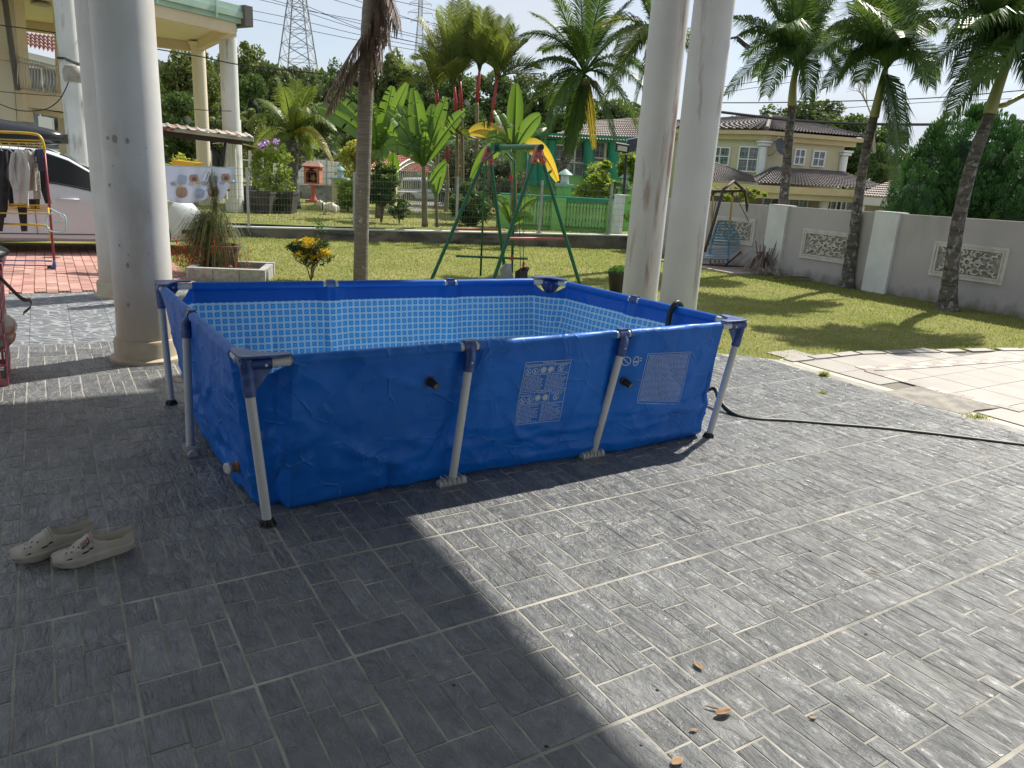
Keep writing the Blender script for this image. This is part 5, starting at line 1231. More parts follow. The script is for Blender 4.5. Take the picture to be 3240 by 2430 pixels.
lip('red stemmed palm with a wide crown leaning right', (1052, 430), (1060, 272), (1074, 165), [(1060, 50, 0, 0), (1090, 40, .3, 0), (1115, 62, -.3, .1), (1140, 90, .2, .3), (1165, 150, -.3, .5), (1040, 80, .4, .2), (1100, 90, -.8, .2), (1160, 190, .5, .6), (1085, 60, .9, 0)], 590)
lip('short dark red stemmed palm low at the left of the group', (942, 430), (944, 225), (944, 196), [(905, 110, 0, .3), (880, 150, .3, .5), (920, 80, -.3, .2), (950, 70, .4, .1), (870, 195, 0, .6), (985, 130, -.5, .3)], 620, 25.5)
lip('lowest red stem standing in the thicket behind the banana leaves', (964, 430), (965, 355), (967, 298), [(935, 270, 0, .2), (990, 265, .3, .2), (1010, 300, 0, .4), (940, 320, -.4, .4)], 650, 24.0)
# --- banana plants
BAN = mat('banana_leaf', (.055, .135, .022), .38, (.10, .18, .035), ns=2, trans=.4, tc=(.24, .40, .035), spec=.5, orand=.18)
BANY = mat('yellow_banana_leaf', (.45, .32, .03), .5, (.35, .30, .05), ns=3, trans=.45, tc=(.8, .55, .05))
BSTEM = mat('banana_stem', (.18, .16, .07), .7, (.10, .07, .05), ns=4, vscale=(1, 1, .5))
def banana_leaf(parent, base, tip, arch, w, m, roll=0.0, seed=0, pet=.12):
    rr = random.Random(seed); base = Vector(base); tip = Vector(tip); c1 = base.lerp(tip, .5)+Zv*arch; K = 30; P = []
    for i in range(K+1): t = i/K; P.append(base*(1-t)**2+c1*2*t*(1-t)+tip*t*t)
    b = MB(); b.tube(P[::2], [.028*(1-.85*i/(K/2)) for i in range(K//2+1)], 5, caps=False)
    for s_ in (-1, 1):
        prev = None; gap = 0; tear = 0
        for i in range(int(K*pet), K+1):
            t = (i/K-pet)/(1-pet); ww = w*.5*(math.sin(math.pi*min(.07+.90*t, .985))**.55); T = (P[min(i+1, K)]-P[max(i-1, 0)]).normalized()
            S = T.cross(Vector((math.sin(roll), -math.cos(roll), .35))).normalized(); Nn = S.cross(T).normalized()
            if prev is None or rr.random() < .12: tear = rr.uniform(-.25, .1); fresh = True
            else: fresh = False
            row = [P[i]+S*s_*.004, P[i]+S*s_*ww*.5+Nn*ww*(.22+tear*.3), P[i]+S*s_*ww+Nn*ww*(.20+tear)-T*ww*.0]
            if prev is not None:
                o = len(b.v); pr_ = prev if not fresh else [prev[0], prev[0].lerp(row[1], .75), prev[0].lerp(row[2], .85)]
                b.v += [tuple(q) for q in pr_+row]; b.f += [(o, o+1, o+4, o+3), (o+1, o+2, o+5, o+4)]
            prev = row
    return b.build('leaf', m, parent, True)
def banana(label, foot, crown, Y, leaves, seed, r=.09):
    b = at(*foot, Y); b.z = UZ; c = at(*crown, Y); t = thing('banana_plant', label, 'banana plant', tuple(b), 0, 'banana plants beyond the fence')
    MB().tube(smooth([b, b.lerp(c, .5), c], 4), [r*(1-.5*i/8) for i in range(9)], 10).build('stem', BSTEM, t, True)
    for k, (tx, ty, dY, arch, w, y, roll) in enumerate(leaves): banana_leaf(t, c-Zv*.1, at(tx, ty, Y+dY), arch, w, (BAN, BANY)[y], roll, seed+k)
    return t
banana('banana plant behind the grey palm trunk with broad leaf reaching left', (818, 455), (818, 318), 19.0, [(684, 233, -.2, .35, .52, 0, .3), (722, 213, .3, .3, .5, 0, .2), (848, 186, 0, .05, .42, 0, 0), (880, 180, -.3, .1, .42, 0, -.3), (803, 222, -.4, .05, .4, 0, .4), (838, 245, .5, .2, .4, 0, 0), (862, 300, -.3, .35, .4, 0, -.6), (790, 352, -.2, .4, .42, 0, .5), (828, 350, -.4, .35, .42, 0, 0)], 10)
ban2 = banana('banana plant with tall glowing upright leaves in the middle of the garden', (918, 492), (915, 352), 17.0, [(893, 190, 0, .05, .40, 0, .1), (901, 205, .35, .05, .36, 0, -.3), (935, 225, .2, .1, .32, 0, .3), (964, 210, .2, .1, .36, 0, -.2), (1006, 238, -.3, .2, .44, 0, -.6), (862, 225, .2, .25, .36, 0, .5), (835, 240, -.2, .3, .4, 0, .6), (833, 318, -.3, .45, .4, 0, .4), (920, 285, -.4, .1, .2, 0, .1), (885, 330, -.3, .3, .3, 0, .2), (985, 300, .3, .35, .36, 0, -.4), (948, 250, .6, .1, .3, 1, -.1)], 40, .075)
banana_leaf(ban2, at(925, 405, 16.8), at(965, 350, 16.7), .1, .26, BAN, -.5, 99)
banana('thin banana sucker right of the glowing banana plant', (944, 492), (942, 420), 17.1, [(962, 345, 0, .12, .24, 0, -.4), (930, 372, .1, .1, .2, 0, .2)], 70, .04)
banana('ragged banana plant behind the swing set with yellow hanging leaves', (1112, 492), (1110, 318), 16.9, [(1115, 180, 0, .05, .36, 0, .1), (1068, 238, .3, .2, .34, 0, .4), (1168, 248, -.2, .2, .38, 0, -.4), (1014, 288, -.2, .45, .36, 1, .5), (1180, 275, .3, .3, .36, 0, -.5), (1205, 392, -.3, .75, .36, 1, -.8), (1018, 385, .2, .65, .34, 0, .7), (1112, 385, -.5, .35, .26, 0, 0), (1050, 300, -.4, .3, .3, 0, .3), (1150, 305, .4, .25, .3, 0, -.2)], 100, .085)
banana('low banana sucker with upright leaf behind the dark bush', (850, 448), (848, 395), 19.5, [(850, 330, 0, .05, .34, 0, 0), (828, 372, .2, .15, .3, 0, .3)], 130, .05)
banana('broad leaved young banana by the green wall under the swing', (1105, 505), (1105, 480), 16.3, [(1160, 430, 0, .3, .28, 0, -.5), (1070, 430, .2, .3, .26, 0, .4), (1085, 440, -.3, .2, .2, 0, .2), (1150, 478, -.3, .3, .24, 0, -.5)], 150, .03)
# --- leafy things: bushes, hedge masses, trees
LEAFM = {}
def leafmat(name, c, c2, ns=1.2, trans=.35, tc_=None, orand=.12): LEAFM[name] = mat(name, c, .55, c2, ns=ns, nd=5, lo=.35, hi=.65, trans=trans, tc=tc_, orand=orand, spec=.3); return LEAFM[name]
G1 = leafmat('bright_bush_leaf', (.10, .18, .025), (.19, .26, .045), 2.5, .4, (.4, .5, .06)); G2 = leafmat('dark_bush_leaf', (.04, .085, .025), (.085, .135, .04), 2, .3, (.14, .22, .03))
G3 = leafmat('hill_tree_leaf', (.075, .115, .045), (.14, .175, .07), .25, .25, (.16, .22, .04), .3); G4 = leafmat('hill_tree_light_leaf', (.12, .155, .05), (.19, .215, .08), .3, .3, (.24, .30, .05), .25)  # hill_tree_leaf greens lightened: distance haze put into their colour
G5 = leafmat('grey_green_leaf', (.06, .08, .045), (.12, .135, .08), 1.4, .25, (.15, .2, .08)); GY = leafmat('yellow_green_leaf', (.22, .25, .04), (.30, .30, .06), 2, .45, (.5, .5, .08))
def blobs(cx, cy, cz, rx, ry, rz, nb, br, seed, flat=.8):
    "leaf positions on many irregular clumps spread through an ellipsoid"
    r0 = np.random.default_rng(seed); v = r0.normal(size=(nb, 3)); v /= np.linalg.norm(v, axis=1)[:, None]; k = r0.uniform(.35, 1, (nb, 1))**.5; C = v*k*[rx, ry, rz]+[cx, cy, cz]; S = br*r0.uniform(.55, 1.35, nb)
    def f(r, n):
        j = r.integers(0, nb, n); u = r.normal(size=(n, 3)); u /= np.linalg.norm(u, axis=1)[:, None]; q = r.uniform(.55, 1.05, (n, 1)); return C[j]+u*q*S[j][:, None]*[1, 1, flat]
    return f
def bush(name, label, cat, px_, pyb, pyt, wpx, Y, m, n=2500, leafs=.10, seed=0, z0=None, trunk=True, group=None, nb=26, thin=.45, ry=None):
    b = at(px_, pyb, Y); zb = b.z if z0 is None else z0; zt = at(px_, pyt, Y).z; w = wpx/2*dep(b)/1606
    t = thing(name, label, cat, (b.x, b.y, zb), 0, group); h = zt-zb
    cz = zb+h*(.56 if trunk else .5); rz = h*(.42 if trunk else .5)
    addcloud(t, 'crown' if 'tree' in name else 'foliage', numcloud('foliage', n, blobs(b.x, b.y, cz, w*.86, (ry or w)*.8, rz*.86, nb, min(w, rz)*.42, seed), leafs, m, thin, seed=seed+1))
    stem(t, Vector((b.x, b.y, zb)), 6, w*.5, h*.7, max(.012, w*.06), BARK, 'trunk' if 'tree' in name else 'stem', seed)
    return t
bush('shrub', 'dense dark green shrub right of the grey palm trunk behind the fence', 'shrub', 823, 500, 345, 80, 17.6, G2, 4200, .10, 11, UZ)
bush('shrub', 'little shrub with its own stem right of the dense dark shrub', 'shrub', 862, 498, 425, 46, 17.5, G2, 900, .08, 12, UZ)
bush('shrub', 'bright leafy shrub left of the grey palm trunk near the dog', 'shrub', 752, 460, 385, 62, 21, G1, 2200, .11, 13, UZ, False)
bush('shrub', 'pale flowering shrub above the grey wall behind the shrine', 'shrub', 772, 410, 288, 80, 27, GY, 2600, .14, 14, UZ)
bush('hedge', 'grey green speckled hedge mass under the red stemmed palms', 'hedge', 1010, 420, 288, 150, 27.5, G5, 7000, .15, 15, UZ, False, nb=50)
bush('hedge', 'speckled hedge mass between the bananas and the green house', 'hedge', 1075, 440, 340, 110, 24.5, G5, 3800, .12, 16, UZ, False)
bush('shrub', 'spiky undergrowth at the foot of the red stemmed palms', 'shrub', 1010, 492, 400, 110, 18.6, G2, 3800, .17, 17, UZ, False, thin=.16)
bush('shrub', 'leafy shrub below the solar light by the wall corner', 'shrub', 1290, 425, 340, 90, 21.5, G1, 2400, .15, 18, UZ, False)
bush('shrub', 'bright shrub beside the solar light pole near the column', 'shrub', 1350, 425, 310, 70, 20.5, G1, 2600, .16, 19, UZ, False)
bush('vine', 'climbing vine over the boundary wall behind the frame swing', 'vine', 1590, 435, 402, 150, 17.0, G1, 1100, .09, 20, None, False, ry=.3)
bush('shrub', 'small plants along the fence left of the shrine', 'shrub', 560, 425, 380, 60, 22, G1, 1500, .12, 21, UZ, False)
bush('shrub', 'bright broad leaved shrub seen under the rusty shelter roof', 'shrub', 405, 375, 338, 80, 24, GY, 1500, .2, 22, UZ, False)
bush('shrub', 'topiary tuft growing at the foot of the left lamp post', 'shrub', 240, 345, 318, 55, 14, G1, 700, .06, 23, None, False)
# purple flowered tree and bonsai in troughs
bush('flowering_tree', 'small tree with mauve flowers growing beside the black troughs', 'tree', 592, 440, 298, 92, 19.6, G1, 2600, .085, 24, UZ, nb=20)
MAUVE = mat('mauve_petal', (.45, .28, .62), .5, trans=.3)
for (x, y) in ((597, 310), (574, 306), (566, 312)): 
    o = numcloud('flower', 14, lambda r, n: np.array(at(x, y, 19.0))+r.normal(size=(n, 3))*.04, .09, MAUVE, .8, seed=int(x)); tag(link('flower', o), 'mauve flower cluster on the small tree by the troughs, at its '+{597: 'top right', 574: 'top', 566: 'top left'}[x], 'flower')
bush('shrub', 'small bonsai with twisted stem leaning out of the trough', 'bonsai', 610, 468, 415, 46, 18.7, G2, 700, .06, 25, UZ)
TRO = mat('black_trough', (.035, .033, .032), .7, (.07, .06, .055), ns=6)
def trough(label, x0, x1, yt, yb, Y):
    a, b = at(x0, yb, Y), at(x1, yb, Y); zt = at(x0, yt, Y).z; t = thing('planting_trough', label, 'planter', (a.x, a.y, UZ), 0, 'black troughs beyond the fence'); zb = UZ
    c = (a+b)/2; hw = (b.x-a.x)/2; o = []
    for (k, z, kk) in ((.82, zb, 1), (1.0, zt-.05, 1), (1.04, zt-.05, 1), (1.04, zt, 1), (.96, zt, 1), (.92, zt-.08, 1)): o.append([Vector((c.x+sx*hw*k, c.y+sy*.26*k, z)) for sx, sy in ((-1, -1), (1, -1), (1, 1), (-1, 1), (-1, -1))])
    mb = MB().grid(o); mb.f.append(tuple(mb_i for mb_i in range(25, 29))); mb.build('trough_body', TRO, t)
    return t
trough('left black garden trough behind the fence post', 505, 545, 400, 446, 18.6); trough('middle black garden trough right of the fence post', 545, 592, 412, 452, 18.4); trough('large black trough under the mauve flowered tree', 582, 640, 412, 450, 18.9)
# dead frond heap by the wall and litter
hp0 = gnd(1645, 592); hpt = thing('dead_frond_heap', 'brown heap of dead palm fronds at the foot of the nearest wall palm', 'leaves', tuple(hp0))
b = MB(); rr = random.Random(5)
for k in range(70):
    a = rr.uniform(0, 6.283); l_ = rr.uniform(.25, .62); q = hp0+Vector((math.cos(a)*l_, math.sin(a)*l_*.7, 0)); top_ = hp0+Vector((math.cos(a)*l_*.4, math.sin(a)*l_*.3, rr.uniform(.15, .42))); q.z = rr.uniform(.01, .12)
    if rr.random() < .2: q.z = rr.uniform(.35, .7); q = q.lerp(hp0, .3); q.z = rr.uniform(.4, .65)
    P = smooth([hp0+Zv*.12, top_, q], 4); sd_ = Vector((-math.sin(a), math.cos(a), 0))*rr.uniform(.006, .018)
    for i in range(len(P)-1): o = len(b.v); b.v += [tuple(P[i]-sd_), tuple(P[i]+sd_), tuple(P[i+1]+sd_*.8), tuple(P[i+1]-sd_*.8)]; b.f.append((o, o+1, o+2, o+3))
b.build('dry_leaves', mat('grey_dry_leaf', (.24, .19, .16), .85, (.13, .09, .07), ns=9), hpt)
fr_ = frond_mesh(gnd(1672, 600, .06), gnd(1775, 603, .03), .05, DRYF, n=26, ll=.26, vup=0, droop=.3, w=.012, seed=4).build('fallen_frond', DRYF, None); tag(fr_, 'dead frond lying on the grass between the first two wall palms', 'frond')
# big conifer (thuja) behind the wall at right
THU = mat('thuja_green', (.055, .15, .04), .6, (.10, .22, .06), ns=3.5, trans=.15, tc=(.07, .16, .03), spec=.25)
def thuja(label, cx, yb, yt, wpx, Y, seed, n=420):
    b = at(cx, yb, Y); zt = at(cx, yt, Y).z; w = wpx/2*Y/1606; t = thing('conifer', label, 'conifer', (b.x, b.y, 0), 0, 'thuja conifers behind the boundary wall')
    MB().tube([Vector((b.x, b.y, 0)), Vector((b.x, b.y, zt*.6))], [.12, .05], 8).build('trunk', BARK, t, True)
    r = np.random.default_rng(seed); Vv = []; Ff = []; K = 0
    # flame shaped tufts, each a spray of small scale leaves
    h = r.uniform(0, 1, n)**.8; an = r.uniform(0, 6.283, n); rad = w*np.sqrt(np.clip(1-(h-.12)**2/.80, .0, 1))*r.uniform(.86, 1.06, n); rad[h > .93] *= .4
    C = np.c_[b.x+np.cos(an)*rad, b.y+np.sin(an)*rad, zt*h]; up = np.c_[np.cos(an)*.45, np.sin(an)*.45, np.ones(n)]; up /= np.linalg.norm(up, axis=1)[:, None]
    m_ = 84; out = []
    for i in range(n):
        s = r.uniform(.75, 1.3)*w*.16; u = r.normal(size=(m_, 3)); u /= np.linalg.norm(u, axis=1)[:, None]; q = C[i]+u*[s*.5, s*.5, s*.95]
        d = up[i]*.9+u*.8; d /= np.linalg.norm(d, axis=1)[:, None]; e = np.cross(d, u+.01); e /= np.linalg.norm(e, axis=1)[:, None]+1e-6; L_ = s*.36
        out.append(np.stack([q-d*L_*.5, q-e*L_*.17, q+d*L_*.6, q+e*L_*.17], 1).reshape(-1, 3))
    Vv = np.concatenate(out); addcloud(t, 'foliage', npmesh('foliage', Vv, np.arange(len(Vv)).reshape(-1, 4), THU))
    # dense inner body so nothing shows through
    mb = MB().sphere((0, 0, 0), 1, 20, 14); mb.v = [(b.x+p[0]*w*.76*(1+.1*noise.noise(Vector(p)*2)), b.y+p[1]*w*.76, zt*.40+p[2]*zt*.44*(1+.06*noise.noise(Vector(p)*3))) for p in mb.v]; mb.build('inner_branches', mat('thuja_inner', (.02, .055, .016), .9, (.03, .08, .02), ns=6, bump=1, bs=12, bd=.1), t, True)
thuja('great rounded conifer behind the boundary wall left of the rightmost palm', 2070, 470, 243, 285, 16.5, 1, 520)
thuja('lower dark conifer at the right picture edge behind the wall', 2215, 500, 290, 190, 15.0, 2, 380)
thuja('small conifer skirt where the great conifer meets the wall', 1965, 470, 352, 130, 15.6, 3, 180)
# --- trees on the slope and behind the houses: shared crowns
def crown_variant(seed, m, nb=44, n=8000, leafs=.10, flat=.75):
    return numcloud('crown', n, blobs(0, 0, 0, .80, .80, .72, nb, .26, seed, flat), leafs, m, .55, seed=seed+5)
CV = [crown_variant(1, G3), crown_variant(2, G3, 34), crown_variant(3, G4), crown_variant(4, G2, 30), crown_variant(5, G4, 46)]
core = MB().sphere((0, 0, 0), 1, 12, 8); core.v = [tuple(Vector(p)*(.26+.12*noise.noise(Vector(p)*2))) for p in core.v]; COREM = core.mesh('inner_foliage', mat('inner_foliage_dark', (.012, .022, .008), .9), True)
TRM = MB().tube([(0, 0, -1.9), (.03, 0, -.9), (0, .02, .2)], [.07, .05, .02], 6).mesh('trunk', BARK, True)
def bgtree(label, cx, yt, wpx, yb, Y, v, rz=0, group='trees on the wooded slope'):
    p = at(cx, (yt+yb)/2, Y); w = wpx/2*Y/1606; h = (at(cx, yt, Y).z-at(cx, yb, Y).z)/2
    t = thing('background_tree', label, 'tree', tuple(p), rz, group)
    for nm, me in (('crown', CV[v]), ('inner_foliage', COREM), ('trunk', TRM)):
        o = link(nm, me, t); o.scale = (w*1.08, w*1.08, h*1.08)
HT = [('tall feathery tree beyond the cream porch columns', 415, 82, 130, 290, 42, 2), ('rounded light green tree right of the cream porch column', 528, 66, 110, 250, 46, 4), ('dark small leaved tree under the first pylon', 590, 118, 110, 300, 40, 1), ('dense dark tree left of the young palm', 548, 150, 90, 330, 36, 3), ('dull green tree directly below the pylon legs', 645, 134, 100, 300, 42, 0), ('mid slope tree right of the pylon', 700, 140, 90, 310, 44, 1), ('grey green tree behind the dead fronds', 745, 122, 90, 300, 46, 0), ('dark tree mass behind the grey palm trunk', 770, 180, 120, 340, 36, 3),
      ('tall pale tree between trunk and red stemmed palms', 852, 98, 110, 300, 46, 2), ('low dark tree behind the first banana plant', 860, 190, 110, 330, 38, 3), ('tree on the slope behind the tallest red stemmed palm', 925, 130, 120, 320, 44, 0), ('dark tree below the narrow red stemmed crown', 1000, 150, 130, 330, 40, 3), ('slope tree behind the wide red stemmed crown', 1070, 140, 130, 320, 42, 1), ('tree filling the gap left of the coconut palm', 1140, 150, 130, 320, 44, 0), ('dark tree behind the coconut palm', 1230, 190, 140, 330, 44, 3), ('tree right of the coconut palm behind the roof', 1340, 200, 130, 330, 46, 1),
      ('dark leafy mass beyond the rusty shelter', 400, 190, 120, 360, 34, 3), ('light shrubby tree right of the rusty shelter', 535, 215, 90, 345, 32, 4), ('tree seen between the left lamp post and the porch column', 196, 160, 80, 330, 40, 1), ('dark low tree left of the young palm trunk', 470, 250, 130, 370, 34, 0)]
for k, (lab, cx, yt, w_, yb, Y, v) in enumerate(HT): bgtree(lab, cx, yt, w_, yb, Y, v, k*1.3)
HR = [('leafy tree rising left behind the cream house roof', 1600, 238, 110, 330, 52, 1), ('tallest tree behind the cream house with ragged top', 1690, 222, 130, 340, 56, 0), ('broad tree directly behind the cream house', 1765, 205, 150, 350, 54, 0), ('dark tree right of the cream house', 1840, 238, 130, 400, 50, 3), ('dark round tree between cream house and conifer', 1900, 262, 120, 420, 48, 3), ('narrow dark tree beside the hanging frond', 1886, 300, 70, 430, 44, 3), ('tree behind the porch columns over the far roofs', 1500, 250, 120, 360, 52, 1), ('small pointed tree left of the great conifer', 1990, 294, 34, 430, 46, 3), ('pale feathery tree left of the great conifer', 1950, 330, 80, 440, 44, 4)]
for k, (lab, cx, yt, w_, yb, Y, v) in enumerate(HR): bgtree(lab, cx, yt, w_, yb, Y, v, k*.9, 'trees behind the cream house')
# wooded slope behind everything
rows = []
for j in range(9):
    row = []
    for i in range(41):
        x = -90+i*4.6; y = 46+j*8; h_ = (1-math.exp(-j*.55))*(6.5+3.2*math.exp(-((x+26)/16)**2)-.5)*(1/(1+math.exp((x-14)/5)))
        row.append((x, y, .1+h_+.8*noise.noise(Vector((x*.1, y*.1, 0)))))
    rows.append(row)
struct(MB().grid(rows).build('hill', mat('hill_undergrowth', (.035, .055, .018), .95, (.07, .09, .03), ns=.6, nd=8, bump=1, bs=1.5, bd=.5), None, True))
fo = numcloud('hill_woods', 30000, lambda r, n: (lambda x, y: np.c_[x, y, .4+(1-np.exp(-((y-46)/8)*.55))*(6.0+3.2*np.exp(-((x+26)/16)**2))*(1/(1+np.exp((x-14)/5)))+r.uniform(0, 1, n)**1.5*2.2*(.5+.5*np.sin(x*.9)*np.cos(y*.5+x*.3))])(r.uniform(-60, 30, n), r.uniform(46, 90, n)), .75, G3, .6, seed=77)
stuff(link('hill_woods', fo), 'far wooded slope reading as one green mass below the pylons', 'woods')
# ================================================================== FENCE, FAR GARDEN, HOUSES
GALV = mat('galvanised_steel', (.45, .46, .47), .4, (.35, .36, .37), ns=6, metal=.5)
WIRE = mat('fence_wire', (.20, .27, .24), .5, metal=.3)
fen = thing('mesh_fence', 'green welded mesh fence with steel posts standing on the kerb wall', 'fence', (-2, 16, 0))
kd = (KB-KA).normalized(); kn = Vector((-kd.y, kd.x, 0)); KL = (KB-KA).length
def kp(t, z): p = KA+kd*t+kn*.06; return Vector((p.x, p.y, kz(p.x)+z))
def kt(x): return (onpl(x, 450, KA+kn*.06, kd)-KA).dot(kd)
FH = 1.13
for x in (140, 330, 536, 765, 987, 1168, 1318):
    t = kt(x); t = min(max(t, .1), KL-.1); MB().box(kp(t, FH/2), (.05, .05, FH+.02), kd).build('post', GALV, fen); MB().box(kp(t, .006), (.11, .10, .012), kd).build('post_base', GALV, fen)
wires = MB()
def strip(a, b, r):
    a, b = Vector(a), Vector(b); d = (b-a).normalized(); s1 = d.cross(kn).normalized()*r; s2 = kn*r
    o = len(wires.v); wires.v += [tuple(a-s1-s2), tuple(a+s1-s2), tuple(a+s2), tuple(b-s1-s2), tuple(b+s1-s2), tuple(b+s2)]; wires.f += [(o, o+1, o+4, o+3), (o+1, o+2, o+5, o+4), (o+2, o, o+3, o+5)]
t = .15
while t < KL-.1: strip(kp(t, .02), kp(t, FH-.02), .0016); t += .058
nh = 9
for k in range(nh):
    z = .04+(FH-.06)*k/(nh-1)
    for i in range(24): strip(kp(.1+(KL-.2)*i/24, z), kp(.1+(KL-.2)*(i+1)/24, z), .0024)
stuff(wires.build('wire_mesh', WIRE, fen))
# grey low wall, white curved wall and side fences behind the shrine
OLDW = mat('old_grey_wall', (.20, .19, .17), .95, (.36, .35, .32), ns=2, nd=8, bump=.5, bs=12, stain=((.05, .05, .045), 1.5, .5, .65, (1, 1, 2)))
def wallpx(name, label, x0, yb0, yt0, x1, yb1, yt1, Y0, Y1, th, m, cat='wall'):
    a = at(x0, yb0, Y0); b = at(x1, yb1, Y1); c = at(x1, yt1, Y1); d = at(x0, yt0, Y0); t = thing(name, label, cat, tuple(a)); n = (b-a).cross(Zv).normalized()
    if n.y > 0: n = -n
    MB().prism([a-Zv*.15, b-Zv*.15, c, d], -n*th).build('wall_body', m, t); return t
wallpx('garden_wall', 'low stained grey block wall behind the red shrine', 570, 432, 396, 765, 438, 402, 27, 27, .2, OLDW)
wtw = thing('curved_wall', 'white wall with scooped top behind the shrine', 'wall', tuple(at(640, 400, 29)))
pts = [at(590, 400, 29), at(740, 400, 29), at(740, 372, 29), at(724, 350, 29), at(700, 345, 29), at(690, 352, 29), at(674, 350, 29), at(664, 346, 29), at(648, 365, 29), at(634, 378, 29), at(632, 392, 29), at(617, 392, 29), at(617, 350, 29), at(604, 350, 29), at(603, 368, 29), at(592, 350, 29)]
pts = [at(628, 402, 29), at(736, 402, 29), at(736, 352, 29), at(700, 346, 29), at(676, 344, 29), at(662, 350, 29), at(652, 362, 29), at(640, 374, 29), at(628, 380, 29)]
MB().prism(pts, Vector((0, .2, 0))).build('wall_body', mat('bright_white_paint', (.80, .80, .78), .7, (.70, .70, .68), ns=2), wtw)
for (x0, x1, yt) in ((618, 628, 350), (590, 606, 352)): MB().prism([at(x0, 402, 29), at(x1, 402, 29), at(x1, yt, 29), at(x0, yt, 29)], Vector((0, .3, 0))).build('pillar', MATS['bright_white_paint'], wtw)
f2_ = thing('wire_fence', 'tall thin wire fence on the low grey wall behind the shrine', 'fence', tuple(at(740, 400, 26.8))); b = MB()
for x in (623, 705, 735, 770, 800): b.tube([at(x, 400, 26.8), at(x, 335+.06*(x-600), 26.8)], .03, 6)
b2_ = MB()
for k in range(5): b2_.tube([at(600, 338+k*14, 26.8), at(800, 350+k*13, 26.8)], .008, 4)
for x in range(612, 800, 8): b2_.tube([at(x, 400, 26.8), at(x, 338+.06*(x-600), 26.8)], .006, 3)
for k, x in enumerate((623, 705, 735, 770, 800)): MB().tube([at(x, 400, 26.8), at(x, 335+.06*(x-600), 26.8)], .03, 6).build('post', GALV, f2_)
stuff(b2_.build('wire_mesh', WIRE, f2_))
# shrine
REDS = mat('shrine_red', (.50, .07, .05), .55, (.42, .12, .07), ns=6)
YS = 24.5; sh = thing('shrine', 'small red spirit shrine with arched niche on a turned red pedestal', 'shrine', tuple(at(677, 434, YS)))
b = at(677, 434, YS); zb = UZ; sc_ = YS/1606*.97; cx = b.x
def zz_(y): return at(677, y, YS).z
MB().box((cx, YS, zb+.04), (.42, .36, .06)).build('plinth', REDS, sh)
MB().lathe([(.13, zb+.08), (.10, zb+.14), (.065, zb+.22), (.075, (zb+zz_(398))/2), (.065, zz_(405)), (.11, zz_(401)), (.16, zz_(399))], (cx, YS, 0), 14).build('pedestal', REDS, sh, 40)
z0, z1 = zz_(397), zz_(362); hw = .245; dp_ = .20
arc = [(hw-.06, z0+.06)]+[((hw-.06)*math.cos(k*math.pi/10), z0+.06+(z1-z0-.14)*(.45+.55*math.sin(k*math.pi/10))) for k in range(0, 11)]+[(-(hw-.06), z0+.06)]
front = MB()
outer = [(-hw, z0), (hw, z0), (hw, z1), (-hw, z1)]
MB().box((cx, YS+.02, z0+.02), (2*hw, 2*dp_, .04)).build('floor_board', REDS, sh)
for s_ in (-1, 1): MB().box((cx+s_*(hw-.02), YS+.02, (z0+z1)/2+.02), (.04, 2*dp_, z1-z0-.04)).build('side_wall', mat('shrine_terracotta', (.52, .20, .12), .7, (.45, .15, .09), ns=9), sh)
MB().box((cx, YS+dp_, (z0+z1)/2+.02), (2*hw-.06, .03, z1-z0-.04)).build('back_wall', mat('shrine_dark_red', (.25, .02, .03), .6), sh)
n_ = 10; fr_ = MB()
for s_ in (-1, 1):
    pl = [(s_*(hw-.041), z0+.042), (s_*(hw-.041), z1)]; 
    for k in range(n_+1): a = math.pi/2*(1-k/n_); pl.append((s_*(hw-.07)*math.cos(a), z0+.30+(z1-z0-.36)*math.sin(a)))
    pl.append((s_*(hw-.07), z0+.042)); fr_.prism([Vector((cx+x, YS-dp_+.0, z)) for x, z in pl], Vector((0, .03, 0)))
fr_.build('arched_front', MATS['shrine_terracotta'], sh)
MB().box((cx, YS+.02, z1+.02), (2*hw+.1, 2*dp_+.1, .04)).build('eave', REDS, sh)
za = zz_(348); MB().add([(cx-hw-.06, YS-dp_-.06, z1+.041), (cx+hw+.06, YS-dp_-.06, z1+.041), (cx+hw+.06, YS+dp_+.08, z1+.041), (cx-hw-.06, YS+dp_+.08, z1+.041), (cx-.18, YS, za), (cx+.18, YS, za)], [(0, 1, 5, 4), (1, 2, 5), (2, 3, 4, 5), (3, 0, 4), (3, 2, 1, 0)]).build('roof', mat('shrine_roof', (.28, .13, .10), .8, (.34, .2, .16), ns=20), sh)
MB().sphere((cx, YS+.05, z0+.17), .09, 10, 8, (1, .7, 1.3)).build('statue', mat('gilt', (.45, .3, .12), .4), sh, True)
# white dog with black harness, side on, head left
YD = 19.35; dg = thing('dog', 'white dog in a black harness standing side on behind the fence', 'dog', (at(708, 459, YD).x, YD, UZ))
def skin(name, pts, edges, m, parent, lv=2):
    me = bpy.data.meshes.new(name); me.from_pydata([p[0] for p in pts], edges, []); o = link(name, me, parent); me.materials.append(m)
    o.modifiers.new('skin', 'SKIN').use_smooth_shade = True; sv = me.skin_vertices[0].data if me.skin_vertices else None
    if sv is None:
        import bmesh as _b; bm = _b.new(); bm.from_mesh(me); bm.verts.layers.skin.verify(); bm.to_mesh(me); bm.free(); sv = me.skin_vertices[0].data
    for i, p in enumerate(pts): r = p[1]; sv[i].radius = (r, r) if not isinstance(r, tuple) else r; sv[i].use_root = (i == 0)
    s = o.modifiers.new('sub', 'SUBSURF'); s.levels = lv; s.render_levels = lv; return o
DOGM = mat('white_fur', (.74, .70, .62), .9, (.60, .54, .45), ns=9, bump=.5, bs=90, bd=.01)
a = at(694, 448, YD); k_ = YD/1606*1.02
def DP(x, y, dy=0): p = at(x, y, YD); return (p.x-dg.location.x, dy, p.z-UZ)
gy = 460.5
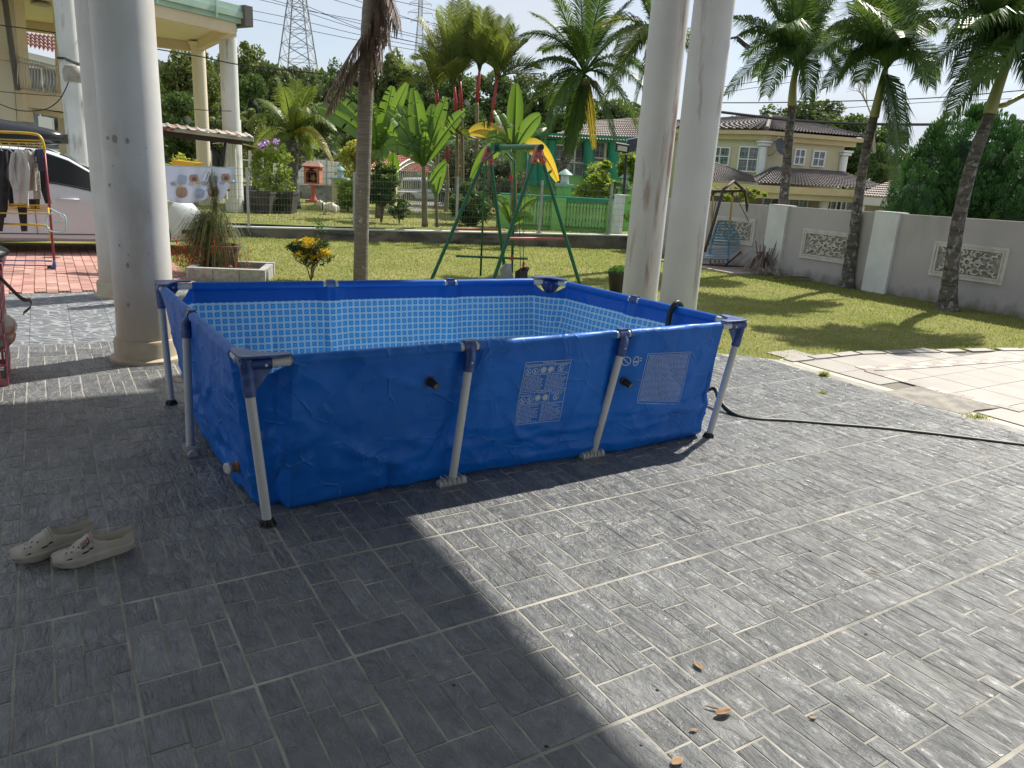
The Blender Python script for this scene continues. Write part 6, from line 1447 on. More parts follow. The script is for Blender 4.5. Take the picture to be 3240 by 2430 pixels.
pts = [(DP(711, 446.5), .115), (DP(703, 445.5), .125), (DP(697, 443), .085), (DP(692, 438.5), .07), (DP(688, 437), .068), (DP(682.5, 440), .035), (DP(719, 446.5), .095), (DP(725, 446), .10),
       (DP(701, 452, -.08), .045), (DP(701.5, 456, -.08), .032), (DP(701, gy, -.08), .03), (DP(704, 452, .08), .045), (DP(704.5, 456, .08), .032), (DP(704, gy, .08), .03),
       (DP(725, 451, -.08), .055), (DP(727.5, 455.5, -.08), .034), (DP(726, gy, -.08), .03), (DP(722, 451, .08), .055), (DP(724.5, 455.5, .08), .034), (DP(723, gy, .08), .03), (DP(729.5, 447), .035), (DP(731, 452), .03), (DP(730.5, 457), .02), (DP(699, gy+.3, -.08), .025), (DP(724, gy+.3, -.08), .025)]
ed_ = [(0, 1), (1, 2), (2, 3), (3, 4), (4, 5), (0, 6), (6, 7), (1, 8), (8, 9), (9, 10), (1, 11), (11, 12), (12, 13), (7, 14), (14, 15), (15, 16), (7, 17), (17, 18), (18, 19), (7, 20), (20, 21), (21, 22), (10, 23), (16, 24)]
body = skin('body', pts, ed_, DOGM, dg)
for dy in (-.035, .035):
    c = Vector(DP(690, 434.5, dy)); MB().add([c+Vector((-.02, 0, -.02)), c+Vector((.035, -.01, -.015)), c+Vector((.03, .02, -.015)), c+Vector((.015, 0, .07))], [(0, 1, 3), (1, 2, 3), (2, 0, 3), (0, 2, 1)]).build('ear', DOGM, dg, local=True)
MB().sphere(DP(680.5, 439.5), .017, 8, 6).build('nose', MATS['black_rubber'], dg, True, local=True)
for dy in (-.055,): MB().sphere(DP(686.5, 436.8, dy), .011, 8, 6).build('eye', MATS['black_rubber'], dg, True, local=True)
c0_ = Vector(DP(701, 445)); MB().tube([c0_+Vector((.02*math.cos(t*.5236), .128*math.cos(t*.5236), .15*math.sin(t*.5236)-.01)) for t in range(13)], .011, 6).build('harness', MATS['black_rubber'], dg, True, local=True)
# arched gate, pillar, white van beyond it
gt = thing('arched_gate', 'arched silver driveway gate beyond the banana plants', 'gate', tuple(at(905, 450, 25.5)))
YG0, YG1 = 24.0, 27.5
def gp_(u, y0): x = 845+u*115; Yv = YG0+(YG1-YG0)*u; return at(x, y0, Yv)
GAL2 = mat('painted_silver', (.55, .55, .50), .35, (.45, .45, .4), ns=5)
def archy(u): return 392-52*math.sin(math.pi*(.12+.76*u))+ (1-u)*2
MB().tube([gp_(k/16, archy(k/16)) for k in range(17)], .035, 6).build('arch_rail', GAL2, gt, True); MB().tube([gp_(k/16, archy(k/16)+9) for k in range(17)], .02, 6).build('inner_arch_rail', GAL2, gt, True)
for yy0, yy1 in ((443, 458), (413, 418)): MB().tube([gp_(0, yy0), gp_(1, yy1)], .025, 6).build('rail', GAL2, gt)
for k in range(29): u = k/28; MB().tube([gp_(u, 443+15*u), gp_(u, archy(u))], .012, 4).build('bar', GAL2, gt)
for k in range(28): u = (k+.5)/28; MB().lathe([(.001, -.05), (.03, 0), (.001, .06)], gp_(u, archy(u)+4.5), 6).build('spear_tip', GAL2, gt)
def pillar_lamp(label, x, yb, yt, Y, wd__, m, lamp=True):
    b = at(x, yb, Y); zt = at(x, yt, Y).z; t = thing('gate_pillar', label, 'pillar', tuple(b)); b.z = UZ-.1
    MB().box((b.x, b.y, (zt+b.z)/2), (wd__, wd__, zt-b.z)).build('post', m, t); MB().box((b.x, b.y, zt+.03), (wd__+.1, wd__+.1, .06)).build('cap', MATS['pale_teal'], t)
    if lamp:
        MB().lathe([(.10, 0), (.11, .03), (.10, .20), (.09, .22)], (b.x, b.y, zt+.06), 10).build('lantern', mat('lantern_glass', (.55, .62, .62), .3), t, 40); MB().lathe([(.19, .28), (.14, .33), (.04, .40), (.01, .42)], (b.x, b.y, zt), 12).build('lantern_roof', MATS['pale_teal'], t, 40)
mat('pale_teal', (.30, .50, .42), .6, (.25, .42, .36), ns=5); GRW = mat('green_house_paint', (.22, .52, .14), .7, (.27, .57, .19), ns=1.2, nd=6, stain=((.12, .22, .10), 1.5, .6, .8, (1, 1, .5))); DGW = mat('deep_green_trim', (.015, .22, .13), .55, (.02, .26, .16), ns=3)
pillar_lamp('cream gate pillar with teal lantern left of the grey palm trunk', 735, 440, 388, 24, .42, mat('cream_yellow_paint', (.55, .50, .28), .7), True)
pillar_lamp('cream gate pillar with teal lantern at the left end of the arched gate', 842, 446, 392, 24, .42, MATS['cream_yellow_paint'], True)
pillar_lamp('green wall pillar with pale lantern in the middle of the green wall', 1214, 470, 402, 19.4, .36, GRW); pillar_lamp('green wall pillar with pale lantern beside the solar light pole', 1344, 470, 408, 20.4, .40, GRW)
# green balustrade wall
gw = thing('green_wall', 'green boundary wall with turned balusters beyond the fence', 'wall', tuple(at(1200, 500, 18.2)))
ga, gb = at(1082, 505, 18.6), at(1322, 505, 19.2); ga.z = UZ-.1; gb.z = UZ-.1; gd = (gb-ga).normalized(); GL = (gb-ga).length; zt = at(1200, 424, 18.9).z
MB().box((ga+gb)/2+Zv*((zt-.10-ga.z)/2), (GL, .12, zt-.10-ga.z), gd).build('wall_body', GRW, gw)
MB().box((ga+gb)/2+Zv*(zt-ga.z-.04), (GL+.1, .26, .09), gd).build('coping', DGW, gw)
gnrm = Vector((gd.y, -gd.x, 0))
GRB = mat('light_green_baluster', (.34, .60, .24), .6, (.28, .5, .18), ns=4)
bal = MB().lathe([(.035, 0), (.045, .05), (.028, .1), (.05, .3), (.03, .5), (.045, .55), (.03, .6)], (0, 0, 0), 8).mesh('baluster', GRB, True)
for k in range(34):
    o = link('baluster', bal, gw); p = ga+gd*(GL*(k+.5)/34)+gnrm*.075; o.location = wm(gw).inverted() @ Vector((p.x, p.y, zt-.72)); o.scale = (1, 1, .98)
for t_ in (.02, .48, .98): p = ga+gd*GL*t_; MB().box(p+Zv*((zt-ga.z)/2-.01)+gnrm*.02, (.34, .34, zt-ga.z-.05), gd).build('pier', GRW, gw)
for z_ in (.35, .18): 
    for k in range(20): MB().box(ga+gd*(GL*(k+.5)/20)+gnrm*.075+Zv*(z_+.1), (GL/20-.03, .06, .07), gd).build('stone_tile', GRW, gw)
# solar flood light on a pole
sl_ = thing('solar_light', 'solar panel and floodlight on a dark pole above the wall corner', 'lamp', tuple(at(1348, 425, 19.6)))
p = at(1345, 450, 19.5); q = at(1353, 335, 19.5); MB().tube([p, q], .035, 8).build('pole', BLKP, sl_); MB().tube([q, at(1353, 322, 19.5)], .028, 8).build('pole_top', GALV, sl_)
q = at(1364, 314, 19.5); MB().box(q, (.34, .03, .36), (1, .3, .25), Z=Vector((.35, -.2, 1))).build('solar_panel', mat('solar_cell', (.04, .05, .09), .2, (.08, .1, .16), ns=30), sl_)
MB().box(q+Vector((0, .02, 0)), (.37, .02, .39), (1, .3, .25), Z=Vector((.35, -.2, 1))).build('panel_frame', GALV, sl_)
q = at(1344, 319, 19.35); MB().box(q, (.32, .10, .20), (1, 0, -.1), Z=Vector((0, -.35, 1))).build('floodlight_head', BLKP, sl_); MB().box(q+Vector((0, -.055, -.02)), (.24, .015, .12), (1, 0, -.1), Z=Vector((0, -.35, 1))).build('lamp_glass', mat('lamp_glass_pale', (.5, .52, .5), .2), sl_)
# ---- roofs
def tileroof(name, m, parent, quad, rows_=14, cols=26, thick=.05, amp=.045):
    "roof face as stepped, rolled tiles; quad: eave-left, eave-right, ridge-right, ridge-left"
    a, b, c, d = [Vector(q) for q in quad]; n = (b-a).cross(d-a).normalized(); n = n if n.z > 0 else -n; mb = MB(); R_ = []
    for i in range(rows_):
        for e in (0, 1):
            v = (i+e*.999)/rows_; L_, R2 = a.lerp(d, v), b.lerp(c, v); row = []
            for k in range(cols*4+1):
                u = k/(cols*4); row.append(L_.lerp(R2, u)+n*(amp*abs(math.sin(math.pi*k/4))+thick*(1-e)))
            R_.append(row)
    mb.grid(R_); o = mb.build(name, m, parent); return o
RTILE = mat('brown_roof_tile', (.135, .115, .11), .75, (.20, .175, .165), ns=3, nd=7, stain=((.09, .075, .065), 1.2, .52, .75, (1, 1, 1))); RTILEG = mat('grey_roof_tile', (.24, .195, .17), .75, (.32, .27, .24), ns=3, nd=7)
RTILER = mat('red_roof_tile', (.50, .21, .15), .75, (.42, .17, .13), ns=3)
WFR = mat('white_window_frame', (.78, .78, .76), .5); GLS = mat('window_glass', (.05, .06, .07), .12, (.16, .17, .18), ns=4, lo=.45, hi=.6, spec=.8); GRL = mat('grille_bar', (.34, .35, .34), .5)
def window(parent, c, w, h, d, n, nx=2, ny=2, grille=True, m=WFR):
    c = Vector(c); f = MB(); t_ = .06
    f.box(c+Zv*(h/2-t_/2)+n*.02, (w, .07, t_), d); f.box(c-Zv*(h/2-t_/2)+n*.02, (w, .07, t_), d)
    for s_ in (-1, 1): f.box(c+d*s_*(w/2-t_/2)+n*.02, (t_, .07, h-2*t_), d)
    for k in range(1, nx): f.box(c+d*(w*(k/nx-.5))+n*.02, (.045, .06, h-2*t_), d)
    for k in range(1, ny): f.box(c+Zv*(h*(k/ny-.5))+n*.022, (w-2*t_, .055, .045), d)
    o = f.build('window', m, parent); MB().box(c-n*.005, (w-.05, .02, h-.05), d).build('pane', GLS, o)
    if grille:
        g = MB()
        for k in range(1, 7): g.box(c+d*(w*(k/7-.5))+n*.008, (.016, .012, h-.12), d)
        for k in range(1, 5): g.box(c+Zv*(h*(k/5-.5))+n*.009, (w-.12, .012, .014), d)
        g.build('grille', GRL, o)
    return o
# ---- cream house at right
CRH = mat('cream_yellow_wall', (.56, .50, .32), .8, (.60, .54, .37), ns=1.4, nd=6, stain=((.42, .38, .26), 1.1, .6, .85, (1, 1, .4))); FAS = mat('ochre_fascia', (.60, .48, .28), .7, (.52, .42, .24), ns=2, stain=((.3, .24, .16), 2, .62, .8, (.5, .5, 1)))
YH = 33.0; hC = at(1640, 380, YH); hs = thing('cream_house', 'two storey cream yellow house with brown tiled roofs behind the boundary wall', 'house', (hC.x, hC.y, 0))
H0 = Vector((hC.x, hC.y, 0)); dR = Vector((math.cos(R(14)), math.sin(R(14)), 0)); dL = Vector((-dR.y, dR.x, 0))*1.0; dL = Vector((-math.sin(R(14))*1, math.cos(R(14)), 0))
dL = Vector((-.80, .60, 0)).normalized()
nR = Vector((dR.y, -dR.x, 0)); nL = Vector((-dL.y, dL.x, 0)); nL = nL if nL.y < 0 else -nL
def hR(x, y): return onpl(x, y, H0, dR)
def hL(x, y): return onpl(x, y, H0, dL)
e_ = hR(1816, 366); sR = (e_-H0).dot(dR); zE = zat(H0, 303); zTop = zat(H0, 283); z0_ = zat(H0, 385)-1.0
lE = hL(1500, 330); sL = 7.5
PR, PL = H0+dR*sR, H0+dL*sL; PB = PR+dL*sL
MB().prism([H0, PR, PB, PL], Zv*(zE)).build('upper_wall', CRH, hs)
# fascia band and hip roof
ov = .35
def ring(o_, z): 
    c_ = [H0-dR*o_-dL*o_, PR+dR*o_-dL*o_, PB+dR*o_+dL*o_, PL-dR*o_+dL*o_]; return [v+Zv*z for v in c_]
MB().prism(ring(.25, zE), Zv*(zTop-zE)*.55).build('fascia', FAS, hs); MB().prism(ring(.45, zE+(zTop-zE)*.55+.002), Zv*(zTop-zE)*.42).build('gutter_band', FAS, hs)
rg = ring(.40, zTop+.02); apx = sum(rg, Vector())/4; zA = zat(Vector((hR(1673, 300).x, hR(1673, 300).y+sL*.35, 0)), 254); apx.z = zA
r1 = onpl(1664, 255, H0-nR*2.6, dR); r2 = onpl(1690, 257, H0-nR*2.6, dR)
tileroof('roof', RTILE, hs, (rg[0], rg[1], r2, r1), 12, 30); tileroof('roof', RTILE, hs, (rg[3], rg[0], r1, r1), 12, 24); tileroof('roof', RTILE, hs, (rg[1], rg[2], r2, r2), 10, 24)
for a_, b_ in ((rg[0], r1), (rg[1], r2), (r1, r2), (rg[3], r1)):
    n_ = 16
    for k in range(n_): p_, q_ = a_.lerp(b_, k/n_), a_.lerp(b_, (k+1.05)/n_); MB().tube([p_+Zv*.06, q_+Zv*.08], [.10, .085], 6).build('ridge_tile', RTILE, hs)
# corner pillars
def pil_(P_, zb, zt): MB().tube([P_+Zv*zb, P_+Zv*(zt-.25)], .16, 12).build('pillar', WFR, hs, 40); MB().box(P_+Zv*(zt-.17), (.40, .40, .10), dR).build('pillar_capital', WFR, hs); MB().box(P_+Zv*(zt-.06), (.48, .48, .08), dR).build('pillar_capital', WFR, hs)
zlow = zat(H0, 380)
pil_(H0-dR*.05+nR*.12, zlow-.4, zE-.01); pil_(PR+nR*.1, zat(PR, 372)-.4, zE-.15)
for (x0, x1, y0, y1) in ((1714, 1738, 321, 357), (1753, 1781, 325, 361)):
    c = (hR(x0, y0)+hR(x1, y1))/2; window(hs, c+nR*.02, (hR(x1, y0)-hR(x0, y0)).length, abs(hR(x0, y0).z-hR(x0, y1).z), dR, nR)
for (x0, x1, y0, y1) in ((1604, 1637-7, 316, 372), (1550, 1562, 317, 358)):
    c = (hL(x0, y0)+hL(x1, y1))/2; window(hs, c+nL*.02, max(.9, (hL(x1, y0)-hL(x0, y0)).length), abs(hL(x0, y0).z-hL(x0, y1).z), dL, nL)
# satellite dish
sd = hR(1667, 318); dsh = thing('satellite_dish', 'black satellite dish on the corner of the cream house', 'dish', tuple(sd)); P_ = sd+nR*.55; ax = (nR+Vector((.5, 0, .45))).normalized()
MB().lathe([(.02, 0), (.15, .02), (.30, .07), (.36, .11), (.37, .10), (.30, .05), (.15, .0), (.02, -.02)], P_, 20, ax=ax, cap=False).build('dish', mat('dark_dish', (.05, .05, .055), .5), dsh, True)
MB().tube([hR(1660, 336)+nR*.02, hR(1660, 334)+nR*.3, P_], .025, 6).build('arm', GALV, dsh); MB().tube([P_-ax*-.02-Zv*.25, P_+ax*.4-Zv*.05], .015, 5).build('feed_arm', GALV, dsh); MB().box(P_+ax*.42-Zv*.03, (.07, .07, .07)).build('feed_horn', GALV, dsh)
# lower roofs: eave at row ~400 in front of the upper storey
dF = 3.4
zle = zat(H0+nR*dF, 402); zlr = zat(H0+nR*.2, 382)
A_ = onpl(1628-110, 400, H0+nR*dF, dR); A_ = H0+nR*dF-dR*6.0; B_ = H0+nR*dF+dR*(sR+4.6); C_ = PR+dR*1.2+nR*.0; 
kx = lambda x, off: H0+nR*off+dR*((onpl(x, 400, H0+nR*off, dR)-(H0+nR*off)).dot(dR))
el = kx(1655, dF); er = kx(1935, dF); jl = kx(1632, dF)
zrL = zat(kx(1672, .1), 362); zrR = zat(kx(1812, .1), 372)
q = (jl+Zv*zat(jl, 397), er+Zv*zat(er, 413), kx(1812, .1)+Zv*zrR, kx(1676, .1)+Zv*zrL); tileroof('lower_roof', RTILE, hs, q, 12, 40)
q2 = (kx(1632, .6)+Zv*zat(kx(1632, .6), 381), jl+Zv*zat(jl, 397), kx(1676, .1)+Zv*zrL, kx(1655, .1)+Zv*zat(kx(1655, .1), 368)); tileroof('lower_roof', RTILE, hs, (jl+Zv*zat(jl, 397), kx(1676, .1)+Zv*zrL, kx(1660, .05)+Zv*zat(kx(1660, .05), 366), kx(1625, .5)+Zv*zat(kx(1625, .5), 384)), 6, 10)
jl2 = kx(1470, dF); q = (jl2+Zv*zat(jl2, 388), kx(1632, dF)+Zv*zat(kx(1632, dF), 397), kx(1622, .5)+Zv*zat(kx(1622, .5), 381), kx(1540, .1)+Zv*zat(kx(1540, .1), 352)); tileroof('lower_roof', RTILE, hs, q, 12, 26)
for (x0, x1, y0_, y1_) in ((1470, 1632, 388, 397), (1632, 1935, 397, 413)):
    a_, b_ = kx(x0, dF+.06), kx(x1, dF+.06); za, zb_ = zat(a_, y0_+2), zat(b_, y1_+2); hgt = .26
    MB().prism([a_+Zv*za, b_+Zv*zb_, b_+Zv*(zb_-hgt), a_+Zv*(za-hgt)], -nR*.12).build('eave_gutter', FAS, hs); MB().prism([a_-nR*.2+Zv*(za-hgt), b_-nR*.2+Zv*(zb_-hgt), b_-nR*.2+Zv*(zb_-hgt-.22), a_-nR*.2+Zv*(za-hgt-.22)], -nR*.15).build('eave_soffit', CRH, hs)
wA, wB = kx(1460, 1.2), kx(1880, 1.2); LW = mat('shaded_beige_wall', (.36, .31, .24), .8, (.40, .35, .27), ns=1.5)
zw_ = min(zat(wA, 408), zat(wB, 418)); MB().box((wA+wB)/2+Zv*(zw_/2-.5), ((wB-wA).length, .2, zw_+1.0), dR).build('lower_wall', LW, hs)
for (x, y, w_, h_) in ((1548, 430, 1.1, 1.1), (1675, 432, 1.2, 1.3), (1715, 434, 1.3, 1.3), (1800, 437, .8, 1.2), (1838, 440, 1.5, 1.3), (1885, 445, 1.0, 1.2)):
    window(hs, onpl(x, y, wA+nR*.12, dR)-Zv*.2, w_, h_, dR, nR, 3, 1, False)
for (x, y0_) in ((1786, 425), (1865, 437), (1610, 412)):
    P_ = kx(x, dF-.7); zt_ = zat(P_, y0_); MB().tube([P_, P_+Zv*(zt_-.18)], .19, 12).build('pillar', WFR, hs, 40); MB().lathe([(.2, -.2), (.28, -.14), (.24, -.08), (.32, -.04), (.32, .02)], P_+Zv*zt_, 12).build('pillar_capital', WFR, hs)
# grey roof of the next house and the roof at the far right
nh_ = thing('neighbour_house', 'low grey roofed house wing right of the cream house', 'house', tuple(kx(1900, 3)))
a_, b_ = at(1848, 424, 29), at(1960, 432, 27); tileroof('roof', RTILEG, nh_, (a_, b_, at(1990, 395, 31), at(1925, 392, 32)), 8, 18); MB().prism([a_-Zv*.0, b_, b_-Zv*.28, a_-Zv*.28], Vector((.1, .3, 0))).build('fascia', mat('white_fascia', (.62, .62, .6), .7), nh_)
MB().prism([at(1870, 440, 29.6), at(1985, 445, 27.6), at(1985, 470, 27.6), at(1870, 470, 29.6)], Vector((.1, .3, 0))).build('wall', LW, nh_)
fr2 = thing('far_house', 'corner of a brown tiled roof above white wall at the right picture edge', 'house', tuple(at(2190, 300, 32)))
tileroof('roof', RTILE, fr2, (at(2172, 286, 32), at(2300, 300, 30), at(2330, 250, 34), at(2180, 262, 35)), 8, 14); MB().prism([at(2180, 290, 32.4), at(2300, 303, 30.5), at(2300, 380, 30.5), at(2180, 380, 32.4)], Vector((.1, .3, 0))).build('wall', WFR, fr2)
# ---- green house
YGH = 31.0; gh = thing('green_house', 'lime green two storey house with dark green columns behind the coconut palm', 'house', tuple(at(1250, 420, YGH)))
dG = Vector((1, .05, 0)).normalized(); nG = Vector((dG.y, -dG.x, 0)); G_0 = at(1250, 400, YGH)
def gP(x, y, off=0): return onpl(x, y, G_0+nG*off, dG)
for k_, (x0, x1, y0, y1) in enumerate(((1183, 1385, 296, 470), (1088, 1183, 300, 470))):
    MB().prism([gP(x0, y0, -.02*k_), gP(x1, y0+3, -.02*k_), gP(x1, y1, -.02*k_), gP(x0, y1, -.02*k_)], -nG*5).build('wall', GRW, gh)
MB().prism([gP(1075, 294, .5), gP(1400, 312, .5), gP(1400, 298, .5), gP(1075, 281, .5)], -nG*6).build('fascia', DGW, gh)
MB().prism([gP(1175, 402, .25), gP(1270, 408, .25), gP(1270, 380, .25), gP(1175, 374, .25)], -nG*.3).build('balcony_front', GRW, gh)
for x in (1150, 1170, 1190, 1272, 1325): MB().tube([gP(x, 400, .3), gP(x, 303, .3)], .22 if x > 1180 else .28, 12).build('column', DGW, gh, 40)
tileroof('roof', RTILEG, gh, (gP(1180, 298, .7), gP(1400, 310, .7), gP(1390, 256, -3.5), gP(1290, 262, -3.5)), 12, 34)
tileroof('roof', RTILEG, gh, (gP(1040, 290, .6), gP(1190, 300, .7), gP(1180, 275, -3.5), gP(1070, 268, -3.5)), 10, 24)
for (x, y, w_, h_) in ((1218, 345, .9, 1.15), (1260, 352, 1.7, 1.7), (1308, 342, 1.2, 1.25), (1368, 350, 1.0, 1.3)): window(gh, gP(x, y, .03), w_, h_, dG, nG, 2, 2, True)
bb = MB()
MB().tube([gP(1228, 352, .5), gP(1282, 356, .5)], .02, 5).build('railing', WIRE, gh)
for k in range(14): p = gP(1228+k*4, 352, .5); MB().tube([p, p-Zv*.55], .01, 4).build('baluster', WIRE, gh)
for k in range(9): p = gP(1188+k*8, 399, .42); MB().sphere(tuple(p+Zv*.0), .04, 6, 4).build('rail_knob', GRB, gh) if k < 0 else None
# roofs seen between the plants
rr_ = thing('red_roof_house', 'small house with faded red tile roof beyond the arched gate', 'house', tuple(at(870, 370, 34))); tileroof('roof', RTILER, rr_, (at(790, 368, 34), at(935, 376, 34), at(905, 340, 37), at(830, 335, 37)), 9, 24)
MB().prism([at(795, 372, 34.6), at(930, 380, 34.6), at(930, 430, 34.6), at(795, 425, 34.6)], Vector((0, .3, 0))).build('wall', mat('brick_wall_far', (.34, .2, .15), .9, (.4, .28, .22), ns=5), rr_)
fr3 = thing('grey_roof_house', 'long low grey tiled roof behind the red stemmed palms', 'house', tuple(at(1040, 290, 38))); tileroof('roof', RTILEG, fr3, (at(955, 292, 38), at(1110, 300, 38), at(1100, 272, 42), at(985, 268, 42)), 8, 30)
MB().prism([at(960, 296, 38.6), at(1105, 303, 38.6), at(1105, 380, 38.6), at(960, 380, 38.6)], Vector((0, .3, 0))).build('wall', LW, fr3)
# white van beyond the gate
vn = thing('white_van', 'white van parked on the road beyond the arched gate', 'van', tuple(at(890, 430, 32)))
def vbox(x0, x1, y0, y1, Y, dpt, m, nm, bev=.12):
    p = [at(x0, y1, Y), at(x1, y1, Y), at(x1, y0, Y), at(x0, y0, Y)]; o = MB().prism(p, Vector((0, dpt, 0))).build(nm, m, vn); o.modifiers.new('bevel', 'BEVEL').width = bev; o.modifiers['bevel'].segments = 3; return o
VW = mat('white_car_paint', (.60, .645, .68), .45, coat=.15); VG = mat('car_glass', (.02, .025, .03), .08, spec=.8)
vbox(862, 976, 408, 432, 31, 1.7, VW, 'body'); vbox(866, 952, 384, 410, 31.1, 1.5, VW, 'cabin'); vbox(870, 908, 390, 407, 31.05, .1, VG, 'side_window', .02); vbox(912, 942, 392, 408, 31.05, .1, VG, 'side_window', .02)
for x in (882, 957): p = at(x, 434, 31.0); MB().tube([p, p+Vector((0, .25, 0))], .33, 16).build('wheel', BLKP, vn, 40)
# frame swing bench
fs = thing('swing_bench', 'rusty garden swing with blue slatted bench seat beside the porch column', 'swing', tuple(gnd(1575, 578)))
RUST = mat('rusty_red_frame', (.10, .045, .04), .7, (.05, .04, .04), ns=6); YST = mat('yellow_hanger', (.42, .30, .06), .5, (.3, .22, .06), ns=6); BBL = mat('blue_slat', (.06, .20, .32), .5, (.20, .33, .42), ns=9); BLKM = MATS['black_metal']
YB = 14.75
def q_(x, y, Y=YB): return at(x, y, Y)
MB().tube([q_(1522, 545, YB-.5), q_(1542, 480, YB-.5), q_(1562, 410, YB-.5), q_(1585, 391, YB-.3)], .028, 8).build('frame_side', RUST, fs, True)
MB().tube([q_(1585, 391, YB-.3), q_(1609, 412, YB+.1), q_(1621, 500, YB+.1), q_(1626, 556, YB+.1)], .028, 8).build('frame_side', RUST, fs, True)
MB().tube([q_(1535, 413, YB-.1), q_(1606, 412, YB)], .03, 8).build('top_bar', RUST, fs)
for (x0, x1) in ((1541, 1534), (1583, 1572)):
    MB().tube([q_(x0, 414), q_(x0-1, 424)], .02, 8).build('hanger_top', RUST, fs); MB().tube([q_(x0-1, 424), q_(x0*.35+x1*.65, 490)], .02, 8).build('hanger', YST, fs); MB().tube([q_(x0*.35+x1*.65, 490), q_(x1, 570)], .02, 8).build('hanger_foot', BBL, fs)
for k in range(9):
    y = 478+k*6.2; x0 = 1548-k*2.2; x1 = 1616-k*2.6; MB().box((q_(x0, y, YB+.3-k*.03)+q_(x1, y+3, YB+.3-k*.03))/2, ((q_(x1, y+3)-q_(x0, y)).length, .015, .032), (q_(x1, y+3)-q_(x0, y))).build('slat', BBL, fs)
for k in range(7):
    y = 536+k*3.4; x0 = 1530-k*1.5; x1 = 1598-k*4; MB().box((q_(x0, y, YB+.0-k*.07)+q_(x1, y, YB-k*.07))/2, ((q_(x1, y)-q_(x0, y)).length, .035, .012), (q_(x1, y)-q_(x0, y))).build('slat', BBL, fs)
MB().tube([q_(1618, 482, YB+.35), q_(1600, 545, YB+.1), q_(1565, 575, YB-.3)], .016, 6).build('seat_arm', BLKM, fs, True); MB().tube([q_(1552, 478, YB+.35), q_(1535, 535, YB+.1), q_(1530, 555, YB)], .016, 6).build('seat_arm', BLKM, fs, True)
for a0_, a1_ in (((1590, 425), (1618, 480)), ((1548, 430), (1538, 478))): MB().tube([q_(*a0_), q_(*a1_)], .008, 5).build('chain', ROPE, fs)
MB().tube([q_(1510, 572, YB-.1), q_(1572, 575, YB-.1), q_(1640, 581, YB+.1)], .03, 6).build('base_bar', RUST, fs)
for k in range(4):
    P_ = q_(1540+k*9, 565, YB-.35); MB().tube([P_+Vector((.05*math.cos(t*.7), 0, .045*math.sin(t*.7))) for t in range(9)], .006, 5).build('scroll', BLKM, fs)
cslab = gnd(1575, 585); struct(MB().box(cslab+Vector((0, .6, .015)), (2.2, 1.6, .05), wd).build('bench_pad', mat('pink_concrete', (.42, .34, .30), .9, (.3, .26, .23), ns=6), None))
# ---- pylons and lines
PYM = mat('pylon_steel', (.30, .31, .33), .7)
def pylon(label, cx, yb, yt, w0, w1, Y, arms, r=.09, z_ext=None):
    b = at(cx, yb, Y); t_ = at(cx, yt, Y); t = thing('pylon', label, 'pylon', tuple(b)); ax = (t_-b); H = ax.z; mb = MB(); W0, W1 = w0/2*Y/1606, w1/2*Y/1606; base = Vector((b.x, b.y, b.z)); n = 14
    def c(k, i): z = H*k; w = W0+(W1-W0)*min(k/.8, 1); s = [(-1, -1), (1, -1), (1, 1), (-1, 1)][i % 4]; return base+Vector((s[0]*w, s[1]*w, z))
    lv = [0]; 
    for k in range(n): lv.append(lv[-1]+(1.25-.07*k))
    lv = [l/lv[-1] for l in lv]
    for i in range(4): MB().tube([c(0, i), c(.8, i), c(1, i)], r*1.3, 4).build('leg', PYM, t)
    br = MB()
    for a_, b_ in zip(lv[:-1], lv[1:]):
        for i in range(4): br.tube([c(a_, i), c(b_, i+1)], r*.6, 3); br.tube([c(a_, i+1), c(b_, i)], r*.6, 3); br.tube([c(b_, i), c(b_, i+1)], r*.6, 3)
    stuff(br.build('lattice', PYM, t))
    for (k, w) in arms:
        for s_ in (-1, 1):
            m2 = MB(); tp_ = base+Vector((s_*w, 0, H*k)); m2.tube([c(k, 0 if s_ < 0 else 1), tp_], r, 3); m2.tube([c(k, 3 if s_ < 0 else 2), tp_], r, 3); m2.tube([c(min(k+.05, 1), 0 if s_ < 0 else 1), tp_], r, 3); m2.tube([tp_, tp_-Zv*H*.035], r, 4); m2.build('cross_arm', PYM, t)
    return t
p1_ = pylon('near steel lattice pylon rising over the wooded slope', 645, 165, -150, 66, 10, 110, [(.62, 7), (.75, 8.5), (.88, 6.5)], .07)
p2_ = pylon('distant lattice pylon seen above the red stemmed palms', 905, 150, 0, 20, 7, 190, [(.70, 1.4*1.5), (.82, 1.9*1.5), (.95, 1.7*1.5)], .05)
WIREM = mat('power_line', (.04, .04, .045), .95, spec=.1)
def line(label, pts, Y, r, group='power lines crossing the sky'):
    P_ = [at(x, y, Y) if not isinstance(Y, (list, tuple)) else at(x, y, Y[i]) for i, (x, y) in enumerate(pts)]; o = MB().tube(smooth(P_, 8), r, 4, caps=False).build('power_line', WIREM, None); tag(o, label, 'cable', group)
for k, (pts, lab) in enumerate((([(500, 14), (640, 42), (790, 78), (1000, 118)], 'power line passing just right of the cream porch roof corner'), ([(500, 32), (640, 60), (780, 88), (980, 122)], 'second power line below the porch roof corner'), ([(505, -12), (620, 14), (800, 70), (1000, 112)], 'power line running down from the top edge left of the pylon'),
    ([(540, -30), (655, 10), (780, 62), (900, 92)], 'power line leaving the pylon steeply to the right'), ([(655, 22), (780, 45), (900, 75), (1020, 92)], 'power line starting at the pylon neck'), ([(560, -8), (780, 52), (1000, 104)], 'power line crossing behind the pylon body'), ([(690, -10), (830, 30), (1000, 62)], 'power line from the top edge right of the pylon'), ([(740, -10), (900, 45), (1030, 78)], 'power line passing behind the dead fronds'), ([(820, -5), (930, 20), (1060, 60)], 'highest power line reaching the distant pylon'))): line(lab, pts, 115, .035)
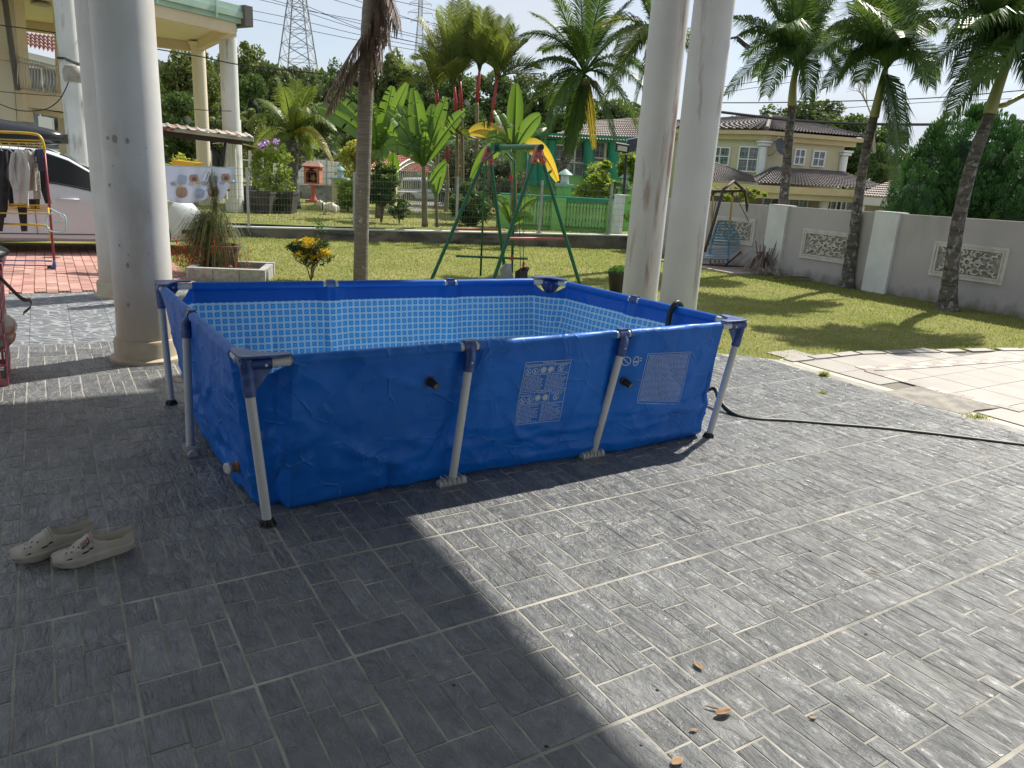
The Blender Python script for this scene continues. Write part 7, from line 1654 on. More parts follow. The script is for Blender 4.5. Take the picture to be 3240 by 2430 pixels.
line('thin upper cable across the right sky', [(1560, 222), (1700, 221), (1986, 213), (2212, 195), (2300, 187)], 30, .018, 'cables across the right sky'); line('thick black cable passing in front of the cream house roof', [(1540, 240), (1640, 252), (1715, 260), (1850, 267), (1986, 269), (2100, 267), (2300, 262)], 28, .045, 'cables across the right sky')
line('faint cable just below the thin upper cable', [(1760, 238), (1986, 222), (2212, 212), (2300, 208)], 42, .014, 'cables across the right sky'); line('faint high cable between the palm crowns', [(1560, 188), (1790, 151), (1990, 118), (2212, 84)], 60, .022, 'cables across the right sky'); line('second faint high cable between the palm crowns', [(1560, 200), (1790, 165), (1990, 132), (2212, 100)], 60, .018, 'cables across the right sky')
# bare branch tree
bt = thing('bare_tree', 'leafless pale branching treetop between the first two wall palms', 'tree', tuple(at(1880, 300, 40))); b = MB(); rr = random.Random(4)
def grow(p, d, l, r, dep_):
    q = p+d*l; b.tube([p, q], [r, r*.7], 4, caps=False)
    if dep_ == 0: return
    for k in range(3 if dep_ > 2 else 2): grow(q, (d+Vector((rr.gauss(0, .45), rr.gauss(0, .3), rr.gauss(.05, .35)))).normalized(), l*rr.uniform(.6, .85), r*.6, dep_-1)
grow(at(1885, 256, 40), Vector((-.5, 0, .8)).normalized(), .75, .05, 5); b.tube([at(1889, 330, 40), at(1885, 256, 40)], .08, 5); b.build('branches', mat('pale_bark', (.3, .26, .2), .9), bt)
# ================================================================== LEFT SIDE: PORCH HOUSE, CAR, RACK, SHELTER, BLANKET
CRM = mat('peach_cream_paint', (.68, .55, .38), .75, (.72, .60, .44), ns=1.2, nd=6, stain=((.50, .40, .27), 1.4, .62, .85, (1, 1, .5))); CRL = mat('pale_cream_soffit', (.74, .66, .50), .8, (.78, .71, .56), ns=1)
WTH = mat('streaked_white_column', (.70, .71, .68), .7, (.60, .61, .58), ns=2, nd=7, stain=((.22, .21, .20), 2.6, .575, .74, (1.8, 1.8, .4)))
lh = thing('cream_porch_house', 'cream porch with flat roof, green fascia and round white columns at the left', 'house', (-9, 16, 0))
zS = 4.25
def sf(x, y, z=zS): return gnd(x, y, z)
c1 = sf(505, 50); c2 = sf(424, 92)            # right end corners of the soffit (near, far)
dn = (sf(350, 14)-c1).normalized(); df = (sf(300, 76)-c2).normalized()
n1 = c1+dn*9; n2 = c2+df*9
MB().prism([c1, c2, n2, n1], Zv*.12).build('soffit', CRL, lh)
def beam(a_, b_, w, h, m, nm, zt=zS, up=0): MB().box((a_+b_)/2+Zv*(-h/2+up), ((b_-a_).length, w, h), (b_-a_)).build(nm, m, lh)
beam(c1+dn*.0, n1, .16, .22, CRM, 'edge_beam', up=-.003); beam(c2, n2, .16, .22, CRM, 'edge_beam', up=-.003); beam(c1-Vector((.04, 0, 0)), c2, .16, .22, CRM, 'edge_beam', up=-.004); 
m1, m2_ = c1.lerp(n1, .55), c2.lerp(n2, .55); beam(m1, m2_, .18, .25, CRM, 'cross_beam', up=-.005)
GRF = mat('green_fascia', (.36, .50, .40), .6, (.44, .58, .50), ns=2, stain=((.25, .13, .07), 3, .60, .75, (1, 1, .5)))
e_n = Vector((dn.y, -dn.x, 0)); e_n = e_n if e_n.y < 0 else -e_n
for k, (z0_, z1_, off) in enumerate(((.0, .10, .12), (.10, .22, .18), (.22, .34, .15))): MB().prism([c1+e_n*off+Zv*(z0_+.001*k)-dn*.12, n1+e_n*off+Zv*(z0_+.001*k), n1+e_n*off+Zv*z1_, c1+e_n*off+Zv*z1_-dn*.12], -e_n*.25).build('gutter_board', GRF, lh)
for k in range(5): p = c1+dn*(.55+k*1.3)+e_n*.19+Zv*.17; MB().box(p, (.03, .03, .34), dn).build('gutter_bracket', GRF, lh)
MB().box(c1-dn*.2+Zv*.16, (.20, .5, .40), dn).build('end_board', mat('dark_end_board', (.12, .11, .10), .8), lh)
def pcol(x0, x1, yt, yb, Y, wpx, m, cap=True, zb=None):
    p = at((x0+x1)/2, (yt+yb)/2, Y); q0_ = at(x1, yb, Y); q1_ = at(x0, yt, Y); cx_, cy_ = (q0_.x+q1_.x)/2, Y; r = wpx/2*Y/1606*.97; z0_ = q0_.z if zb is None else zb; z1_ = q1_.z
    o = MB().tube([(cx_, cy_, z0_), (cx_, cy_, (z0_+z1_)/2), (cx_, cy_, z1_-(.12 if cap else 0))], [r*1.02, r, r*.97], 24).build('column', m, lh, 40)
    if cap: MB().lathe([(r*.98, -.14), (r*1.1, -.12), (r*1.02, -.09), (r*1.18, -.06), (r*1.3, -.03), (r*1.3, 0)], (cx_, cy_, z1_), 24).build('capital', m, lh, 35)
pcol(430, 438, 92, 357, 20, 28, CRL, zb=0); pcol(489, 507, 52, 420, 18, 36, WTH, zb=UZ)
pC_ = at(500, 60, 18); MB().box((pC_.x, 18, at(489, 48, 18).z+.0), (.46, .46, .10)).build('column_cap_block', mat('stained_cap', (.22, .19, .15), .9, (.4, .36, .3), ns=8), lh)
MB().box(at(515, 350, 18.15)-Zv*0, (.12, .2, 1.9)).build('square_pier', WTH, lh)
# lamp post column, weathered
lp_ = thing('lamp_post', 'weathered round white post with a street lamp in front of the cream porch', 'post', (at(160, 200, 13).x, 13, 0))
a_ = at(142, -60, 13); cx_ = at(156, 165, 13).x; r = 44/2*13/1606
MB().tube([(cx_-.0, 13, 0), (cx_, 13, 2.2), (cx_, 13, a_.z)], [r*1.04, r, r*.95], 28).build('post', WTH, lp_, 40)
lpP = at(150, 126, 12.7); GYM = mat('lamp_grey', (.16, .17, .17), .6, (.1, .1, .1), ns=9)
MB().tube([at(125, 125, 12.85), at(140, 126, 12.7), at(150, 128, 12.55)], .02, 6).build('bracket', BLKM, lp_)
MB().tube([at(146, 128, 12.5), at(172, 139, 12.35)], [.05, .035], 8, flat=.7).build('lamp_arm', GYM, lp_, 40)
MB().lathe([(.06, .12), (.12, .10), (.15, .04), (.155, .0), (.15, -.03), (.145, -.12), (.14, -.13), (.02, -.13)], at(159, 158, 12.35), 16).build('lamp_bowl', mat('dirty_lamp_glass', (.40, .38, .33), .4, (.28, .26, .22), ns=9), lp_, 35)
MB().tube(smooth([at(152, 166, 12.4), at(140, 196, 12.3), at(124, 220, 12.2), at(98, 236, 12.1), at(60, 240, 12), at(30, 236, 12), at(0, 225, 12), at(-40, 210, 12)], 5), .008, 5, caps=False).build('lamp_cable', WIREM, lp_)
# balcony block
YBk = 15.0
bal_ = thing('balcony_house', 'white house corner with curved wrought iron balcony at the upper left edge', 'house', tuple(at(70, 200, YBk)))
MB().prism([at(35, 188, YBk), at(126, 203, YBk+.4), at(128, 240, YBk+.4), at(38, 229, YBk)], Vector((0, 2.2, 0))).build('balcony_slab', CRM, bal_); MB().prism([at(54, 231, YBk+.3), at(128, 243, YBk+.6), at(128, 254, YBk+.6), at(54, 240, YBk+.3)], Vector((0, 1.6, 0))).build('balcony_beam', CRM, bal_)
MB().prism([at(-60, -40, YBk), at(14, -40, YBk), at(36, 262, YBk), at(-40, 262, YBk)], Vector((0, .3, 0))).build('side_wall', CRL, bal_)
MB().prism([at(14, -20, YBk-.05), at(28, -20, YBk-.05), at(52, 262, YBk-.05), at(38, 262, YBk-.05)], Vector((0, .3, 0))).build('wall_pier', CRM, bal_)
MB().box(at(14, 122, YBk-.15), (.22, .2, .14)).build('wall_bracket', CRM, bal_)
MB().tube([at(8, -20, YBk-.3), at(16, 40, YBk-.3), at(38, 195, YBk-.3)], .05, 8).build('downpipe', mat('dark_downpipe', (.12, .11, .10), .6), bal_)
MB().prism([at(112, -30, 16.5), at(128, -30, 16.5), at(146, 330, 16.5), at(128, 330, 16.5)], Vector((0, .4, 0))).build('wall_pier', CRM, bal_)
# white far house seen through
YW = 24
MB().prism([at(28, 105, YW), at(122, 128, YW), at(122, 148, YW), at(28, 126, YW)], Vector((0, .5, 0))).build('white_eave', WFR, bal_); tileroof('roof', mat('old_brown_tile', (.24, .12, .10), .8, (.32, .2, .17), ns=4), bal_, (at(20, 98, YW-.3), at(260, 150, YW-.3), at(255, 92, YW+2), at(20, 70, YW+2)), 5, 26, amp=.07)
MB().prism([at(28, 126, YW+.3), at(200, 150, YW+.3), at(205, 340, YW+.3), at(28, 340, YW+.3)], Vector((0, .3, 0))).build('white_wall', mat('white_house_wall', (.66, .66, .63), .8, (.72, .72, .69), ns=1), bal_)
window(bal_, (at(95, 195, YW+.2)), 1.35, 1.35, Vector((1, .1, 0)).normalized(), Vector((.1, -1, 0)).normalized(), 2, 1, False); window(bal_, (at(92, 278, YW+.2)), 1.6, 1.3, Vector((1, .1, 0)).normalized(), Vector((.1, -1, 0)).normalized(), 2, 1, False)
MB().prism([at(82, 250, YW-.2), at(112, 255, YW-.2), at(115, 293, YW-.2), at(84, 290, YW-.2)], Vector((0, .1, 0))).build('white_panel', WFR, bal_)
# belly railing
IRON = mat('cream_iron', (.55, .50, .42), .5)
def bl(u, v):                               # u along the railing, v 0 bottom .. 1 top; bulges outwards
    x = 38+u*82; y = 190+u*15-v*(67+u*-6); w_ = math.sin(math.pi*min(v*1.15, 1))*.22*(1-v*.3); return at(x, y, YBk-.25+u*.2-w_)+Vector((.10*u*u*math.sin(math.pi*v), 0, 0))
railg = thing('balcony_railing', 'curved cream wrought iron railing on the upper left balcony', 'railing', tuple(bl(.5, 0)))
for v in (0, .06, .86, 1.0): MB().tube([bl(k/10, v) for k in range(11)], .016 if v in (0, 1.0) else .010, 5).build('rail', IRON, railg, True)
for k in range(15): u = k/14; MB().tube([bl(u, j/8*.86) for j in range(9)], .010, 5, caps=False).build('baluster', IRON, railg, True)
for k in range(14): u = (k+.5)/14; c = bl(u, .93); MB().tube([c+Vector((.05*math.cos(t*.8), 0, .05*math.sin(t*.8))) for t in range(8)], .007, 4).build('scroll', IRON, railg, True)
# wires in front
line('cable stretched across the upper left corner in front of the porch', [(-20, 52), (60, 62), (180, 80), (420, 120), (520, 140), (700, 160)], [13]*6, .009, 'cables by the cream porch'); line('lower thin cable across the left porch columns', [(-20, 196), (100, 206), (260, 216), (420, 236), (500, 240)], [13]*5, .006, 'cables by the cream porch'); line('pale stay cable rising behind the roof box', [(0, 335), (40, 365), (75, 385)], [13]*3, .014, 'cables by the cream porch')
# round ceiling light
tag(MB().lathe([(.19, 0), (.18, .03), (.10, .06), (.01, .065)], sf(88, 3)-Zv*.066, 18).build('ceiling_light', MATS['dirty_lamp_glass'], None, 35), 'round dirty ceiling light under the cream porch roof', 'lamp')
# shelter with rusty roof and hammock
st = thing('garden_shelter', 'low garden shelter with rusty corrugated roof behind the left porch column', 'shelter', tuple(at(440, 400, 16.5)))
a_, b_ = at(330, 270, 16), at(548, 297, 16); a2, b2 = at(330, 264, 17.6), at(540, 290, 17.6); RUSTR = mat('rusty_white_sheet', (.50, .47, .44), .7, (.34, .33, .31), ns=3, stain=((.36, .07, .03), 3.2, .54, .60, (1, 1, 1)))
rows = []
for v in range(7):
    row = []
    for k in range(121): p = a_.lerp(b_, k/120).lerp(a2.lerp(b2, k/120), v/6); row.append(p+Zv*(.03*(abs(math.sin(k*.26))**6)+.001))
    rows.append(row)
o = MB().grid(rows).build('roof_sheet', RUSTR, st); o.modifiers.new('solid', 'SOLIDIFY').thickness = .02
DKB = mat('dark_brown_steel', (.05, .03, .025), .7)
MB().prism([at(330, 279, 16.05), at(548, 306, 16.05), at(548, 299, 16.05), at(330, 272, 16.05)], Vector((0, .02, 0))).build('roof_edge', RUSTR, st)
MB().prism([at(330, 292, 16.2), at(520, 313, 16.2), at(520, 302, 16.2), at(330, 280, 16.2)], Vector((0, .12, 0))).build('beam', DKB, st)
MB().tube([at(488, 308, 16.2), at(488, 430, 16.2)], .045, 8).build('post', WTH, st); MB().tube([at(505, 308, 17.4), at(510, 430, 17.4)], .05, 8).build('post', WTH, st)
for (x0, y0, x1, y1) in ((455, 306, 474, 385), (487, 306, 474, 385)): MB().tube([at(x0, y0, 16.1), at((x0+x1)/2+(2 if x0 < 470 else -1), (y0+y1)/2, 16.05), at(x1, y1, 16.0)], [.02, .055, .035], 7).build('hanging_strap', BLKM, st, True)
tag(MB().prism([at(371, 345, 15.2), at(430, 352, 15.2), at(412, 360, 15.2), at(420, 366, 15.2), at(371, 366, 15.2)], Vector((0, .3, 0))).build('yellow_toy', mat('bright_yellow_plastic', (.75, .42, .02), .4), None), 'bright yellow plastic toy roof peeping above the blanket', 'toy')
# cream canopy structure beyond
cpy = thing('canopy', 'cream scalloped canopy on a white frame beyond the shelter', 'canopy', tuple(at(490, 330, 21)))
o = MB(); rows = []
for k in range(13):
    t = k/12; rows.append([at(424+t*150, 322-16*math.sin(math.pi*min(t*1.0, 1))**.7+.05*t*150, 21+v*1.2) for v in (0, .5, 1)])
o.grid(rows); o = o.build('canopy_cloth', mat('cream_canvas', (.62, .54, .42), .8, trans=.3), cpy, True); o.modifiers.new('solid', 'SOLIDIFY').thickness = .03
for x in (455, 520, 540, 566): MB().tube([at(x, 325, 21), at(x, 425, 21)], .04, 6).build('frame_post', WFR, cpy)
for y in (345, 385): MB().tube([at(515, y, 21), at(568, y+3, 21)], .025, 6).build('frame_rail', WFR, cpy)
# far left low roof
flr = thing('left_far_house', 'distant small house with mossy tiled roof seen between the left columns', 'house', tuple(at(250, 290, 30))); tileroof('roof', RTILEG, flr, (at(205, 280, 30), at(300, 295, 30), at(300, 262, 33), at(205, 250, 33)), 6, 14); MB().prism([at(200, 284, 30.5), at(300, 298, 30.5), at(300, 340, 30.5), at(200, 330, 30.5)], Vector((0, .3, 0))).build('wall', LW, flr)
# blanket on a line: cartoon print replaced by plain round animals, ice cones, cloud rings and squares
YBL = 9.95
def bfun(x, y): p = at(x, y, YBL); return p
lineP = [bfun(300, 352), bfun(370, 357.5), bfun(440, 360.5), bfun(509, 362.5)]
tag(MB().tube([bfun(262, 350)]+lineP+[bfun(512, 362.6)], .006, 6).build('clothes_line', mat('line_rope', (.5, .5, .48), .7), None), 'clothes line rod holding the printed blanket beside the left column', 'rod')
def bfold(x, y): return .022*math.sin(x*.16+y*.02)+.018*noise.noise(Vector((x*.04, y*.03, 2)))
def bedge(x):                               # lower hem of the blanket
    if x > 505: return 378
    t = (x-300)/(507-300); return 375+68*math.sin(math.pi*min(max(t*.93+.05, 0), 1))**.75 if t < .82 else 440-((t-.82)/.18)**1.6*62
rows = []
for i in range(37):
    v = i/36; rows.append([(lambda x: at(x, 361.5-(509-x)*.028+(bedge(x)-362)*v, YBL+bfold(x, v*80)*(.3+v)))(300+209*k/60) for k in range(61)])
BLK_ = mat('blanket_white', (.70, .74, .82), .85, (.66, .72, .84), ns=2, trans=.35)
bla = MB().grid(rows).build('blanket', BLK_, None, True); bla.modifiers.new('solid', 'SOLIDIFY').thickness = .004; tag(bla, 'pale blue white blanket printed with round brown cartoon animals on a line', 'blanket')
def blob(cx, cy, rx, ry, m, z=.008, sq=2.0, rot=0, n=18):
    pts = []
    for k in range(n):
        a = k/n*6.2832; c_, s_ = math.cos(a), math.sin(a); u = rx*math.copysign(abs(c_)**(2/sq), c_); v = ry*math.copysign(abs(s_)**(2/sq), s_); x = cx+u*math.cos(rot)-v*math.sin(rot); y = cy+u*math.sin(rot)+v*math.cos(rot)
        v_ = (y-(361.5-(509-x)*.028))/(max(bedge(x), 366)-362); pts.append(at(x, y, YBL+bfold(x, v_*80)*(.3+v_)-z-.009))
    c = sum(pts, Vector())/n; me = MB().add(pts+[c], [(k, (k+1) % n, n) for k in range(n)]).mesh('print', m); me.transform(wm(bla).inverted()); link('print', me, bla)
PBR = mat('print_brown', (.42, .31, .25), .9); PDB = mat('print_dark_brown', (.20, .12, .10), .9); PBL = mat('print_blue', (.40, .52, .70), .9); PYE = mat('print_yellow', (.75, .58, .22), .9); PRG = mat('print_ring', (.35, .38, .50), .9)
for (x, y) in ((393, 388), (461, 388), (431, 418)): blob(x, y, 10, 10, PBL, .006, 5, .15)
def beast(x, y, s):
    blob(x-6*s, y-7.5*s, 2.6*s, 2.4*s, PBR, .006); blob(x+6*s, y-7.5*s, 2.6*s, 2.4*s, PBR, .006); blob(x, y, 11*s, 10*s, PBR, .008, 2.4); blob(x+1*s, y+1*s, 4.4*s, 5*s, PDB, .010)
beast(418, 386, .9); blob(425, 395, 8, 3, PYE, .011, 2, .3); beast(487, 384, .9); blob(495, 393, 8, 3, PYE, .011, 2, .3)
for x in (393, 461+0): pass
beast(392, 416, 1.15); blob(390, 402, 3, 6, PYE, .011, 1.4); beast(461, 414, 1.15); blob(459, 401, 3, 6, PYE, .011, 1.4)
for (x, y) in ((374, 397), (441, 396)):
    blob(x, y, 7, 5, PRG, .009); blob(x, y, 6, 4.2, BLK_, .011)
    for dx in (-2, 1.5): blob(x+dx, y, .7, 2, PDB, .012, 4)
for (x, y) in ((412, 397), (480, 395), (506, 393)): blob(x, y, 5.5, 4, PBL, .008); blob(x, y, 4.6, 3.2, BLK_, .010)
for (x, y) in ((427, 415), (494, 411)): blob(x, y, 3.5, 3, PDB, .008, 1.5)
# ---- white car with roof box
car = thing('white_car', 'white car parked on the red pavers behind the porch columns', 'car', (-7.3, 11.2, 0), 0)
cdir = Vector((math.cos(R(28.8)), math.sin(R(28.8)), 0)); cn = Vector((-cdir.y, cdir.x, 0)); CO = gnd(0, 519.6, .2); CO.z = 0
def cp_(s, y, z): return CO+cdir*s+cn*(.85-y)+Zv*z            # s along, y half width outwards (towards camera +)
def tabl(x, tab):
    for (a, va), (b, vb) in zip(tab[:-1], tab[1:]):
        if x <= b: k = (x-a)/(b-a) if b > a else 0; k = max(0, min(1, k)); return va+(vb-va)*k
    return tab[-1][1]
SN = 2.55                                     # nose position
nose = (onpl(405, 500, CO, cdir)-CO).dot(cdir); SN = nose+.30
zt_ = {}
def zc(x, y, off=0): P_ = onpl(x, y, CO+cn*off, cdir); return (P_-CO).dot(cdir), P_.z
belt = [(SN-4.3, .98), (zc(115, 398)[0], zc(115, 398)[1]+.0), (zc(204, 414)[0], zc(204, 414)[1]), (SN-.9, .93), (SN-.45, .86), (SN-.12, .70), (SN, .50)]
roofz = [(SN-4.3, 1.35), (SN-4.0, zc(100, 322, .85)[1]-.03), (SN-2.6, zc(100, 322, .85)[1]+.02), (zc(100, 322, .85)[0], zc(100, 322, .85)[1]), (zc(150, 340, .85)[0], zc(150, 340, .85)[1]), (zc(204, 372, .85)[0], zc(204, 372, .85)[1]), (zc(204, 372, .85)[0]+.5, 1.02), (SN-.9, .98)]
print('panel car', SN, belt, roofz)
def halfw(s): e = max(0, (s-(SN-.75))/.75); e2 = max(0, ((SN-3.9)-s)/.4); return .85-.30*e**2.4-.10*e2**2
def lowz(s): return .20+.0*(s)
rows = []; NSC = 60
for i in range(NSC+1):
    s = SN-4.3+4.3*i/NSC; hwd = halfw(s); zb_ = tabl(s, belt); zl = .19+.05*max(0, (s-(SN-.5))/.5); row = []
    prof = [(.90, 0), (.99, .06), (1.0, .30), (1.015, .55), (1.01, .80), (.985, .93), (.95, 1.0)]
    for (kw, kz_) in prof: row.append(cp_(s, hwd*kw, zl+(zb_-zl)*kz_))
    top_ = zb_+.035; row += [cp_(s, hwd*.80, top_), cp_(s, 0, top_+.02), cp_(s, -hwd*.80, top_)]
    for (kw, kz_) in prof[::-1]: row.append(cp_(s, -hwd*kw, zl+(zb_-zl)*kz_))
    row.append(row[0]); rows.append(row)
cb_ = MB().grid(rows); n_ = len(rows[0]); cb_.f.append(tuple(range(n_-1))); cb_.f.append(tuple(range(NSC*n_, NSC*n_+n_-1))[::-1]); body_ = cb_.build('body', VW, car, 45)
rows = []; s_end = roofz[-2][0]
for i in range(41):
    s = SN-4.25+(s_end-(SN-4.25))*i/40; zr_ = tabl(s, roofz); zb_ = tabl(s, belt)+.0; k_ = max(0, min(1, (zr_-zb_)/.66)); wl = halfw(s)*.95; wt_ = halfw(s)*(.95-.19*k_)
    rows.append([cp_(s, wl, zb_), cp_(s, wl-(wl-wt_)*.5, zb_+(zr_-zb_)*.5), cp_(s, wt_, zb_+(zr_-zb_)*.93), cp_(s, wt_*.92, zb_+(zr_-zb_)*.985), cp_(s, 0, zr_+.02), cp_(s, -wt_*.92, zb_+(zr_-zb_)*.985), cp_(s, -wt_, zb_+(zr_-zb_)*.93), cp_(s, -wl, zb_)])
g_ = MB().grid(rows); g_.f += [tuple(range(8)), tuple(range(40*8, 41*8))[::-1]]; g_.build('cabin', VW, car, 40)
# side glass set into the cabin side
def sidep(s, k, out=.006): zr_ = tabl(s, roofz); zb_ = tabl(s, belt); kk = max(0, min(1, (zr_-zb_)/.66)); wl = halfw(s)*.95; wt_ = halfw(s)*(.95-.19*kk); return cp_(s, wl-(wl-wt_)*min(k/.93, 1)+out, zb_+(zr_-zb_)*k)
for (s0, s1, f0, f1) in ((SN-3.9, SN-3.0, .3, 1), (SN-2.92, SN-2.32, 1, 1), (SN-2.24, zc(208, 414)[0]+.25, 1, .0)):
    rows = []
    for i in range(17):
        s = s0+(s1-s0)*i/16; ktop = .90; lo_ = .04
        rows.append([sidep(s, lo_+(ktop-lo_)*j/6) for j in range(7)])
    MB().grid(rows).build('side_window', VG, car, True)
    MB().tube([r_[0] for r_ in rows], .012, 5).build('window_seal', BLKP, car, True)
# windscreen
sw0 = roofz[4][0]-.1; rows = []
for i in range(13):
    s = sw0+(roofz[6][0]-sw0)*i/12; zr_ = tabl(s, roofz)+.012; zb_ = tabl(s, belt); w_ = halfw(s)*.66+.02*i/12
    rows.append([cp_(s, w_*(-1+j/4), zr_+.02*(1-(j/4-1)**2)) for j in range(9)])
MB().grid(rows).build('windscreen', VG, car, True)
for (s_) in (SN-2.28, SN-1.30, SN-3.3): MB().tube([cp_(s_, halfw(s_)*1.016, .30), cp_(s_, halfw(s_)*1.022, .6), cp_(s_, halfw(s_)*.985, tabl(s_, belt)-.03)], .004, 4).build('door_gap', BLKP, car)
MB().tube([cp_(SN-3.4+k*.2, halfw(SN-3.4)*1.006, .30) for k in range(13)], .006, 4).build('sill_line', BLKP, car); MB().tube([cp_(SN-2.0, .875, .80), cp_(SN-1.85, .89, .80), cp_(SN-1.72, .875, .80)], .012, 6).build('door_handle', VW, car, True)
MB().sphere(tuple(cp_(SN-1.35, 1.0, .98)), .10, 12, 8, (1.1, .7, .75)).build('wing_mirror', VW, car, True)
hl = []
for i in range(9):
    s = SN-.58+.42*i/8; hl.append([cp_(s, halfw(s)*(1.0-.35*(i/8)**2)+.012, tabl(s, belt)-.06-.20*j/4*(1-.3*i/8)) for j in range(5)])
MB().grid(hl).build('headlight', mat('headlight_glass', (.50, .50, .42), .15, spec=.8, coat=.6), car, True)
MB().box(cp_(SN-.30, halfw(SN-.30)*1.0, .36), (.22, .06, .06), cdir).build('fog_lamp', VG, car)
for s_ in (SN-.85, SN-3.45):
    for side_ in (1, -1):
        c = cp_(s_, .80*side_, .31); MB().tube([c-cn*.09*side_*-1*0-cn*.0, c-cn*(-.0)], .01, 4) if False else None
        w_ = MB().tube([cp_(s_, .62*side_, .31), cp_(s_, .865*side_, .31)], .31, 24).build('wheel', BLKP, car, 35); MB().tube([cp_(s_, .86*side_, .31), cp_(s_, .874*side_, .31)], .20, 20).build('rim', GALV, w_, 35)
# roof box
rb = thing('roof_box', 'large black roof box on top of the white car', 'roof box', tuple(cp_(SN-2.8, 0, 1.75)))
ZB0 = zc(80, 320, .6)[1]; ZT0 = zc(0, 240, .6)[1]; tipS = (onpl(147, 304, CO+cn*.55, cdir)-CO).dot(cdir); rows = []; NB = 30
for i in range(NB+1):
    u = i/NB; s = tipS-2.1*(1-u); e = min(1, (1-u)/.75)**.62 if u > .25 else 1; e0 = min(1, u/.12)**.5; zbt = ZB0+.10*(u**3); ztp = zbt+.10+(ZT0-ZB0-.10)*e*e0; e0 *= max(.12, 1-((u-.9)/.1)**2*.9) if u > .9 else 1; w_ = (.20+.17*e)*e0+.02; zm = zbt+.10
    rows.append([cp_(s, .25+w_*a_, z_) for (a_, z_) in ((-.75, zbt), (.0, zbt-.01), (.75, zbt), (.97, zm-.05), (1, zm-.012), (.985, zm), (.99, zm+.02), (.86, zm+(ztp-zm)*.62), (.62, zm+(ztp-zm)*.9), (0, ztp), (-.62, zm+(ztp-zm)*.9), (-.99, zm+.02), (-1, zm-.012), (-.97, zm-.05), (-.75, zbt))])
b = MB().grid(rows); n_ = 15; b.f += [tuple(range(n_-1))[::-1], tuple(range(NB*n_, NB*n_+n_-1))]; b.build('box_shell', mat('glossy_black_plastic', (.022, .023, .028), .28, spec=.6, bump=.05, bs=300, bd=.0005), rb, 50)
for s_ in (tipS-.5, tipS-1.5): MB().box(cp_(s_, .25, ZB0-.03), (.05, .9, .03), cdir).build('roof_bar', BLKP, rb)
# ---- drying rack
YR = 9.39
rk = thing('drying_rack', 'yellow and maroon clothes drying rack on wheels in front of the white car', 'rack', tuple(gnd(60, 575)))
YEL = mat('yellow_enamel', (.62, .42, .03), .4, (.55, .36, .04), ns=9); MAR = mat('maroon_enamel', (.22, .035, .05), .45); BLU = mat('blue_enamel', (.05, .10, .30), .45)
def rp_(x, y, d=0): return at(x, y, YR+d)
MB().tube(smooth([rp_(-90, 282), rp_(0, 285), rp_(70, 289), rp_(88, 297), rp_(95, 315), rp_(96, 330)], 5), .016, 8).build('top_frame', YEL, rk, True)
MB().tube([rp_(96, 328), rp_(106, 430), rp_(114, 530), rp_(118, 572)], .015, 8).build('post', MAR, rk, True)
for (y, d) in ((302, 0), (308, .12), (314, .24)): MB().tube([rp_(-90, y-4, d), rp_(91, y+2, d)], .010, 6).build('top_rail', YEL, rk)
for (y, d) in ((443, 0), (447, .08), (451, .16), (455, .24), (461, -.1)): MB().tube([rp_(10 if d >= 0 else -60, y-2, d), rp_(104, y+1, d)], .009, 6).build('shelf_bar', YEL, rk)
MB().tube([rp_(104, 446, 0), rp_(105, 462, -.1)], .012, 6).build('shelf_end', YEL, rk)
MB().tube(smooth([rp_(-60, 482), rp_(80, 486), rp_(100, 490), rp_(108, 500), rp_(109, 520)], 4), .013, 8).build('lower_frame', YEL, rk, True)
for (y, d) in ((564, 0), (574, .0)): MB().tube([rp_(-60, y-3, d), rp_(112, y, d)], .008, 6).build('bottom_rail', BLU, rk)
MB().tube([rp_(118, 562), rp_(117, 576), rp_(113, 588)], [.016, .026, .018], 8).build('foot_bracket', BLU, rk, True); cw = rp_(110, 587, .05); cw.z = .03; MB().tube([cw-Vector((0, .02, 0)), cw+Vector((0, .02, 0))], .032, 14).build('castor', BLKP, rk, 40)
HANG = mat('hanger_wire', (.55, .55, .56), .4, metal=.4)
def hanger(parent, x, y, d=0, w=8, m=HANG): b = MB().tube([rp_(x-2.4+2.4*math.cos(2.6-t*.55)+2, y-4+4*math.sin(2.6-t*.55)*-1, d) for t in range(8)], .0035, 4, caps=False); b.tube([rp_(x, y, d), rp_(x, y+5, d)], .0035, 4); b.tube([rp_(x-w, y+12, d), rp_(x, y+5, d), rp_(x+w, y+12, d)], .005, 4); return b.build('hanger', m, parent)
def cloth(parent, prof, d, m, th=.05, nm='cloth', wav=.018, seed=0):
    "closed hanging sheet: rows (y, x_left, x_right) with soft vertical folds"
    rows = []; n = 14; K = len(prof); P_ = []
    for i in range((K-1)*5+1):
        t = i/5; a = min(int(t), K-2); f = t-a; P_.append([prof[a][j]*(1-f)+prof[a+1][j]*f for j in range(3)])
    for (y, xl, xr) in P_:
        fr = []; bk_ = []
        for k in range(n+1):
            u = k/n; x = xl+(xr-xl)*u; z = th*math.sqrt(max(0, 1-(2*u-1)**2)); wv = wav*math.sin(x*.32+seed+y*.02)+wav*.8*noise.noise(Vector((x*.15, y*.06, seed)))
            fr.append(rp_(x, y, d-z*.6+wv)); bk_.append(rp_(x, y, d+z*.6+wv))
        rows.append(fr+bk_[::-1][1:-1]+[fr[0]])
    return MB().grid(rows).build(nm, m, parent, True)
def garment(label, cat, parts, x, y, d, m, seed, w=8, hm=HANG):
    t = thing('hanging_garment', label, cat, tuple(rp_(x, y, d))); hanger(t, x, y, d, w, hm)
    for (nm, prof, th) in parts: cloth(t, prof, d+(0 if nm == 'body' or nm.startswith('leg') else -.03), m, th, nm, seed=seed)
    return t
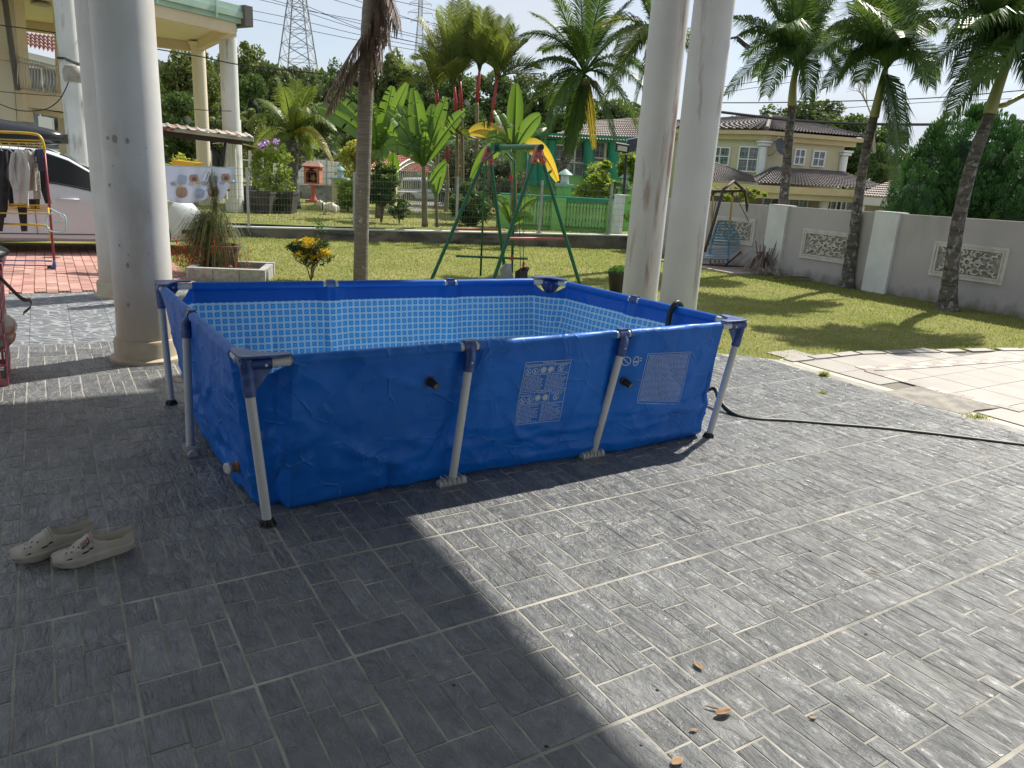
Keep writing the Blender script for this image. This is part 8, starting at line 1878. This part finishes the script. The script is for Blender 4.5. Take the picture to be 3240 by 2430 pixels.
BKC = mat('black_cloth', (.016, .016, .02), .85, (.03, .03, .036), ns=9, bump=.3, bs=120); WHC = mat('white_cloth', (.62, .62, .61), .85, (.55, .55, .54), ns=6, bump=.3, bs=120, trans=.2); GRC = mat('pale_grey_cloth', (.46, .44, .40), .85, (.40, .38, .35), ns=8, bump=.3, bs=120, trans=.2); NVC = mat('navy_cloth', (.035, .04, .075), .8, (.05, .055, .10), ns=12)
PTC = mat('patterned_cloth', (.55, .54, .50), .85, (.25, .27, .25), ns=60, nd=2, lo=.5, hi=.56, trans=.2)
garment('black long garment hanging at the very left of the rack', 'trousers', [('body', [(326, -12, 17), (380, -14, 19), (450, -14, 17), (470, -12, 13)], .05), ('leg_cloth', [(455, -12, 12), (500, -12, 6)], .04)], 2, 318, -.05, BKC, 1)
garment('black t-shirt behind the white hooded top on the rack', 'shirt', [('body', [(328, 12, 26), (360, 14, 44), (420, 16, 46), (444, 20, 40)], .05)], 20, 318, .15, BKC, 2)
garment('white hooded top with long sleeve on the drying rack', 'top', [('body', [(322, 34, 44), (330, 28, 52), (360, 27, 60), (400, 26, 60), (440, 30, 62)], .06), ('sleeve', [(330, 24, 33), (360, 19, 32), (390, 20, 36), (410, 28, 46)], .05), ('sleeve', [(330, 48, 57), (370, 54, 66), (420, 56, 62), (446, 59, 62)], .04)], 40, 318, -.10, WHC, 3)
garment('pale grey long sleeved shirt right of the white hooded top', 'shirt', [('body', [(324, 52, 62), (335, 48, 74), (370, 52, 76), (412, 52, 80)], .05), ('sleeve', [(330, 46, 54), (360, 48, 57), (384, 52, 56)], .03)], 57, 318, .0, GRC, 4)
garment('short sleeved patterned shirt hanging beside the navy shorts', 'shirt', [('body', [(326, 68, 76), (345, 68, 84), (380, 70, 86), (430, 73, 90)], .04), ('sleeve', [(332, 72, 80), (350, 76, 86), (365, 77, 84)], .03)], 72, 318, .05, PTC, 5)
garment('dark blue collar shirt behind the patterned shirt', 'shirt', [('body', [(322, 55, 68), (335, 56, 74), (370, 58, 78)], .04)], 64, 318, .2, NVC, 6)
garment('navy shorts with elastic waist clipped to the rack', 'shorts', [('body', [(322, 76, 93), (335, 73, 96), (352, 74, 98)], .05), ('leg_cloth', [(350, 82, 90), (370, 83, 95)], .04), ('leg_cloth', [(350, 88, 99), (370, 90, 102)], .04)], 85, 316, .0, NVC, 7)
garment('black trousers hanging lowest beside the maroon post', 'trousers', [('body', [(362, 78, 100), (400, 84, 103)], .05), ('leg_cloth', [(398, 84, 94), (440, 98, 108)], .04), ('leg_cloth', [(398, 90, 103), (440, 104, 112)], .04)], 90, 316, .22, BKC, 8)
garment('black trousers hanging under the white top below the shelf bars', 'trousers', [('body', [(420, 30, 58), (440, 32, 60)], .05), ('leg_cloth', [(438, 36, 58), (500, 46, 60)], .045), ('leg_cloth', [(430, 60, 86), (450, 66, 86)], .045)], 45, 400, .12, BKC, 9)
hb_ = thing('blue_hanger', 'pale blue plastic hangers hooked on the shelf of the rack', 'hanger', tuple(rp_(120, 480, -.15))); LBL = mat('pale_blue_plastic', (.35, .55, .60), .4)
MB().tube(smooth([rp_(108, 450, -.15), rp_(118, 456, -.15), rp_(130, 462, -.15), rp_(141, 468, -.15), rp_(141, 498, -.15), rp_(122, 502, -.15), rp_(104, 495, -.15), rp_(100, 470, -.15), rp_(112, 460, -.15)], 3), .008, 6).build('hanger_frame', LBL, hb_, True); MB().tube([rp_(120, 455, -.1), rp_(148, 482, -.1), rp_(112, 480, -.1)], .006, 5).build('hanger_frame', LBL, hb_, True)
